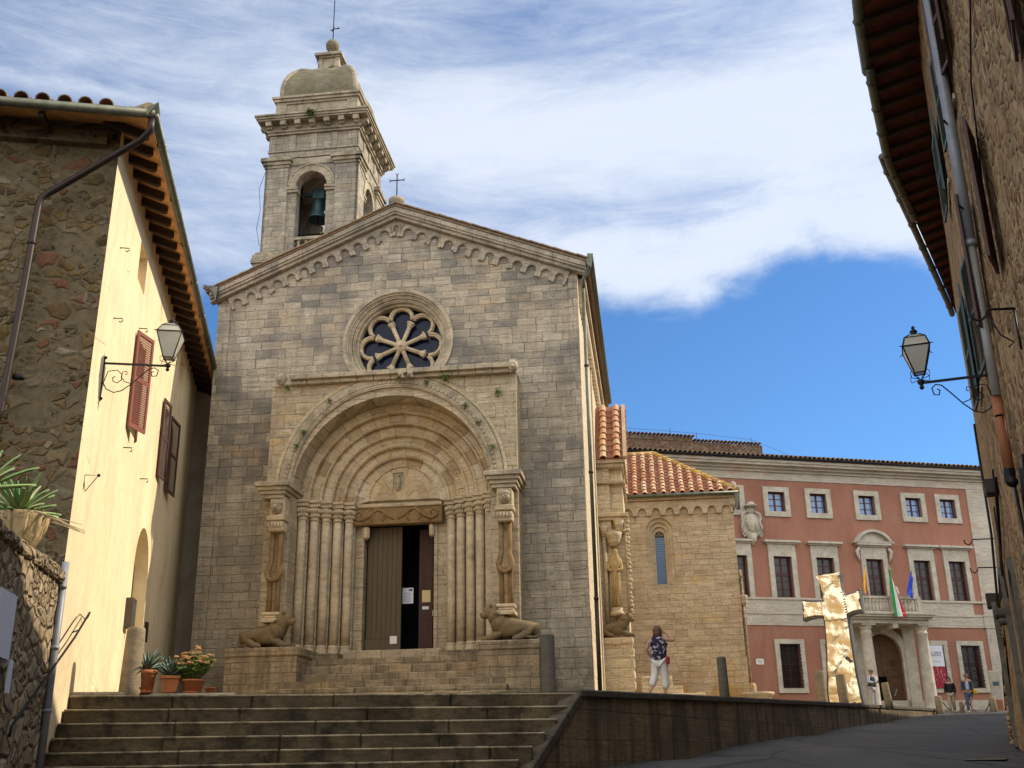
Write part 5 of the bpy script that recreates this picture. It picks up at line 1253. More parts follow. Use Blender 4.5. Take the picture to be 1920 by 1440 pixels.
# ------------------------------------------------ retaining wall along the street
RW=Matrix(((.4846,-.8747,0,1.09),(.8747,.4846,0,19.35),(0,0,1,0),(0,0,0,1)))    # x along the wall (uphill), y towards the terrace
rt=frame('retaining_wall',RW,'long low dark-stained wall with coping between the terrace and the street','wall')
Lw=(62-19.35)/.8747
n=26; top=[];bot=[]
for i in range(n+1):
    s=Lw*i/n; Y=19.35+s*.8747; top.append((s,zt(Y)-.10)); bot.append((s,zs(Y)-.3))
w=MB(); w.plate([(-2.9,-1.2)]+[(0,-.6)]+bot+top[::-1]+[(-.0,1.0),(-.25,.92),(-3.2,-.9)],(),.0,.45); 
w.build('wall_face',M['retain'],rt)
w=MB(); x=-.05;i=0
while x<Lw-.1:
    L=random.uniform(1.2,2.0); x1=min(Lw,x+L); Y=19.35+(x+x1)/2*.8747; sl=math.atan((zt(Y+1)-zt(Y))*.8747)
    m=Matrix.Translation(((x+x1)/2,0,zt(Y)))@Matrix.Rotation(-sl,4,'Y')
    w.rbox(-(x1-x)/2+.003,(x1-x)/2-.003,-.055,.42,-.10,.035,.006,seed=i*1.7,M=m,bev=.025); x=x1;i+=1
# raking coping down the flight
for k in range(6):
    s0=-.02-k*.56; z0=1.13-k*.365; m=Matrix.Translation((s0,0,z0))@Matrix.Rotation(-math.atan(.365/.56),4,'Y')
    w.rbox(-.66,-.0,-.04,.30,-.14,.02,.006,seed=k*2.1,M=m,bev=.02)
w.build('coping',M['cope'],rt)
# ------------------------------------------------ rough garden wall at left
lw=frame('garden_wall',HO,'rough rubble garden wall at the lower left, lit only along its right end','wall')
w=MB(); ny=36;nz=20; vs=[];fs=[]
for i in range(ny+1):
    for j in range(nz+1):
        y=-9+i*(7.5/ny); z=-1.4+j*(4.2/nz); p=Vector((0,y*2.2,z*2.2)); vs.append((.02+mnoise.noise(p)*.05+abs(mnoise.noise(p*2.3))*.045,y,z))
for i in range(ny):
    for j in range(nz): a=i*(nz+1)+j; fs.append((a,a+1,a+nz+2,a+nz+1))
w.add(vs,fs,True); w.box(-.45,-.03,-9,-1.52,-1.4,2.8); 
w.build('wall_face',M['rubLow'],lw)
w=MB(); y=-9.;i=0
while y<-1.6:
    L=random.uniform(.28,.5); y1=min(-1.52,y+L); w.rbox(-.42,.10,y+.006,y1-.006,2.68,2.87+random.uniform(-.02,.02),.02,seed=i*2.2,bev=.035); y=y1;i+=1
w.build('coping_stones',M['rubLow'],lw)
w=MB(); w.box(-9,-.46,-9,-1.7,2.0,2.6); tag(w.build('garden_ground',M['earth'],None,HO),kind='structure')
# ------------------------------------------------ planter and agaves
def blade(w,base,az,el,L,wd,droop=.3,n=7,thick=.012):
    d=Vector((math.cos(az)*math.cos(el),math.sin(az)*math.cos(el),math.sin(el))); s_=Vector((-math.sin(az),math.cos(az),0)); vs=[]; p=Vector(base)
    for i in range(n+1):
        t_=i/n; e=el-droop*t_*t_*2; d=Vector((math.cos(az)*math.cos(e),math.sin(az)*math.cos(e),math.sin(e))); nrm=s_.cross(d)
        ww=wd*(.75+.6*t_ if t_<.4 else max(.03,(1.0-(t_-.4)/.6))*.99)
        vs+= [p-s_*ww+nrm*ww*.45,p-nrm*(.0)+nrm*thick*-1,p+s_*ww+nrm*ww*.45,p-nrm*(thick*2.5)]
        p=p+d*(L/n)
    fs=[]
    for i in range(n):
        a=i*4;b=a+4
        for k in range(4): k2=(k+1)%4; fs.append((a+k,a+k2,b+k2,b+k))
    w.add(vs,fs,True)
def agave(name,Mx,label,mt,n,L,wd,group=None,emin=.1,emax=1.45):
    o=frame(name,Mx,label,'plant'); 
    if group:o['group']=group
    w=MB(); 
    for i in range(n):
        t_=(i+.5)/n; el=emin+(emax-emin)*t_; blade(w,(0,0,0),i*2.4+random.uniform(-.2,.2),el,L*random.uniform(.8,1.1)*(1.0-.25*abs(t_-.5)),wd,random.uniform(.05,.35))
    w.build('leaves',mt,o); return o
pl=frame('stone_planter',HO@Matrix.Translation((-.22,-3.2,2.87)),'carved cream stone planter with draped sides on the garden wall','planter')
w=MB(); w.lathe([(.12,0),(.16,.02),(.24,.2),(.29,.42),(.31,.52),(.28,.53)],(0,0,0),18,True,None,1.15,1.0)
w.box(-.2,.2,-.2,.2,-.05,.02)
for k in range(10): a=k*PI/5; w.tube([(.33*math.cos(a),.29*math.sin(a),.5),(.30*math.cos(a),.27*math.sin(a),.3),(.2*math.cos(a),.18*math.sin(a),.08)],[.04,.03,.01],6)
w.build('planter_bowl',M['tuff'],pl)
w=MB()
for i in range(240):
    a=random.uniform(0,2*PI); r_=random.uniform(.1,.37); c=Vector((r_*1.1*math.cos(a),r_*math.sin(a),.52+random.uniform(-.03,.08)-(.12*random.random() if r_>.3 else 0)))
    for q in range(2):
        d=Vector((random.gauss(0,1),random.gauss(0,1),random.gauss(0,1))).normalized()*.03; e=d.cross(Vector((0,0,1))).normalized()*.014; w.add([c-e,c+e,c+d],[(0,1,2)])
w.build('moss_cushion',M['moss'],pl)
w=MB()
for i in range(7):
    a=random.uniform(-.5,.5); w.tube([(.2,.1*i-.3,.5),(.45,.1*i-.3+a*.1,.44),(.75+.1*random.random(),.1*i-.3+a*.3,.34-.06*random.random())],[.014,.010,.004],5)
w.build('dry_stalks',M['drystalk'],pl)
agave('agave_plant',HO@Matrix.Translation((-.28,-3.25,3.38)),'big variegated agave with spiky leaves growing in the stone planter on the garden wall',M['agavev'],34,.62,.04,emin=.0)
agave('agave_plant',HO@Matrix.Translation((-.55,-4.0,3.55)),'variegated agave cut off by the left edge above the garden wall',M['agavev'],24,.68,.045,emin=.1)
# ------------------------------------------------ pots on the landing
def pot(name,x,y,z,r,h,label,square=False):
    o=frame(name,HO@Matrix.Translation((x,y,z)),label,'flowerpot'); o['group']='terracotta pots on the landing'; w=MB()
    n=4 if square else 20; Mr=Matrix.Rotation(PI/4+.1,4,'Z') if square else None; k=1.32 if square else 1
    w.lathe([(r*.72*k,0),(r*.95*k,h*.8),(r*k,h*.82),(r*1.07*k,h*.84),(r*1.07*k,h*.97),(r*1.0*k,h),(r*.9*k,h*.98),(r*.85*k,h*.9)],(0,0,0),n,not square,Mr)
    w.build('pot_body',M['pot'],o)
    w=MB(); w.lathe([(r*.7*k,0),(r*.85*k,.03),(r*.8*k,.035)],(0,0,-.03),n,True,Mr); w.build('saucer',M['pot'],o); return o
pot('flowerpot',1.12,.35,1.22,.17,.34,'round terracotta pot with a tall agave, half hidden by the pale stone bollard')
pot('flowerpot',1.50,.45,1.22,.165,.25,'square terracotta pot holding the middle agave',True)
pot('flowerpot',1.86,.52,1.22,.20,.20,'low wide terracotta bowl holding the yellow flowering sedum')
pot('flowerpot',2.12,.95,1.20,.09,.12,'smallest terracotta pot, tucked behind the sedum bowl')
agave('agave_plant',HO@Matrix.Translation((1.12,.35,1.56)),'tall grey-green agave in the round pot behind the pale stone bollard',M['agave'],20,.42,.028,'agaves on the landing',emin=.25)
agave('agave_plant',HO@Matrix.Translation((1.50,.45,1.47)),'grey-green agave in the square terracotta pot',M['agave'],22,.36,.030,'agaves on the landing',emin=.2)
sd=frame('sedum_plant',HO@Matrix.Translation((1.86,.52,1.40)),'bushy sedum with yellow-green leaves and rusty flower heads in a terracotta bowl','plant')
w=MB();h_=MB()
for i in range(64):
    a=random.uniform(0,2*PI); r_=.36*math.sqrt(random.random()); tp=Vector((1.1*r_*math.cos(a),r_*.8*math.sin(a),.30+.24*(1-r_/.36)+random.uniform(-.16,.03))); w.tube([(tp.x*.3,tp.y*.3,0),tp],.006,4)
    for q in range(9):
        t_=random.uniform(.35,1); c=Vector((tp.x*(.3+.7*t_),tp.y*(.3+.7*t_),tp.z*t_)); az=random.uniform(0,6.28); blade(w,c,az,random.uniform(0,.6),.075,.022,.2,3,.003)
    if random.random()<.62:
        for q in range(22):
            d=Vector((random.gauss(0,1),random.gauss(0,1),abs(random.gauss(0,.6)))).normalized()*random.uniform(.02,.05); h_.sphere(tp+Vector((d.x*1.15,d.y*1.15,d.z*.6+.01)),.013,5,3,smooth=False)
w.build('foliage',M['leaf'],sd); h_.build('flower_heads',M['sedum'],sd)
# ------------------------------------------------ bollards
def bollard(loc,r,h,label,mt,tilt=(0,0),top=.92):
    o=thing('stone_bollard',label,'bollard',loc,0,'stone bollards'); o.rotation_euler=(tilt[0],tilt[1],0)
    w=MB(); w.lathe([(r*1.08,-.15),(r*1.05,.1),(r,.5*h),(r*top,h-.05),(r*top*.9,h-.01),(r*top*.6,h)],(0,0,0),18)
    for v in w.v: nn=mnoise.noise(v*5+Vector(loc)); v.x*=1+nn*.05; v.y*=1+nn*.05
    w.build('shaft',mt,o); return o
p=HO@Vector((.90,.22,1.12)); bollard(tuple(p),.165,1.13,'tall pale worn stone bollard beside the pots at the head of the steps',M['bollard'],(0,.01),.9)
def gB(X,Y): return (X,Y,zt(Y))
bollard((.72,25.5,zt(25.5)),.17,2.83-zt(25.5),'dark round stone bollard against the church front, right of the right-hand lion',M['bollgrey'],(0,0),1.)
bollard((4.95,26.5,zt(26.5)),.115,2.34-zt(26.5),'grey stone bollard on the terrace just right of the woman',M['bollgrey'],(0,-.02),.98)
bollard((10.95,40.,zt(40)),.19,2.98-zt(40),'left of the two stubby bollards in front of the gold cross',M['bollard'],(0,-.0),.95)
bollard((11.3,38.5,zt(38.5)),.17,2.74-zt(38.5),'right of the two stubby bollards in front of the gold cross',M['bollard'],(0,-.04),.95)
bollard((14.0,42.,zt(42)),.14,2.66-zt(42),'leaning pale bollard in front of the palace doorway, right of the man in the waistcoat',M['bollard'],(0,-.08),.95)
bollard((20.05,53.,zs(53)),.17,2.7-zs(53),'low bollard at the palace foot, left of the two walkers',M['bollard'],(0,-.03),.9)
bollard((23.45,55.,zs(55)),.17,2.7-zs(55),'low bollard at the palace foot, right of the two walkers',M['bollard'],(0,-.03),.9)
def chain(a,b,sag,label):
    o=thing('iron_chain',label,'chain',a,0,'chains between bollards'); w=MB(); A=Vector((0,0,0));B=Vector(b)-Vector(a)
    w.tube([A.lerp(B,t_/12)+Vector((0,0,-sag*4*(t_/12)*(1-t_/12))) for t_ in range(13)],.022,5); w.build('chain_links',M['iron'],o)
chain((20.2,53,2.45),(21.75,54.,2.45),.5,'iron chain hanging left of the woman in black'); bollard((21.75,54.6,zs(54)),.12,2.5-zs(54),'small bollard half hidden behind the two walkers',M['bollard'])
chain((21.85,54.,2.45),(23.3,55.,2.45),.55,'iron chain hanging right of the man in the denim jacket')
chain((14.1,42.,2.5),(15.2,44.5,2.55),.3,'slack rope-like chain from the leaning pale bollard')
# stone basin
o=thing('stone_basin','small round stone well head at the corner of the church flank','basin',(8.1,37.4,zt(37.4))); w=MB(); w.lathe([(.42,-.1),(.44,.0),(.46,.3),(.55,.34),(.55,.42),(.42,.42),(.40,.3)],(0,0,0),18); w.rbox(.5,1.1,-.2,.2,-.05,.12,.01); w.build('basin_ring',M['carve'],o)
w=MB(); w.tube([(-1.15,.5,0),(-1.15,.5,1.2),(-1.2,.45,1.9),(-1.1,.45,2.1)],.03,6)
o=thing('iron_torch_holder','slim black iron hand pump on the corner of the church flank','pump',(7.75,41.4,2.0)); w=MB(); w.tube([(0,0,0),(0,0,1.0),(-.1,0,1.6),(-.16,0,1.9),(-.1,0,2.2)],[.06,.05,.05,.06,.02],7); w.tube([(0,0,.9),(.1,-.1,1.3)],.03,5); w.build('pump_body',M['iron'],o)
# stone steps beside the church flank
o=frame('flank_steps',CH@Matrix.Translation((6.2,6.6,1.5)),'short pale stone steps beside the side porch, behind the woman','steps'); w=MB()
w.rbox(0,1.9,0,2,.0,.42,.005); w.rbox(0,1.25,.3,2,.42,.66,.005); w.rbox(0,.95,.6,2,.66,.98,.005); w.build('step_blocks',M['side'],o)

# ------------------------------------------------ wall lanterns
def lantern(name,Mx,Larm,label,ls=1.):
    """x = out from the wall, z = 0 at the arm"""
    o=frame(name,Mx,label,'lantern'); o['group']='wall lanterns'
    w=MB(); w.box(.0,Larm+.03,-.016,.016,-.02,.012); w.box(-.004,.014,-.03,.03,-.70,.12)
    w.sphere((0.02,0,-.66),.03,6,5); w.sphere((.02,0,.1),.03,6,5)
    def sp(cx,cz,r0,a0,turn,n=26,sgn=1):
        P=[]
        for i in range(n+1):
            t_=i/n; a=a0+sgn*turn*t_; r_=r0*(1-.80*t_); P.append((cx+r_*math.cos(a),0,cz+r_*math.sin(a)))
        return P
    s=Larm
    big=[(.03+.0*s,0,-.36),(.0+.08*s,0,-.15),(.22*s,0,-.12),(.30*s,0,-.20),(.30*s,0,-.30),(.24*s,0,-.36),(.17*s,0,-.33),(.16*s,0,-.27),(.2*s,0,-.24)]
    w.tube(big,.009,5)
    w.tube([(.02,0,-.36),(.08*s,0,-.48),(.2*s,0,-.54),(.32*s,0,-.50),(.45*s,0,-.38),(.6*s,0,-.2),(.72*s,0,-.07),(.80*s,0,-.05),(.86*s,0,-.10),(.84*s,0,-.2),(.77*s,0,-.21),(.75*s,0,-.14),(.79*s,0,-.12)],.010,5)
    w.tube([(.45*s,0,-.36),(.35*s,0,-.33),(.29*s,0,-.24),(.31*s,0,-.15),(.37*s,0,-.14),(.38*s,0,-.19),(.35*s,0,-.2)],.008,5)
    w.build('bracket',M['iron'],o)
    x=Larm; w=MB()
    w.lathe([(.02,-.10),(.035,-.07),(.02,-.04),(.05,-.01),(.05,.03),(.02,.05)],(x,0,0),8)
    b=.085*ls;t2=.215*ls;zb=.14;zt2=.14+.45*ls
    cn=[(-1,-1),(1,-1),(1,1),(-1,1)]
    for sx,sy in cn:
        w.tube([(x+sx*b,sy*b,zb),(x+sx*t2,sy*t2,zt2)],.011,5); w.tube([(x,0,.04),(x+sx*b,sy*b,zb)],.007,4)
        w.tube([(x+sx*.03,sy*.03,.05),(x+sx*.12,sy*.12,.05),(x+sx*.13,sy*.13,.12),(x+sx*.1,sy*.1,.16)],.006,4)
        w.tube([(x+sx*t2,sy*t2,zt2),(x+sx*(t2+.05),sy*(t2+.05),zt2-.015)],[.012,.003],4)
        w.tube([(x+sx*t2,sy*t2,zt2),(x+sx*.14,sy*.14,zt2+.14),(x+sx*.07,sy*.07,zt2+.2)],.010,5)
    for k in range(4):
        (ax_,ay),(bx_,by)=cn[k],cn[(k+1)%4]
        for rr,z in((b,zb),(t2,zt2)): w.tube([(x+ax_*rr,ay*rr,z),(x+bx_*rr,by*rr,z)],.012 if z>.3 else .009,5)
        w.tube([(x+ax_*.14,ay*.14,zt2+.14),(x+bx_*.14,by*.14,zt2+.14)],.008,5)
    w.lathe([(.075,zt2+.19),(.06,zt2+.22),(.03,zt2+.235),(.06,zt2+.26),(.035,zt2+.29),(.015,zt2+.30),(.028,zt2+.325),(.012,zt2+.35)],(x,0,0),10)
    w.build('lantern_frame',M['iron'],o)
    for k in range(4):
        (ax_,ay),(bx_,by)=cn[k],cn[(k+1)%4]; g=MB()
        q=[(x+ax_*b,ay*b,zb),(x+bx_*b,by*b,zb),(x+bx_*t2,by*t2,zt2),(x+ax_*t2,ay*t2,zt2)]
        g.add(q+[(v[0]*.985+x*.015,v[1]*.985,v[2]) for v in q],[(0,1,2,3),(7,6,5,4)]); g.build('glass_pane',M['lampglass'],o)
    g=MB(); g.add([(x+sx*t2,sy*t2,zt2) for sx,sy in cn]+[(x+sx*.14,sy*.14,zt2+.138) for sx,sy in cn]+[(x+sx*.07,sy*.07,zt2+.198) for sx,sy in cn],[(0,1,5,4),(1,2,6,5),(2,3,7,6),(3,0,4,7),(4,5,9,8),(5,6,10,9),(6,7,11,10),(7,4,8,11)]); g.build('glass_hood',M['lampglass'],o)
    g=MB(); g.lathe([(.02,.16),(.06,.2),(.07,.42),(.03,.5)],(x,0,0),10); g.build('bulb',M['white'],o)
    return o
lantern('wall_lantern',HO@Matrix.Translation((.0,-.32,6.74)),1.08,'black-framed lantern on a scrolled iron bracket fixed to the yellow wall')
m=wframe(14.,5.0); ax=m@Matrix.Rotation(-PI/2,4,'Z')
lantern('wall_lantern',ax,.92,'black-framed lantern on a scrolled bracket fixed to the shaded right-hand house, seen against blue sky',.84)
# ------------------------------------------------ handrail, notice board
o=frame('handrail',HO,'thin iron handrail rising beside the steps at the foot of the yellow wall','handrail')
w=MB(); w.tube([(.12,-3.75,.42),(.12,-3.7,.55),(.12,-.63,1.99),(.12,.3,2.50),(.10,.32,2.45),(.08,.3,2.40)],.018,7); w.tube([(.12,-2.0,1.35),(.03,-2.0,1.33)],.012,5); w.tube([(.03,-2.0,1.42),(.02,-.4,2.25),(.05,-.11,2.42),(.12,0,2.35)],.008,5); w.tube([(.12,-.3,2.15),(.0,-.3,2.1)],.012,5); w.build('rail',M['iron'],o)
o=frame('notice_board',HO@Matrix.Translation((.12,-5.1,1.3)),'white information panel cut off by the left edge on the garden wall','sign')
w=MB(); w.box(0,.03,0,.72,.0,.78); w.build('panel',M['paper'],o); w=MB(); w.box(-.02,.0,-.03,.75,-.03,.81); w.build('board',M['greypipe'],o)
o=frame('paper_notice',HO@Matrix.Translation((.12,-4.28,.92)),'small white notice pinned below the information panel','sign'); w=MB(); w.box(0,.02,0,.17,0,.40); w.build('sheet',M['paper'],o)
# ------------------------------------------------ weeds on the stonework
def weed(Mx,label,r,n=60):
    o=frame('weed_tuft',Mx,label,'plant'); o['group']='weeds rooted in the church masonry'; w=MB()
    for i in range(n):
        c=Vector((random.gauss(0,r*.35),random.gauss(0,r*.3)-.03,random.gauss(0,r*.35))); blade(w,c,random.uniform(0,6.28),random.uniform(-.8,.9),r*.55,r*.10,.4,3,.002)
    w.build('leaves',M['leaf'],o)
for (x,y,z,r,lb) in((.30,-1.13,9.78,.12,'small green weed over the middle of the portal arch'),(1.55,-1.1,9.72,.19,'wide green weed under the portal cornice, right of centre'),(2.92,-.95,9.28,.14,'round green weed alone on the upper right of the portal block'),(-2.85,-1.0,9.72,.10,'dark weed beside the left carved head of the portal'),(-1.65,-1.0,9.27,.10,'weed on the upper left of the portal arch'),(-2.32,-1.02,8.42,.12,'weed on the left shoulder of the portal arch'),(-2.50,-1.02,8.05,.09,'lowest weed on the left of the portal arch'),(2.05,-1.02,8.93,.12,'weed on the upper right of the portal arch'),(2.40,-1.02,8.45,.10,'middle weed on the right shoulder of the portal arch'),(2.78,-1.02,7.75,.08,'lowest weed on the right of the portal arch'),(1.0,-1.0,9.64,.1,'weed just right of the portal arch crown')):
    weed(CH@Matrix.Translation((x,y,z)),lb,r,45)
weed(CH@Matrix.Translation((-5.85,8.35,24.98)),'dark green tuft growing on the bell tower cornice',.24,90)
weed(CH@Matrix.Translation((-5.6,9.95,28.22)),'pale moss patch on top of the tower dome',.16,60)
# ------------------------------------------------ stone lions
def skin_obj(name,V,E,Rr,mt,parent,root=0,sub=2):
    me=bpy.data.meshes.new(name); me.from_pydata(V,E,[]); me.materials.append(mt); b=bpy.data.objects.new(name,me); col.objects.link(b); b.parent=parent
    bpy.context.view_layer.objects.active=b
    md=b.modifiers.new('Skin','SKIN'); md.use_smooth_shade=True
    if not me.skin_vertices:
        bm_=bmesh.new(); bm_.from_mesh(me); bm_.verts.layers.skin.verify(); bm_.to_mesh(me); bm_.free()
    for k,sv in enumerate(me.skin_vertices[0].data):
        r=Rr[k]; sv.radius=r if isinstance(r,tuple) else (r,r); sv.use_root=(k==root)
    ss=b.modifiers.new('Sub','SUBSURF'); ss.levels=sub; ss.render_levels=sub
    # freeze to a plain mesh
    dg=bpy.context.evaluated_depsgraph_get(); m2=bpy.data.meshes.new_from_object(b.evaluated_get(dg)); b.modifiers.clear(); b.data=m2; b.data.name=name
    for p_ in m2.polygons: p_.use_smooth=True
    return b
M['figst']=stone('golden_weathered_stone',(.50,.36,.17),streak=4,dark=.55)
def lion(name,Mx,label,s):
    o=frame(name,Mx,label,'lion statue'); o['group']='stone lions of the portal'
    V=[];E=[];Rr=[]
    def av(p,r,par):
        V.append((p[0]*s,p[1],p[2]));Rr.append(r)
        if par is not None:E.append((par,len(V)-1))
        return len(V)-1
    i=None;ids=[]
    for p_,r in [((-.58,0,.27),.21),((-.36,0,.34),.25),((-.05,0,.35),.225),((.24,0,.38),.235),((.38,-.01,.56),.20),((.48,-.03,.72),.185),((.62,-.05,.66),.13)]: i=av(p_,r,i); ids.append(i)
    for sy in(-1,1):
        a=av((-.42,sy*.17,.18),.13,ids[1]); b=av((-.22,sy*.20,.09),.08,a); c=av((-.05,sy*.20,.06),.055,b)
        a=av((.27,sy*.13,.20),.12,ids[3]); b=av((.46,sy*.15,.09),.085,a); c=av((.72,sy*.15,.07),.07,b)
    t0=av((-.70,-.05,.14),.05,ids[0]); t1=av((-.60,-.20,.08),.035,t0); av((-.40,-.25,.10),.03,t1)
    b=skin_obj('body',V,E,Rr,M['lionst'],o,1)
    w=MB()
    w.sphere((s*.36,-.01,.64),.235,18,12,.85,1.0,1.12); w.sphere((s*.26,-.01,.46),.26,18,12,.9,1.0,1.0); w.sphere((s*.50,-.03,.73),.175,16,10,1.0,.95,1.0); w.sphere((s*.62,-.05,.66),.115,12,8,1.0,1.0,.85)
    for k in range(16):
        a=k*.785+.2; w.tube([(s*(.42-.06*(k//8)),.0+.20*math.sin(a),.66+.20*math.cos(a)),(s*(.34-.06*(k//8)),.0+.25*math.sin(a+.1),.60+.24*math.cos(a+.1)),(s*(.26-.06*(k//8)),.0+.235*math.sin(a+.25),.50+.24*math.cos(a+.2))],[.03,.035,.015],6)
    w.build('mane',M['lionst'],o)
    w=MB(); w.sphere((s*.725,-.05,.68),.035,6,5)
    for e in(-.10,.05): w.sphere((s*.635,e-.02,.76),.024,6,5); w.sphere((s*.47,e*1.7,.87),.045,6,5)
    w.tube([(s*.69,-.12,.62),(s*.735,-.05,.61),(s*.69,.03,.62)],.014,5); w.build('face',M['lionst'],o)
lion('stone_lion',CH@Matrix.Translation((-2.95,-1.2,2.76)),'brown stone lion lying on the left pedestal, head towards the door',1.0)
lion('stone_lion',CH@Matrix.Translation((3.20,-1.2,2.76)),'brown stone lion lying on the right pedestal, head towards the door',-1.0)
lo=lion('stone_lion',CH@Matrix.Translation((5.50,6.75,3.64))@Matrix.Scale(.82,4),'small pale lion on the side porch pedestal beneath the carved figure',1.0)
tl=frame('carved_figure',CH@Matrix.Translation((5.56,6.86,4.42)),'weathered ochre standing figure carved at the corner of the side porch','statue')
w=MB(); w.lathe([(.22,-.1),(.24,.0),(.18,.06),(.2,.14)],(0,0,0),12); w.build('base',M['carve'],tl)
V=[];E=[];Rr=[]
def av(p,r,par=None):
    V.append(p);Rr.append(r)
    if par is not None:E.append((par,len(V)-1))
    return len(V)-1
a=av((0,0,1.05),.17); b=av((0,-.02,1.4),.17,a); c=av((0,-.03,1.68),.15,b); d=av((.02,-.06,1.86),.07,c); e=av((.03,-.1,2.02),.12,d)
f=av((-.02,0,.7),.17,a); g=av((-.03,.0,.35),.14,f); av((-.03,-.02,.16),.16,g)
for s in(-1,1):
    h=av((s*.18,-.02,1.6),.07,c); k=av((s*.22,-.1,1.35),.06,h); av((s*.06,-.2,1.3),.045,k)
skin_obj('figure',V,E,Rr,M['figst'],tl,0)
w=MB(); 
for k in range(6): w.tube([(-.14+.055*k,-.16,1.2),(-.15+.06*k,-.17,.6),(-.16+.065*k,-.15,.15)],.018,5)
w.build('drapery',M['figst'],tl); w=MB(); w.lathe([(.14,0),(.2,.12),(.26,.3),(.28,.42)],(0.0,-.0,2.12),10); w.build('capital_block',M['carve'],tl)
# ------------------------------------------------ gold cross
gc=frame('gold_cross',L2W((13.42,45.6,zt(45.6)+.12),27),'tall crumpled mirror-gold metal cross with flared arms standing before the palace','sculpture')
def outline_side(pts): return pts
half=lambda z:0
out=[(-.60,.0),(-.64,.4),(-.56,1.2),(-.50,2.2),(-.47,3.1),(-.49,3.55),(-.8,3.58),(-1.1,3.54),(-1.33,3.46),(-1.30,4.35),(-.95,4.28),(-.45,4.26),(-.42,4.5),(-.46,4.9),(-.62,5.32),(.42,5.38),(.36,5.0),(.38,4.65),(.50,4.42),(.9,4.50),(1.12,4.62),(1.14,3.68),(.85,3.66),(.56,3.56),(.58,3.1),(.62,2.2),(.68,1.2),(.76,.4),(.82,0)]
b=bmesh.new(); vs=[b.verts.new((x,0,z)) for x,z in out]; es=[b.edges.new((vs[i],vs[(i+1)%len(vs)])) for i in range(len(vs))]
bmesh.ops.triangle_fill(b,use_beauty=True,edges=es)
for k in range(5): 
    lg=[e for e in b.edges if e.calc_length()>.13]
    if not lg: break
    bmesh.ops.subdivide_edges(b,edges=lg,cuts=1,use_grid_fill=False); bmesh.ops.triangulate(b,faces=b.faces[:])
for v in b.verts:
    p_=v.co; d=0
    if not v.is_boundary:
        c1=mnoise.cell(Vector((p_.x*3.1,p_.z*3.1,.3))); 
        vv=mnoise.voronoi(Vector((p_.x*1.25,0,p_.z*1.6)))[0]; d=(vv[1]-vv[0])*-.05+mnoise.noise(Vector((p_.x*1.5,1,p_.z*2.2)))*.06+mnoise.noise(Vector((p_.x*4,3,p_.z*5.5)))*.018+.09*(p_.z-5.)
        if abs(p_.x)<.5 and 3.4<p_.z<4.5: d*=1.3
    v.co.y=d
w=MB(); w.bm(b,False); w.build('crumpled_front',M['gold'],gc)
w=MB(); w.plate(out,(),.03,.62)
for v in w.v: v.y+=.09*(v.z-5.)
w.build('cross_body',M['steelside'],gc)
# ------------------------------------------------ flags, banner, info column
def flag(name,P0,top,label,cols_,w0,L,sway):
    o=frame(name,PA@Matrix.Translation(P0),label,'flag'); o['group']='flags on the balcony'
    w=MB(); w.tube([(0,0,0),top],.025,6); w.sphere(top,.04,6,5); w.build('pole',M['drystalk'],o)
    T=Vector(top); n=14; k=len(cols_); 
    for c_i in range(k):
        w=MB(); vs=[];fs=[]; m_=4
        for i in range(n+1):
            t_=i/n
            for j in range(m_+1):
                u=(c_i+j/m_)/k
                # the cloth hangs from the pole and gathers downwards
                a=T*(1-.42*u); p_=a+Vector((sway*t_+w0*(u-.5)*(.35+.65*t_)*1.0,-.05+.07*math.sin(u*14+t_*3),-L*t_*(1-.25*u)))
                vs.append(p_)
        for i in range(n):
            for j in range(m_): a=i*(m_+1)+j; fs.append((a,a+1,a+m_+2,a+m_+1))
        w.add(vs,fs,True); w.build('cloth_panel',cols_[c_i],o)
FG=plain('flag_green',(.02,.25,.06),.8);FW=plain('flag_white',(.7,.7,.68),.8);FR=plain('flag_red',(.60,.03,.03),.8);FY=plain('flag_yellow',(.75,.45,.03),.8);FB=plain('flag_blue',(.02,.06,.45),.8);FC=plain('flag_crimson',(.5,.04,.02),.8)
flag('italian_flag',(8.78,-1.62,8.5),(-.12,-.5,1.55),'green, white and red flag hanging over the middle of the palace balcony',[FG,FW,FR],.75,2.75,.28)
flag('town_flag',(7.0,-1.62,8.5),(.22,-.4,1.62),'yellow and red flag at the left end of the palace balcony',[FY,FC],.42,1.35,-.12)
flag('blue_flag',(9.95,-1.62,8.5),(.12,-.5,1.4),'plain blue flag at the right end of the palace balcony',[FB],.50,1.35,-.35)
o=frame('exhibition_banner',PA@Matrix.Translation((12.15,-.16,0)),'hanging banner, white above and crimson below, in the window right of the palace door','banner')
w=MB(); w.box(-.49,.49,0,.02,4.81,5.97); w.build('white_panel',M['paper'],o); w=MB(); w.box(-.49,.49,0,.02,3.62,4.80); w.build('crimson_panel',plain('crimson_vinyl',(.28,.012,.03),.6,var=.05),o)
text('VZ  EVENTI\nD ESTATE',.15,(0,-.006,5.52),o,M['iron']); text('mostra in palazzo',.07,(0,-.006,5.05),o,M['greypipe'])
w=MB()
for q in range(3):
    cx=-.28+.24*q; cz=4.0+.18*(q%2)
    w.tube([(cx,-.01,cz+.5),(cx,-.012,cz+.3),(cx+.08,-.01,cz+.1),(cx-.06,-.01,cz-.15)],.012,4); w.tube([(cx,-.01,cz+.35),(cx+.15,-.01,cz+.28),(cx+.22,-.01,cz+.4)],.01,4); w.tube([(cx+.06,-.01,cz+.1),(cx+.2,-.01,cz-.0),(cx+.1,-.01,cz-.22)],.01,4); w.tube([(cx+.04*math.cos(a),-.01,cz+.56+.05*math.sin(a)) for a in [k*PI/5 for k in range(11)]],.01,4)
w.build('line_drawing',plain('pink_print',(.65,.3,.33),.7),o)
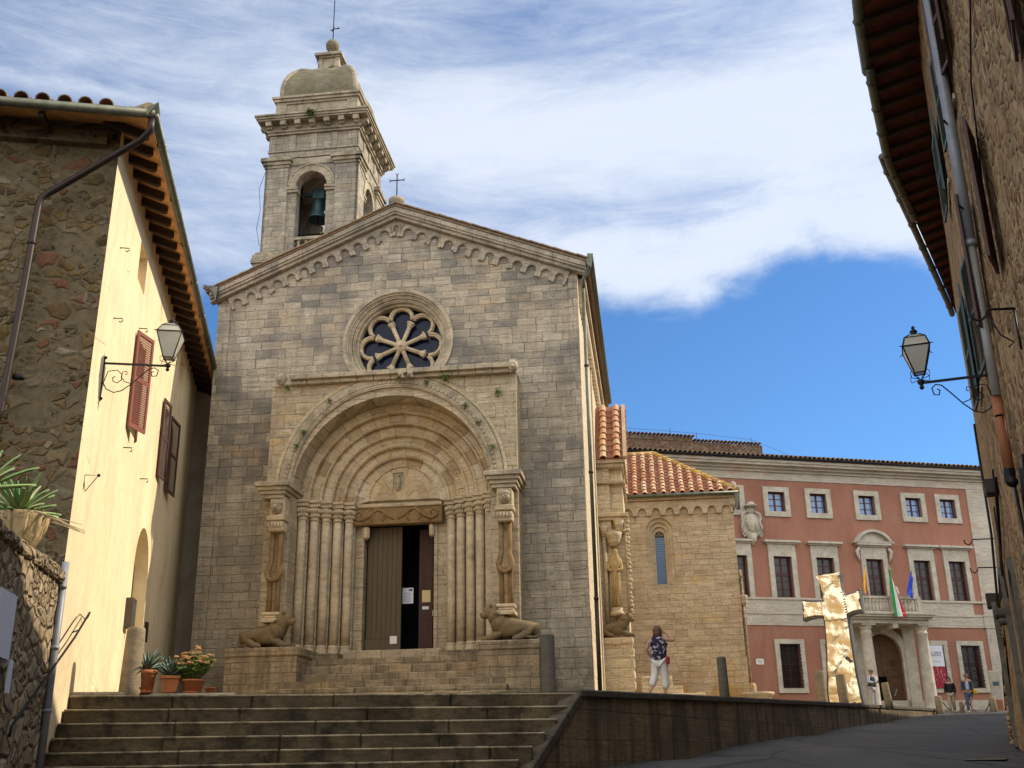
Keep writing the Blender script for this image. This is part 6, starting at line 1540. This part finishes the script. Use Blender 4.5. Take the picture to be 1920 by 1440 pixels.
o=frame('info_column',L2W((25.0,58.,zs(58)),-13.9),'slim white information column at the palace corner','sign'); w=MB(); w.rbox(-.28,.28,-.08,.08,.55,2.0,0,bev=.01); w.build('panel',M['trim'],o); w=MB(); w.box(-.18,.18,-.09,-.081,1.25,1.45); w.build('screen',M['shblue'],o); w=MB(); w.rbox(-.22,.24,-.1,.1,-.1,.55,0,bev=.02); w.build('foot',M['clay'],o)
w=MB(); 
# ------------------------------------------------ people
SK=plain('skin',(.45,.26,.18),.6,var=.05); SKd=plain('tanned_skin',(.36,.19,.12),.6,var=.05)
def person(X,Y,Z,rz,H_,label,skinm,pose,parts,seated=False):
    """pose: dict of joints in units of 1.0 = 1.70 m tall figure facing -y; returns the Empty"""
    o=thing('person',label,'person',(X,Y,Z),rz,None); k=H_/1.70
    V=[];E=[];Rr=[]
    def av(p,r,par=None):
        V.append((p[0]*k,p[1]*k,p[2]*k)); Rr.append((r[0]*k,r[1]*k) if isinstance(r,tuple) else r*k)
        if par is not None:E.append((par,len(V)-1))
        return len(V)-1
    J=pose
    pv=av(J.get('pelvis',(0,0,.93)),.13); ch_=av(J.get('waist',(0,.0,1.10)),.115,pv); st_=av(J.get('chest',(0,.0,1.30)),.115,ch_); nk0=av(J.get('collar',(0,.01,1.43)),.06,st_); nk=av(J.get('neck',(0,-.0,1.50)),.05,nk0); hd=av(J.get('head',(0,-.02,1.585)),.082,nk); tp_=av(J.get('top',(0,-.015,1.655)),.072,hd)
    jw=J.get('face',(0,-.055,1.555)); av(jw,.055,hd)
    for sd,nm in((-1,'R'),(1,'L')):
        sh=av(J['sh'+nm],.055,st_ if False else nk0); el=av(J['el'+nm],.042,sh); wr=av(J['wr'+nm],.028,el); pm=av(J['pm'+nm],(.035,.02),wr)
        hp=av(J['hp'+nm],.095,pv); kn=av(J['kn'+nm],.062,hp); an=av(J['an'+nm],.040,kn); to=av(J['to'+nm],.035,an)
    b=skin_obj('body',V,E,Rr,skinm,o,0)
    # fingers: five short chains from each palm
    for nm in('R','L'):
        w=MB(); P=Vector(J['pm'+nm])*k; W_=Vector(J['wr'+nm])*k; d=(P-W_).normalized(); sdv=d.cross(Vector((0,1,.2))).normalized()
        for q,(off,ln) in enumerate(((-.024,.055),(-.009,.068),(.006,.07),(.020,.06))):
            a=P+sdv*off*k; w.tube([a,a+d*ln*.55*k+Vector((0,-.006,0)),a+d*ln*k+Vector((0,-.018,0))],[.009*k,.008*k,.006*k],6)
        a=(P+W_)/2+sdv*-.03*k; w.tube([a,a-sdv*.02*k+d*.03*k,a-sdv*.022*k+d*.055*k],[.010*k,.009*k,.007*k],6); f=w.build('fingers',skinm,o)
    # face
    F=Vector(J.get('head',(0,-.02,1.585)))*k; fd=(Vector(jw)-Vector(J.get('head',(0,-.02,1.585)))); fd.z=0; fd.normalize(); sv=Vector((-fd.y,fd.x,0))
    w=MB()
    w.tube([F+fd*.075*k+Vector((0,0,.02*k)),F+fd*.100*k+Vector((0,0,-.02*k))],[.008*k,.014*k],6)
    for e in(-1,1): w.sphere(F+sv*e*.080*k+Vector((0,0,-.005)),.022*k,6,5,.5,.5,1.2)
    w.build('nose_and_ears',skinm,o)
    w=MB()
    for e in(-1,1): w.sphere(F+fd*.082*k+sv*e*.032*k+Vector((0,0,.01*k)),.010*k,6,4)
    w.tube([F+fd*.085*k-sv*.02*k+Vector((0,0,-.055*k)),F+fd*.085*k+sv*.02*k+Vector((0,0,-.055*k))],.005*k,4); w.build('eyes_and_mouth',M['darkw'],o)
    def garment(name,verts,edges,rad,mt,sub=2): return skin_obj(name,[(p_[0]*k,p_[1]*k,p_[2]*k) for p_ in verts],edges,[(r[0]*k,r[1]*k) if isinstance(r,tuple) else r*k for r in rad],mt,o,0,sub)
    def hairf(name,blobs,mt):
        w=MB()
        for (p_,r,sx,sy,sz) in blobs: w.sphere(Vector(p_)*k,r*k,14,10,sx,sy,sz)
        w.build(name,mt,o)
    parts(o,garment,hairf,k,J)
    return o
brown=plain('brown_hair',(.10,.055,.03),.6,var=.3,scale=30); blackh=plain('black_hair',(.012,.010,.010),.5,var=.3,scale=30); greyh=plain('grey_hair',(.35,.33,.30),.7,var=.3,scale=30)
# --- woman shading her eyes, walking away to the right
t=NT('navy_floral_blouse',.8,0,.2); v=t.vor(scale=16,feat='F1'); vm=t.mr(t.m_('ADD',v,t.m_('MULTIPLY',t.noise(scale=30,detail=3),.3)),.28,.34)
navyf=t.fin(t.mix(t.m_('MULTIPLY',t.mr(t.noise(scale=13,detail=4,rough=.6),.54,.58),.85),(.022,.016,.040),(.50,.48,.58)))
wtr=plain('white_linen_trousers',(.62,.59,.55),.8,var=.06); sand=plain('dark_sandals',(.03,.025,.03),.6); redb=plain('red_bag',(.35,.02,.03),.6); scarf=plain('blue_grey_scarf',(.22,.27,.34),.8)
Jw=dict(shL=(.17,.02,1.40),elL=(.30,.05,1.17),wrL=(.24,-.08,1.02),pmL=(.17,-.11,.99),shR=(-.17,.0,1.40),elR=(-.38,-.10,1.36),wrR=(-.18,-.15,1.56),pmR=(-.10,-.13,1.61),
 hpL=(.09,0,.88),knL=(.12,.05,.49),anL=(.22,.24,.15),toL=(.24,.18,.04),hpR=(-.09,0,.88),knR=(-.10,-.06,.49),anR=(-.11,-.02,.09),toR=(-.11,-.14,.035))
def pw(o,g,hf,k,J):
    g('blouse',[(0,0,1.12),(0,0,1.30),(0,.02,1.43),(0,0,.88),(-.11,.02,1.41),(.11,.02,1.41)],[(0,1),(1,2),(0,3),(2,4),(2,5)],[(.215,.165),(.215,.17),(.13,.12),(.24,.19),.09,.09],navyf)
    g('trousers',[(0,0,.93),(.10,.0,.84),(.12,.05,.52),(.19,.17,.26),(-.10,0,.84),(-.11,-.05,.50),(-.115,-.03,.20)],[(0,1),(1,2),(2,3),(0,4),(4,5),(5,6)],[.15,.125,.10,.095,.125,.105,.10],wtr)
    g('sandal',[(.22,.25,.10),(.24,.17,.02)],[(0,1)],[.05,.04],sand,1); g('sandal',[(-.11,.02,.05),(-.11,-.15,.025)],[(0,1)],[.045,.04],sand,1)
    hf('hair',[((0,.02,1.62),.115,1,1.0,1.0),((0,.05,1.54),.11,1.0,.8,1.0),((0,.045,1.49),.10,1.1,.7,.7),((-.07,.0,1.55),.06,.8,1,1.4),((.07,.0,1.55),.06,.8,1,1.4)],brown)
    w=MB(); w.tube([(-.10*k,.03*k,1.44*k),(0,.09*k,1.42*k),(.10*k,.03*k,1.44*k),(.06*k,-.07*k,1.42*k),(-.06*k,-.07*k,1.42*k),(-.10*k,.03*k,1.44*k)],.035*k,7); w.build('scarf',scarf,o)
    w=MB(); w.rbox(-.26*k,-.17*k,-.06*k,.10*k,.80*k,.98*k,.0,bev=.02); w.build('shoulder_bag',redb,o)
person(3.42,26.4,zt(26.4)+.02,R(160),1.66,'woman in navy floral blouse and white trousers shading her eyes with one hand',SK,Jw,pw)
# --- man in waistcoat looking at his phone
blus=plain('pale_blue_shirt',(.42,.50,.66),.8,var=.06); vest=plain('dark_olive_waistcoat',(.045,.040,.028),.85); gtr=plain('light_grey_trousers',(.42,.41,.40),.8); cap=plain('grey_green_cap',(.17,.18,.15),.85)
Jm=dict(shR=(-.18,.01,1.41),elR=(-.24,-.02,1.14),wrR=(-.06,-.24,1.12),pmR=(-.02,-.30,1.14),shL=(.18,.01,1.41),elL=(.24,-.04,1.13),wrL=(.07,-.25,1.12),pmL=(.03,-.31,1.13),
 hpR=(-.09,0,.90),knR=(-.11,-.01,.49),anR=(-.12,.02,.08),toR=(-.13,-.12,.035),hpL=(.09,0,.90),knL=(.11,-.02,.49),anL=(.12,.02,.08),toL=(.13,-.12,.035),head=(0,-.05,1.58),face=(0,-.10,1.54),top=(0,-.04,1.65))
def pm_(o,g,hf,k,J):
    g('waistcoat',[(0,0,1.14),(0,0,1.32),(0,.01,1.43),(0,0,.99)],[(0,1),(1,2),(0,3)],[(.19,.14),(.20,.145),(.10,.09),(.19,.15)],vest)
    for s in(-1,1): g('shirt_sleeve',[(s*.15,.01,1.42),(s*.19,0,1.36),(s*.245,-.03,1.15),(s*.12,-.18,1.13)],[(0,1),(1,2),(2,3)],[.075,.08,.065,.055],blus)
    g('trousers',[(0,0,.95),(-.10,0,.86),(-.11,-.01,.5),(-.12,.01,.10),(.10,0,.86),(.11,-.02,.5),(.12,.01,.10)],[(0,1),(1,2),(2,3),(0,4),(4,5),(5,6)],[.14,.115,.085,.075,.115,.085,.075],gtr)
    for s in(-1,1): g('shoe',[(s*.12,.03,.04),(s*.13,-.14,.03)],[(0,1)],[.05,.045],sand,1)
    hf('hair',[((0,0,1.60),.095,1,.9,.9)],greyh)
    w=MB(); w.lathe([(.105*k,0),(.11*k,.03*k),(.09*k,.08*k),(.03*k,.10*k)],(0,-.03*k,1.62*k),14); w.lathe([(.07*k,0),(.08*k,.01*k)],(0,-.11*k,1.625*k),10); w.build('cap',cap,o)
    w=MB(); w.box(-.03*k,.035*k,-.37*k,-.355*k,1.10*k,1.22*k); w.build('phone',M['iron'],o)
person(15.75,49.2,zt(49.2),R(35),1.68,'man in a cap and dark waistcoat looking at his phone by the palace door',SK,Jm,pm_)
# --- two walkers coming down the street
blk=plain('black_cardigan',(.012,.012,.013),.85); beige=plain('beige_trousers',(.36,.27,.18),.8); den=plain('blue_denim',(.06,.10,.16),.85); dj=plain('dark_denim_jacket',(.045,.065,.085),.85); yel=plain('mustard_bag',(.55,.30,.01),.7); ltee=plain('pale_lilac_shirt',(.40,.42,.55),.8)
def walk(sw): return dict(shR=(-.17,.0,1.41),elR=(-.21,.04,1.14),wrR=(-.20,-.06,.90),pmR=(-.20,-.09,.83),shL=(.17,.0,1.41),elL=(.21,.05,1.14),wrL=(.20,.02,.89),pmL=(.20,.01,.82),
 hpR=(-.09,0,.90),knR=(-.09,-.10*sw,.50),anR=(-.09,-.12*sw,.09),toR=(-.09,-.24*sw if sw>0 else .02,.04),hpL=(.09,0,.90),knL=(.08,.02*sw,.49),anL=(.08,.18*sw,.12),toL=(.08,.10*sw,.04))
def p1(o,g,hf,k,J):
    g('cardigan',[(0,0,1.14),(0,0,1.30),(0,.01,1.43),(0,0,.92)],[(0,1),(1,2),(0,3)],[(.165,.13),(.175,.13),(.085,.08),(.18,.14)],blk)
    for s in(-1,1): g('sleeve',[(s*.13,0,1.41),(s*.18,0,1.36),(s*.22,.04,1.12),(s*.21,-.02,.92)],[(0,1),(1,2),(2,3)],[.07,.075,.07,.07],blk)
    g('trousers',[(0,0,.95),(-.09,0,.86),(-.09,-.09,.5),(-.09,-.11,.12),(.09,0,.86),(.08,.02,.5),(.08,.16,.16)],[(0,1),(1,2),(2,3),(0,4),(4,5),(5,6)],[.13,.11,.09,.085,.11,.09,.085],beige)
    hf('long_hair',[((0,.02,1.62),.105,1,1,1.05),((0,.05,1.50),.10,1.05,.7,1.4),((-.075,0,1.46),.05,.8,.8,2.2),((.075,0,1.46),.05,.8,.8,2.2)],blackh)
person(21.05,54.,zs(54)+.0,R(-25),1.70,'walking woman with long black hair, black cardigan and beige trousers',SKd,walk(1),p1)
def p2(o,g,hf,k,J):
    g('denim_jacket',[(0,0.01,1.14),(0,0.01,1.30),(0,.02,1.43),(0,0,.98)],[(0,1),(1,2),(0,3)],[(.175,.125),(.195,.13),(.09,.08),(.18,.13)],dj)
    g('shirt',[(0,-.06,1.38),(0,-.075,1.2),(0,-.07,.98)],[(0,1),(1,2)],[(.06,.075),(.09,.075),(.09,.08)],ltee)
    for s in(-1,1): g('sleeve',[(s*.14,0,1.42),(s*.19,0,1.36),(s*.22,.04,1.12),(s*.21,-.02,.92)],[(0,1),(1,2),(2,3)],[.07,.075,.065,.055],dj)
    g('jeans',[(0,0,.95),(-.09,0,.86),(-.09,-.09,.5),(-.09,-.11,.10),(.09,0,.86),(.08,.02,.5),(.08,.16,.14)],[(0,1),(1,2),(2,3),(0,4),(4,5),(5,6)],[.13,.11,.08,.06,.11,.08,.06],den)
    for s,y in((-1,-.18),(1,.10)): g('trainer',[(s*.085,y+.08,.05),(s*.085,y-.06,.035)],[(0,1)],[.05,.045],M['paper'],1)
    hf('hair',[((0,.01,1.64),.10,1,1,.9)],brown)
    w=MB(); w.rbox(.22*k,.40*k,-.10*k,.14*k,.80*k,1.04*k,.0,bev=.05); w.tube([(.25*k,0,1.02*k),(.25*k,-.02*k,1.25*k),(.18*k,0,1.44*k)],.012,5); w.build('yellow_bag',yel,o)
person(21.95,54.1,zs(54.1),R(-20),1.80,'walking man in a denim jacket and jeans with a mustard yellow bag',SKd,walk(-1),p2)
# ================================================================== SKY, SUN, CAMERA
W=bpy.data.worlds.new('World'); scn.world=W; W.use_nodes=True; nt=W.node_tree; nt.nodes.clear()
SUN_AZ=R(13.0); SUN_EL=R(35.5)          # direction towards the sun: (cos az, sin az) in plan
sd_=Vector((math.cos(SUN_AZ)*math.cos(SUN_EL),math.sin(SUN_AZ)*math.cos(SUN_EL),math.sin(SUN_EL)))
out=nt.nodes.new('ShaderNodeOutputWorld'); bg=nt.nodes.new('ShaderNodeBackground'); nt.links.new(bg.outputs[0],out.inputs[0])
sky=nt.nodes.new('ShaderNodeTexSky'); sky.sky_type='NISHITA'; sky.sun_disc=False; sky.sun_elevation=SUN_EL; sky.sun_rotation=PI/2-SUN_AZ; sky.altitude=400; sky.air_density=1.0; sky.dust_density=.3; sky.ozone_density=4.0
bg.inputs['Strength'].default_value=SKYS
class WN(NT):
    def __init__(s,t): s.t=t; s.tc=t.nodes.new('ShaderNodeTexCoord'); s.P=s.tc.outputs['Generated']
t=WN(nt); X,Y,Z=t.xyz()
zc=t.m_('MAXIMUM',Z,.03)
px=t.m_('DIVIDE',X,t.m_('ADD',zc,.12)); py=t.m_('DIVIDE',Y,t.m_('ADD',zc,.12))
az=t.m_('ARCTAN2',X,Y)       # 0 = straight ahead, + right
el=t.m_('ARCSINE',Z)
wisp=t.noise(t.mapv(t.comb(az,el,0),(2.0,10.0,1.),rot=(0,0,R(-13))),1.,9,.66,.35)
big=t.noise(t.mapv(t.comb(az,el,0),(1.7,3.6,1.),loc=(.37,.2,0),rot=(0,0,R(-8))),1.,6,.55,.5)
fine=t.noise(t.mapv(t.comb(az,el,0),(7.,34.,1.),rot=(0,0,R(-17))),1.,7,.72,.5)
# cloud bank edge drops to the right of the church; clear sky below it
puff=t.noise(t.mapv(t.comb(az,el,0),(9.,14.,1.),loc=(.1,.3,0)),1.,7,.6,.3)
edge=t.m_('ADD',.408,t.m_('MULTIPLY',t.m_('SUBTRACT',1.,t.m_('MINIMUM',1.,t.m_('MULTIPLY',t.m_('ABSOLUTE',t.m_('SUBTRACT',az,.31)),9.))),.03))
edge=t.m_('ADD',edge,t.m_('MULTIPLY',t.m_('SUBTRACT',puff,.5),.085)); edge=t.m_('ADD',edge,t.m_('MULTIPLY',t.m_('SUBTRACT',fine,.5),.03))
bank=t.mr(t.m_('SUBTRACT',el,edge),-.012,.032)
front=t.mr(Y,-.2,.3)
cov=t.m_('ADD',t.m_('MULTIPLY',wisp,.6),t.m_('ADD',t.m_('MULTIPLY',big,.55),t.m_('MULTIPLY',fine,.16)))
band=t.mr(t.m_('ABSOLUTE',t.m_('SUBTRACT',el,t.m_('ADD',.572,t.m_('MULTIPLY',az,-.02)))),.075,.0)
band=t.m_('MULTIPLY',band,t.mr(az,-.35,.0))
thinl=t.mr(t.m_('ABSOLUTE',t.m_('SUBTRACT',el,t.m_('ADD',.578,t.m_('ADD',t.m_('MULTIPLY',az,.02),t.m_('MULTIPLY',t.m_('SUBTRACT',wisp,.5),.03))))),.010,.0)
band2=t.m_('MULTIPLY',t.mr(t.m_('ABSOLUTE',t.m_('SUBTRACT',t.m_('SUBTRACT',el,edge),.035)),.06,.0),t.mr(az,-.05,.12))
topf=t.mr(el,.585,.70); leftf=t.mr(az,-.12,-.55)
dens=t.m_('ADD',.66,t.m_('ADD',t.m_('MULTIPLY',t.m_('SUBTRACT',wisp,.5),.80),t.m_('ADD',t.m_('MULTIPLY',t.m_('SUBTRACT',fine,.5),.60),t.m_('MULTIPLY',t.m_('SUBTRACT',big,.5),.7))))
dens=t.m_('ADD',dens,t.m_('ADD',t.m_('MULTIPLY',band,.42),t.m_('ADD',t.m_('MULTIPLY',band2,.5),t.m_('MULTIPLY',thinl,.12))))
dens=t.m_('SUBTRACT',dens,t.m_('ADD',t.m_('MULTIPLY',topf,.14),t.m_('MULTIPLY',leftf,.20)))
dens=t.m_('MULTIPLY',t.mr(dens,.02,1.0),bank,None,True)
lowhaze=t.mr(el,.32,.0,0.,.30)
cc=t.mix(t.m_('ADD',t.m_('MULTIPLY',fine,.5),.25),(CLD*.74,CLD*.86,CLD*1.06),(CLD*.97,CLD*1.0,CLD*1.04))
skc=t.mix(1.,sky.outputs[0],(.56,.82,1.02),'MULTIPLY')
cs=t.mix(t.m_('MULTIPLY',dens,.9),skc,cc)
# unseen cloud added behind the viewer, extra bright to fill the shaded fronts
back=t.mr(Y,.25,-.35); bc=t.mix(t.mr(wisp,.3,.7),(CLDB*.8,CLDB*.86,CLDB*.95),(CLDB*1.1,CLDB*1.06,CLDB*1.0))
cs=t.mix(t.m_('MULTIPLY',back,t.m_('MULTIPLY',t.mr(cov,.3,.75,.55,1.),t.mr(el,-.05,.12))),cs,bc)
nt.links.new(cs,bg.inputs['Color'])
sl=bpy.data.lights.new('sun','SUN'); sl.energy=SUNE; sl.angle=R(.5); sl.color=(1.,.88,.70); so=bpy.data.objects.new('sun',sl); col.objects.link(so); so.rotation_euler=sd_.to_track_quat('Z','Y').to_euler()
cam=bpy.data.cameras.new('camera'); co=bpy.data.objects.new('camera',cam); col.objects.link(co); scn.camera=co
cam.sensor_width=36; cam.lens=36*2000/1920; cam.clip_end=6000; cam.clip_start=.05
p_,r_=R(19.57),R(.98); fw=Vector((0,math.cos(p_),math.sin(p_))); up=Vector((0,-math.sin(p_),math.cos(p_))); rt_=Vector((1,0,0))
rx=rt_*math.cos(r_)-up*math.sin(r_); ux=rt_*math.sin(r_)+up*math.cos(r_)
co.matrix_world=Matrix(((rx.x,ux.x,-fw.x,0),(rx.y,ux.y,-fw.y,0),(rx.z,ux.z,-fw.z,0),(0,0,0,1)))
scn.render.engine='CYCLES'; scn.view_settings.view_transform='Standard'; scn.view_settings.look='None'; scn.view_settings.exposure=EXPO; scn.view_settings.gamma=1
scn.render.resolution_x=1024; scn.render.resolution_y=768
scn.cycles.max_bounces=8; scn.cycles.diffuse_bounces=4
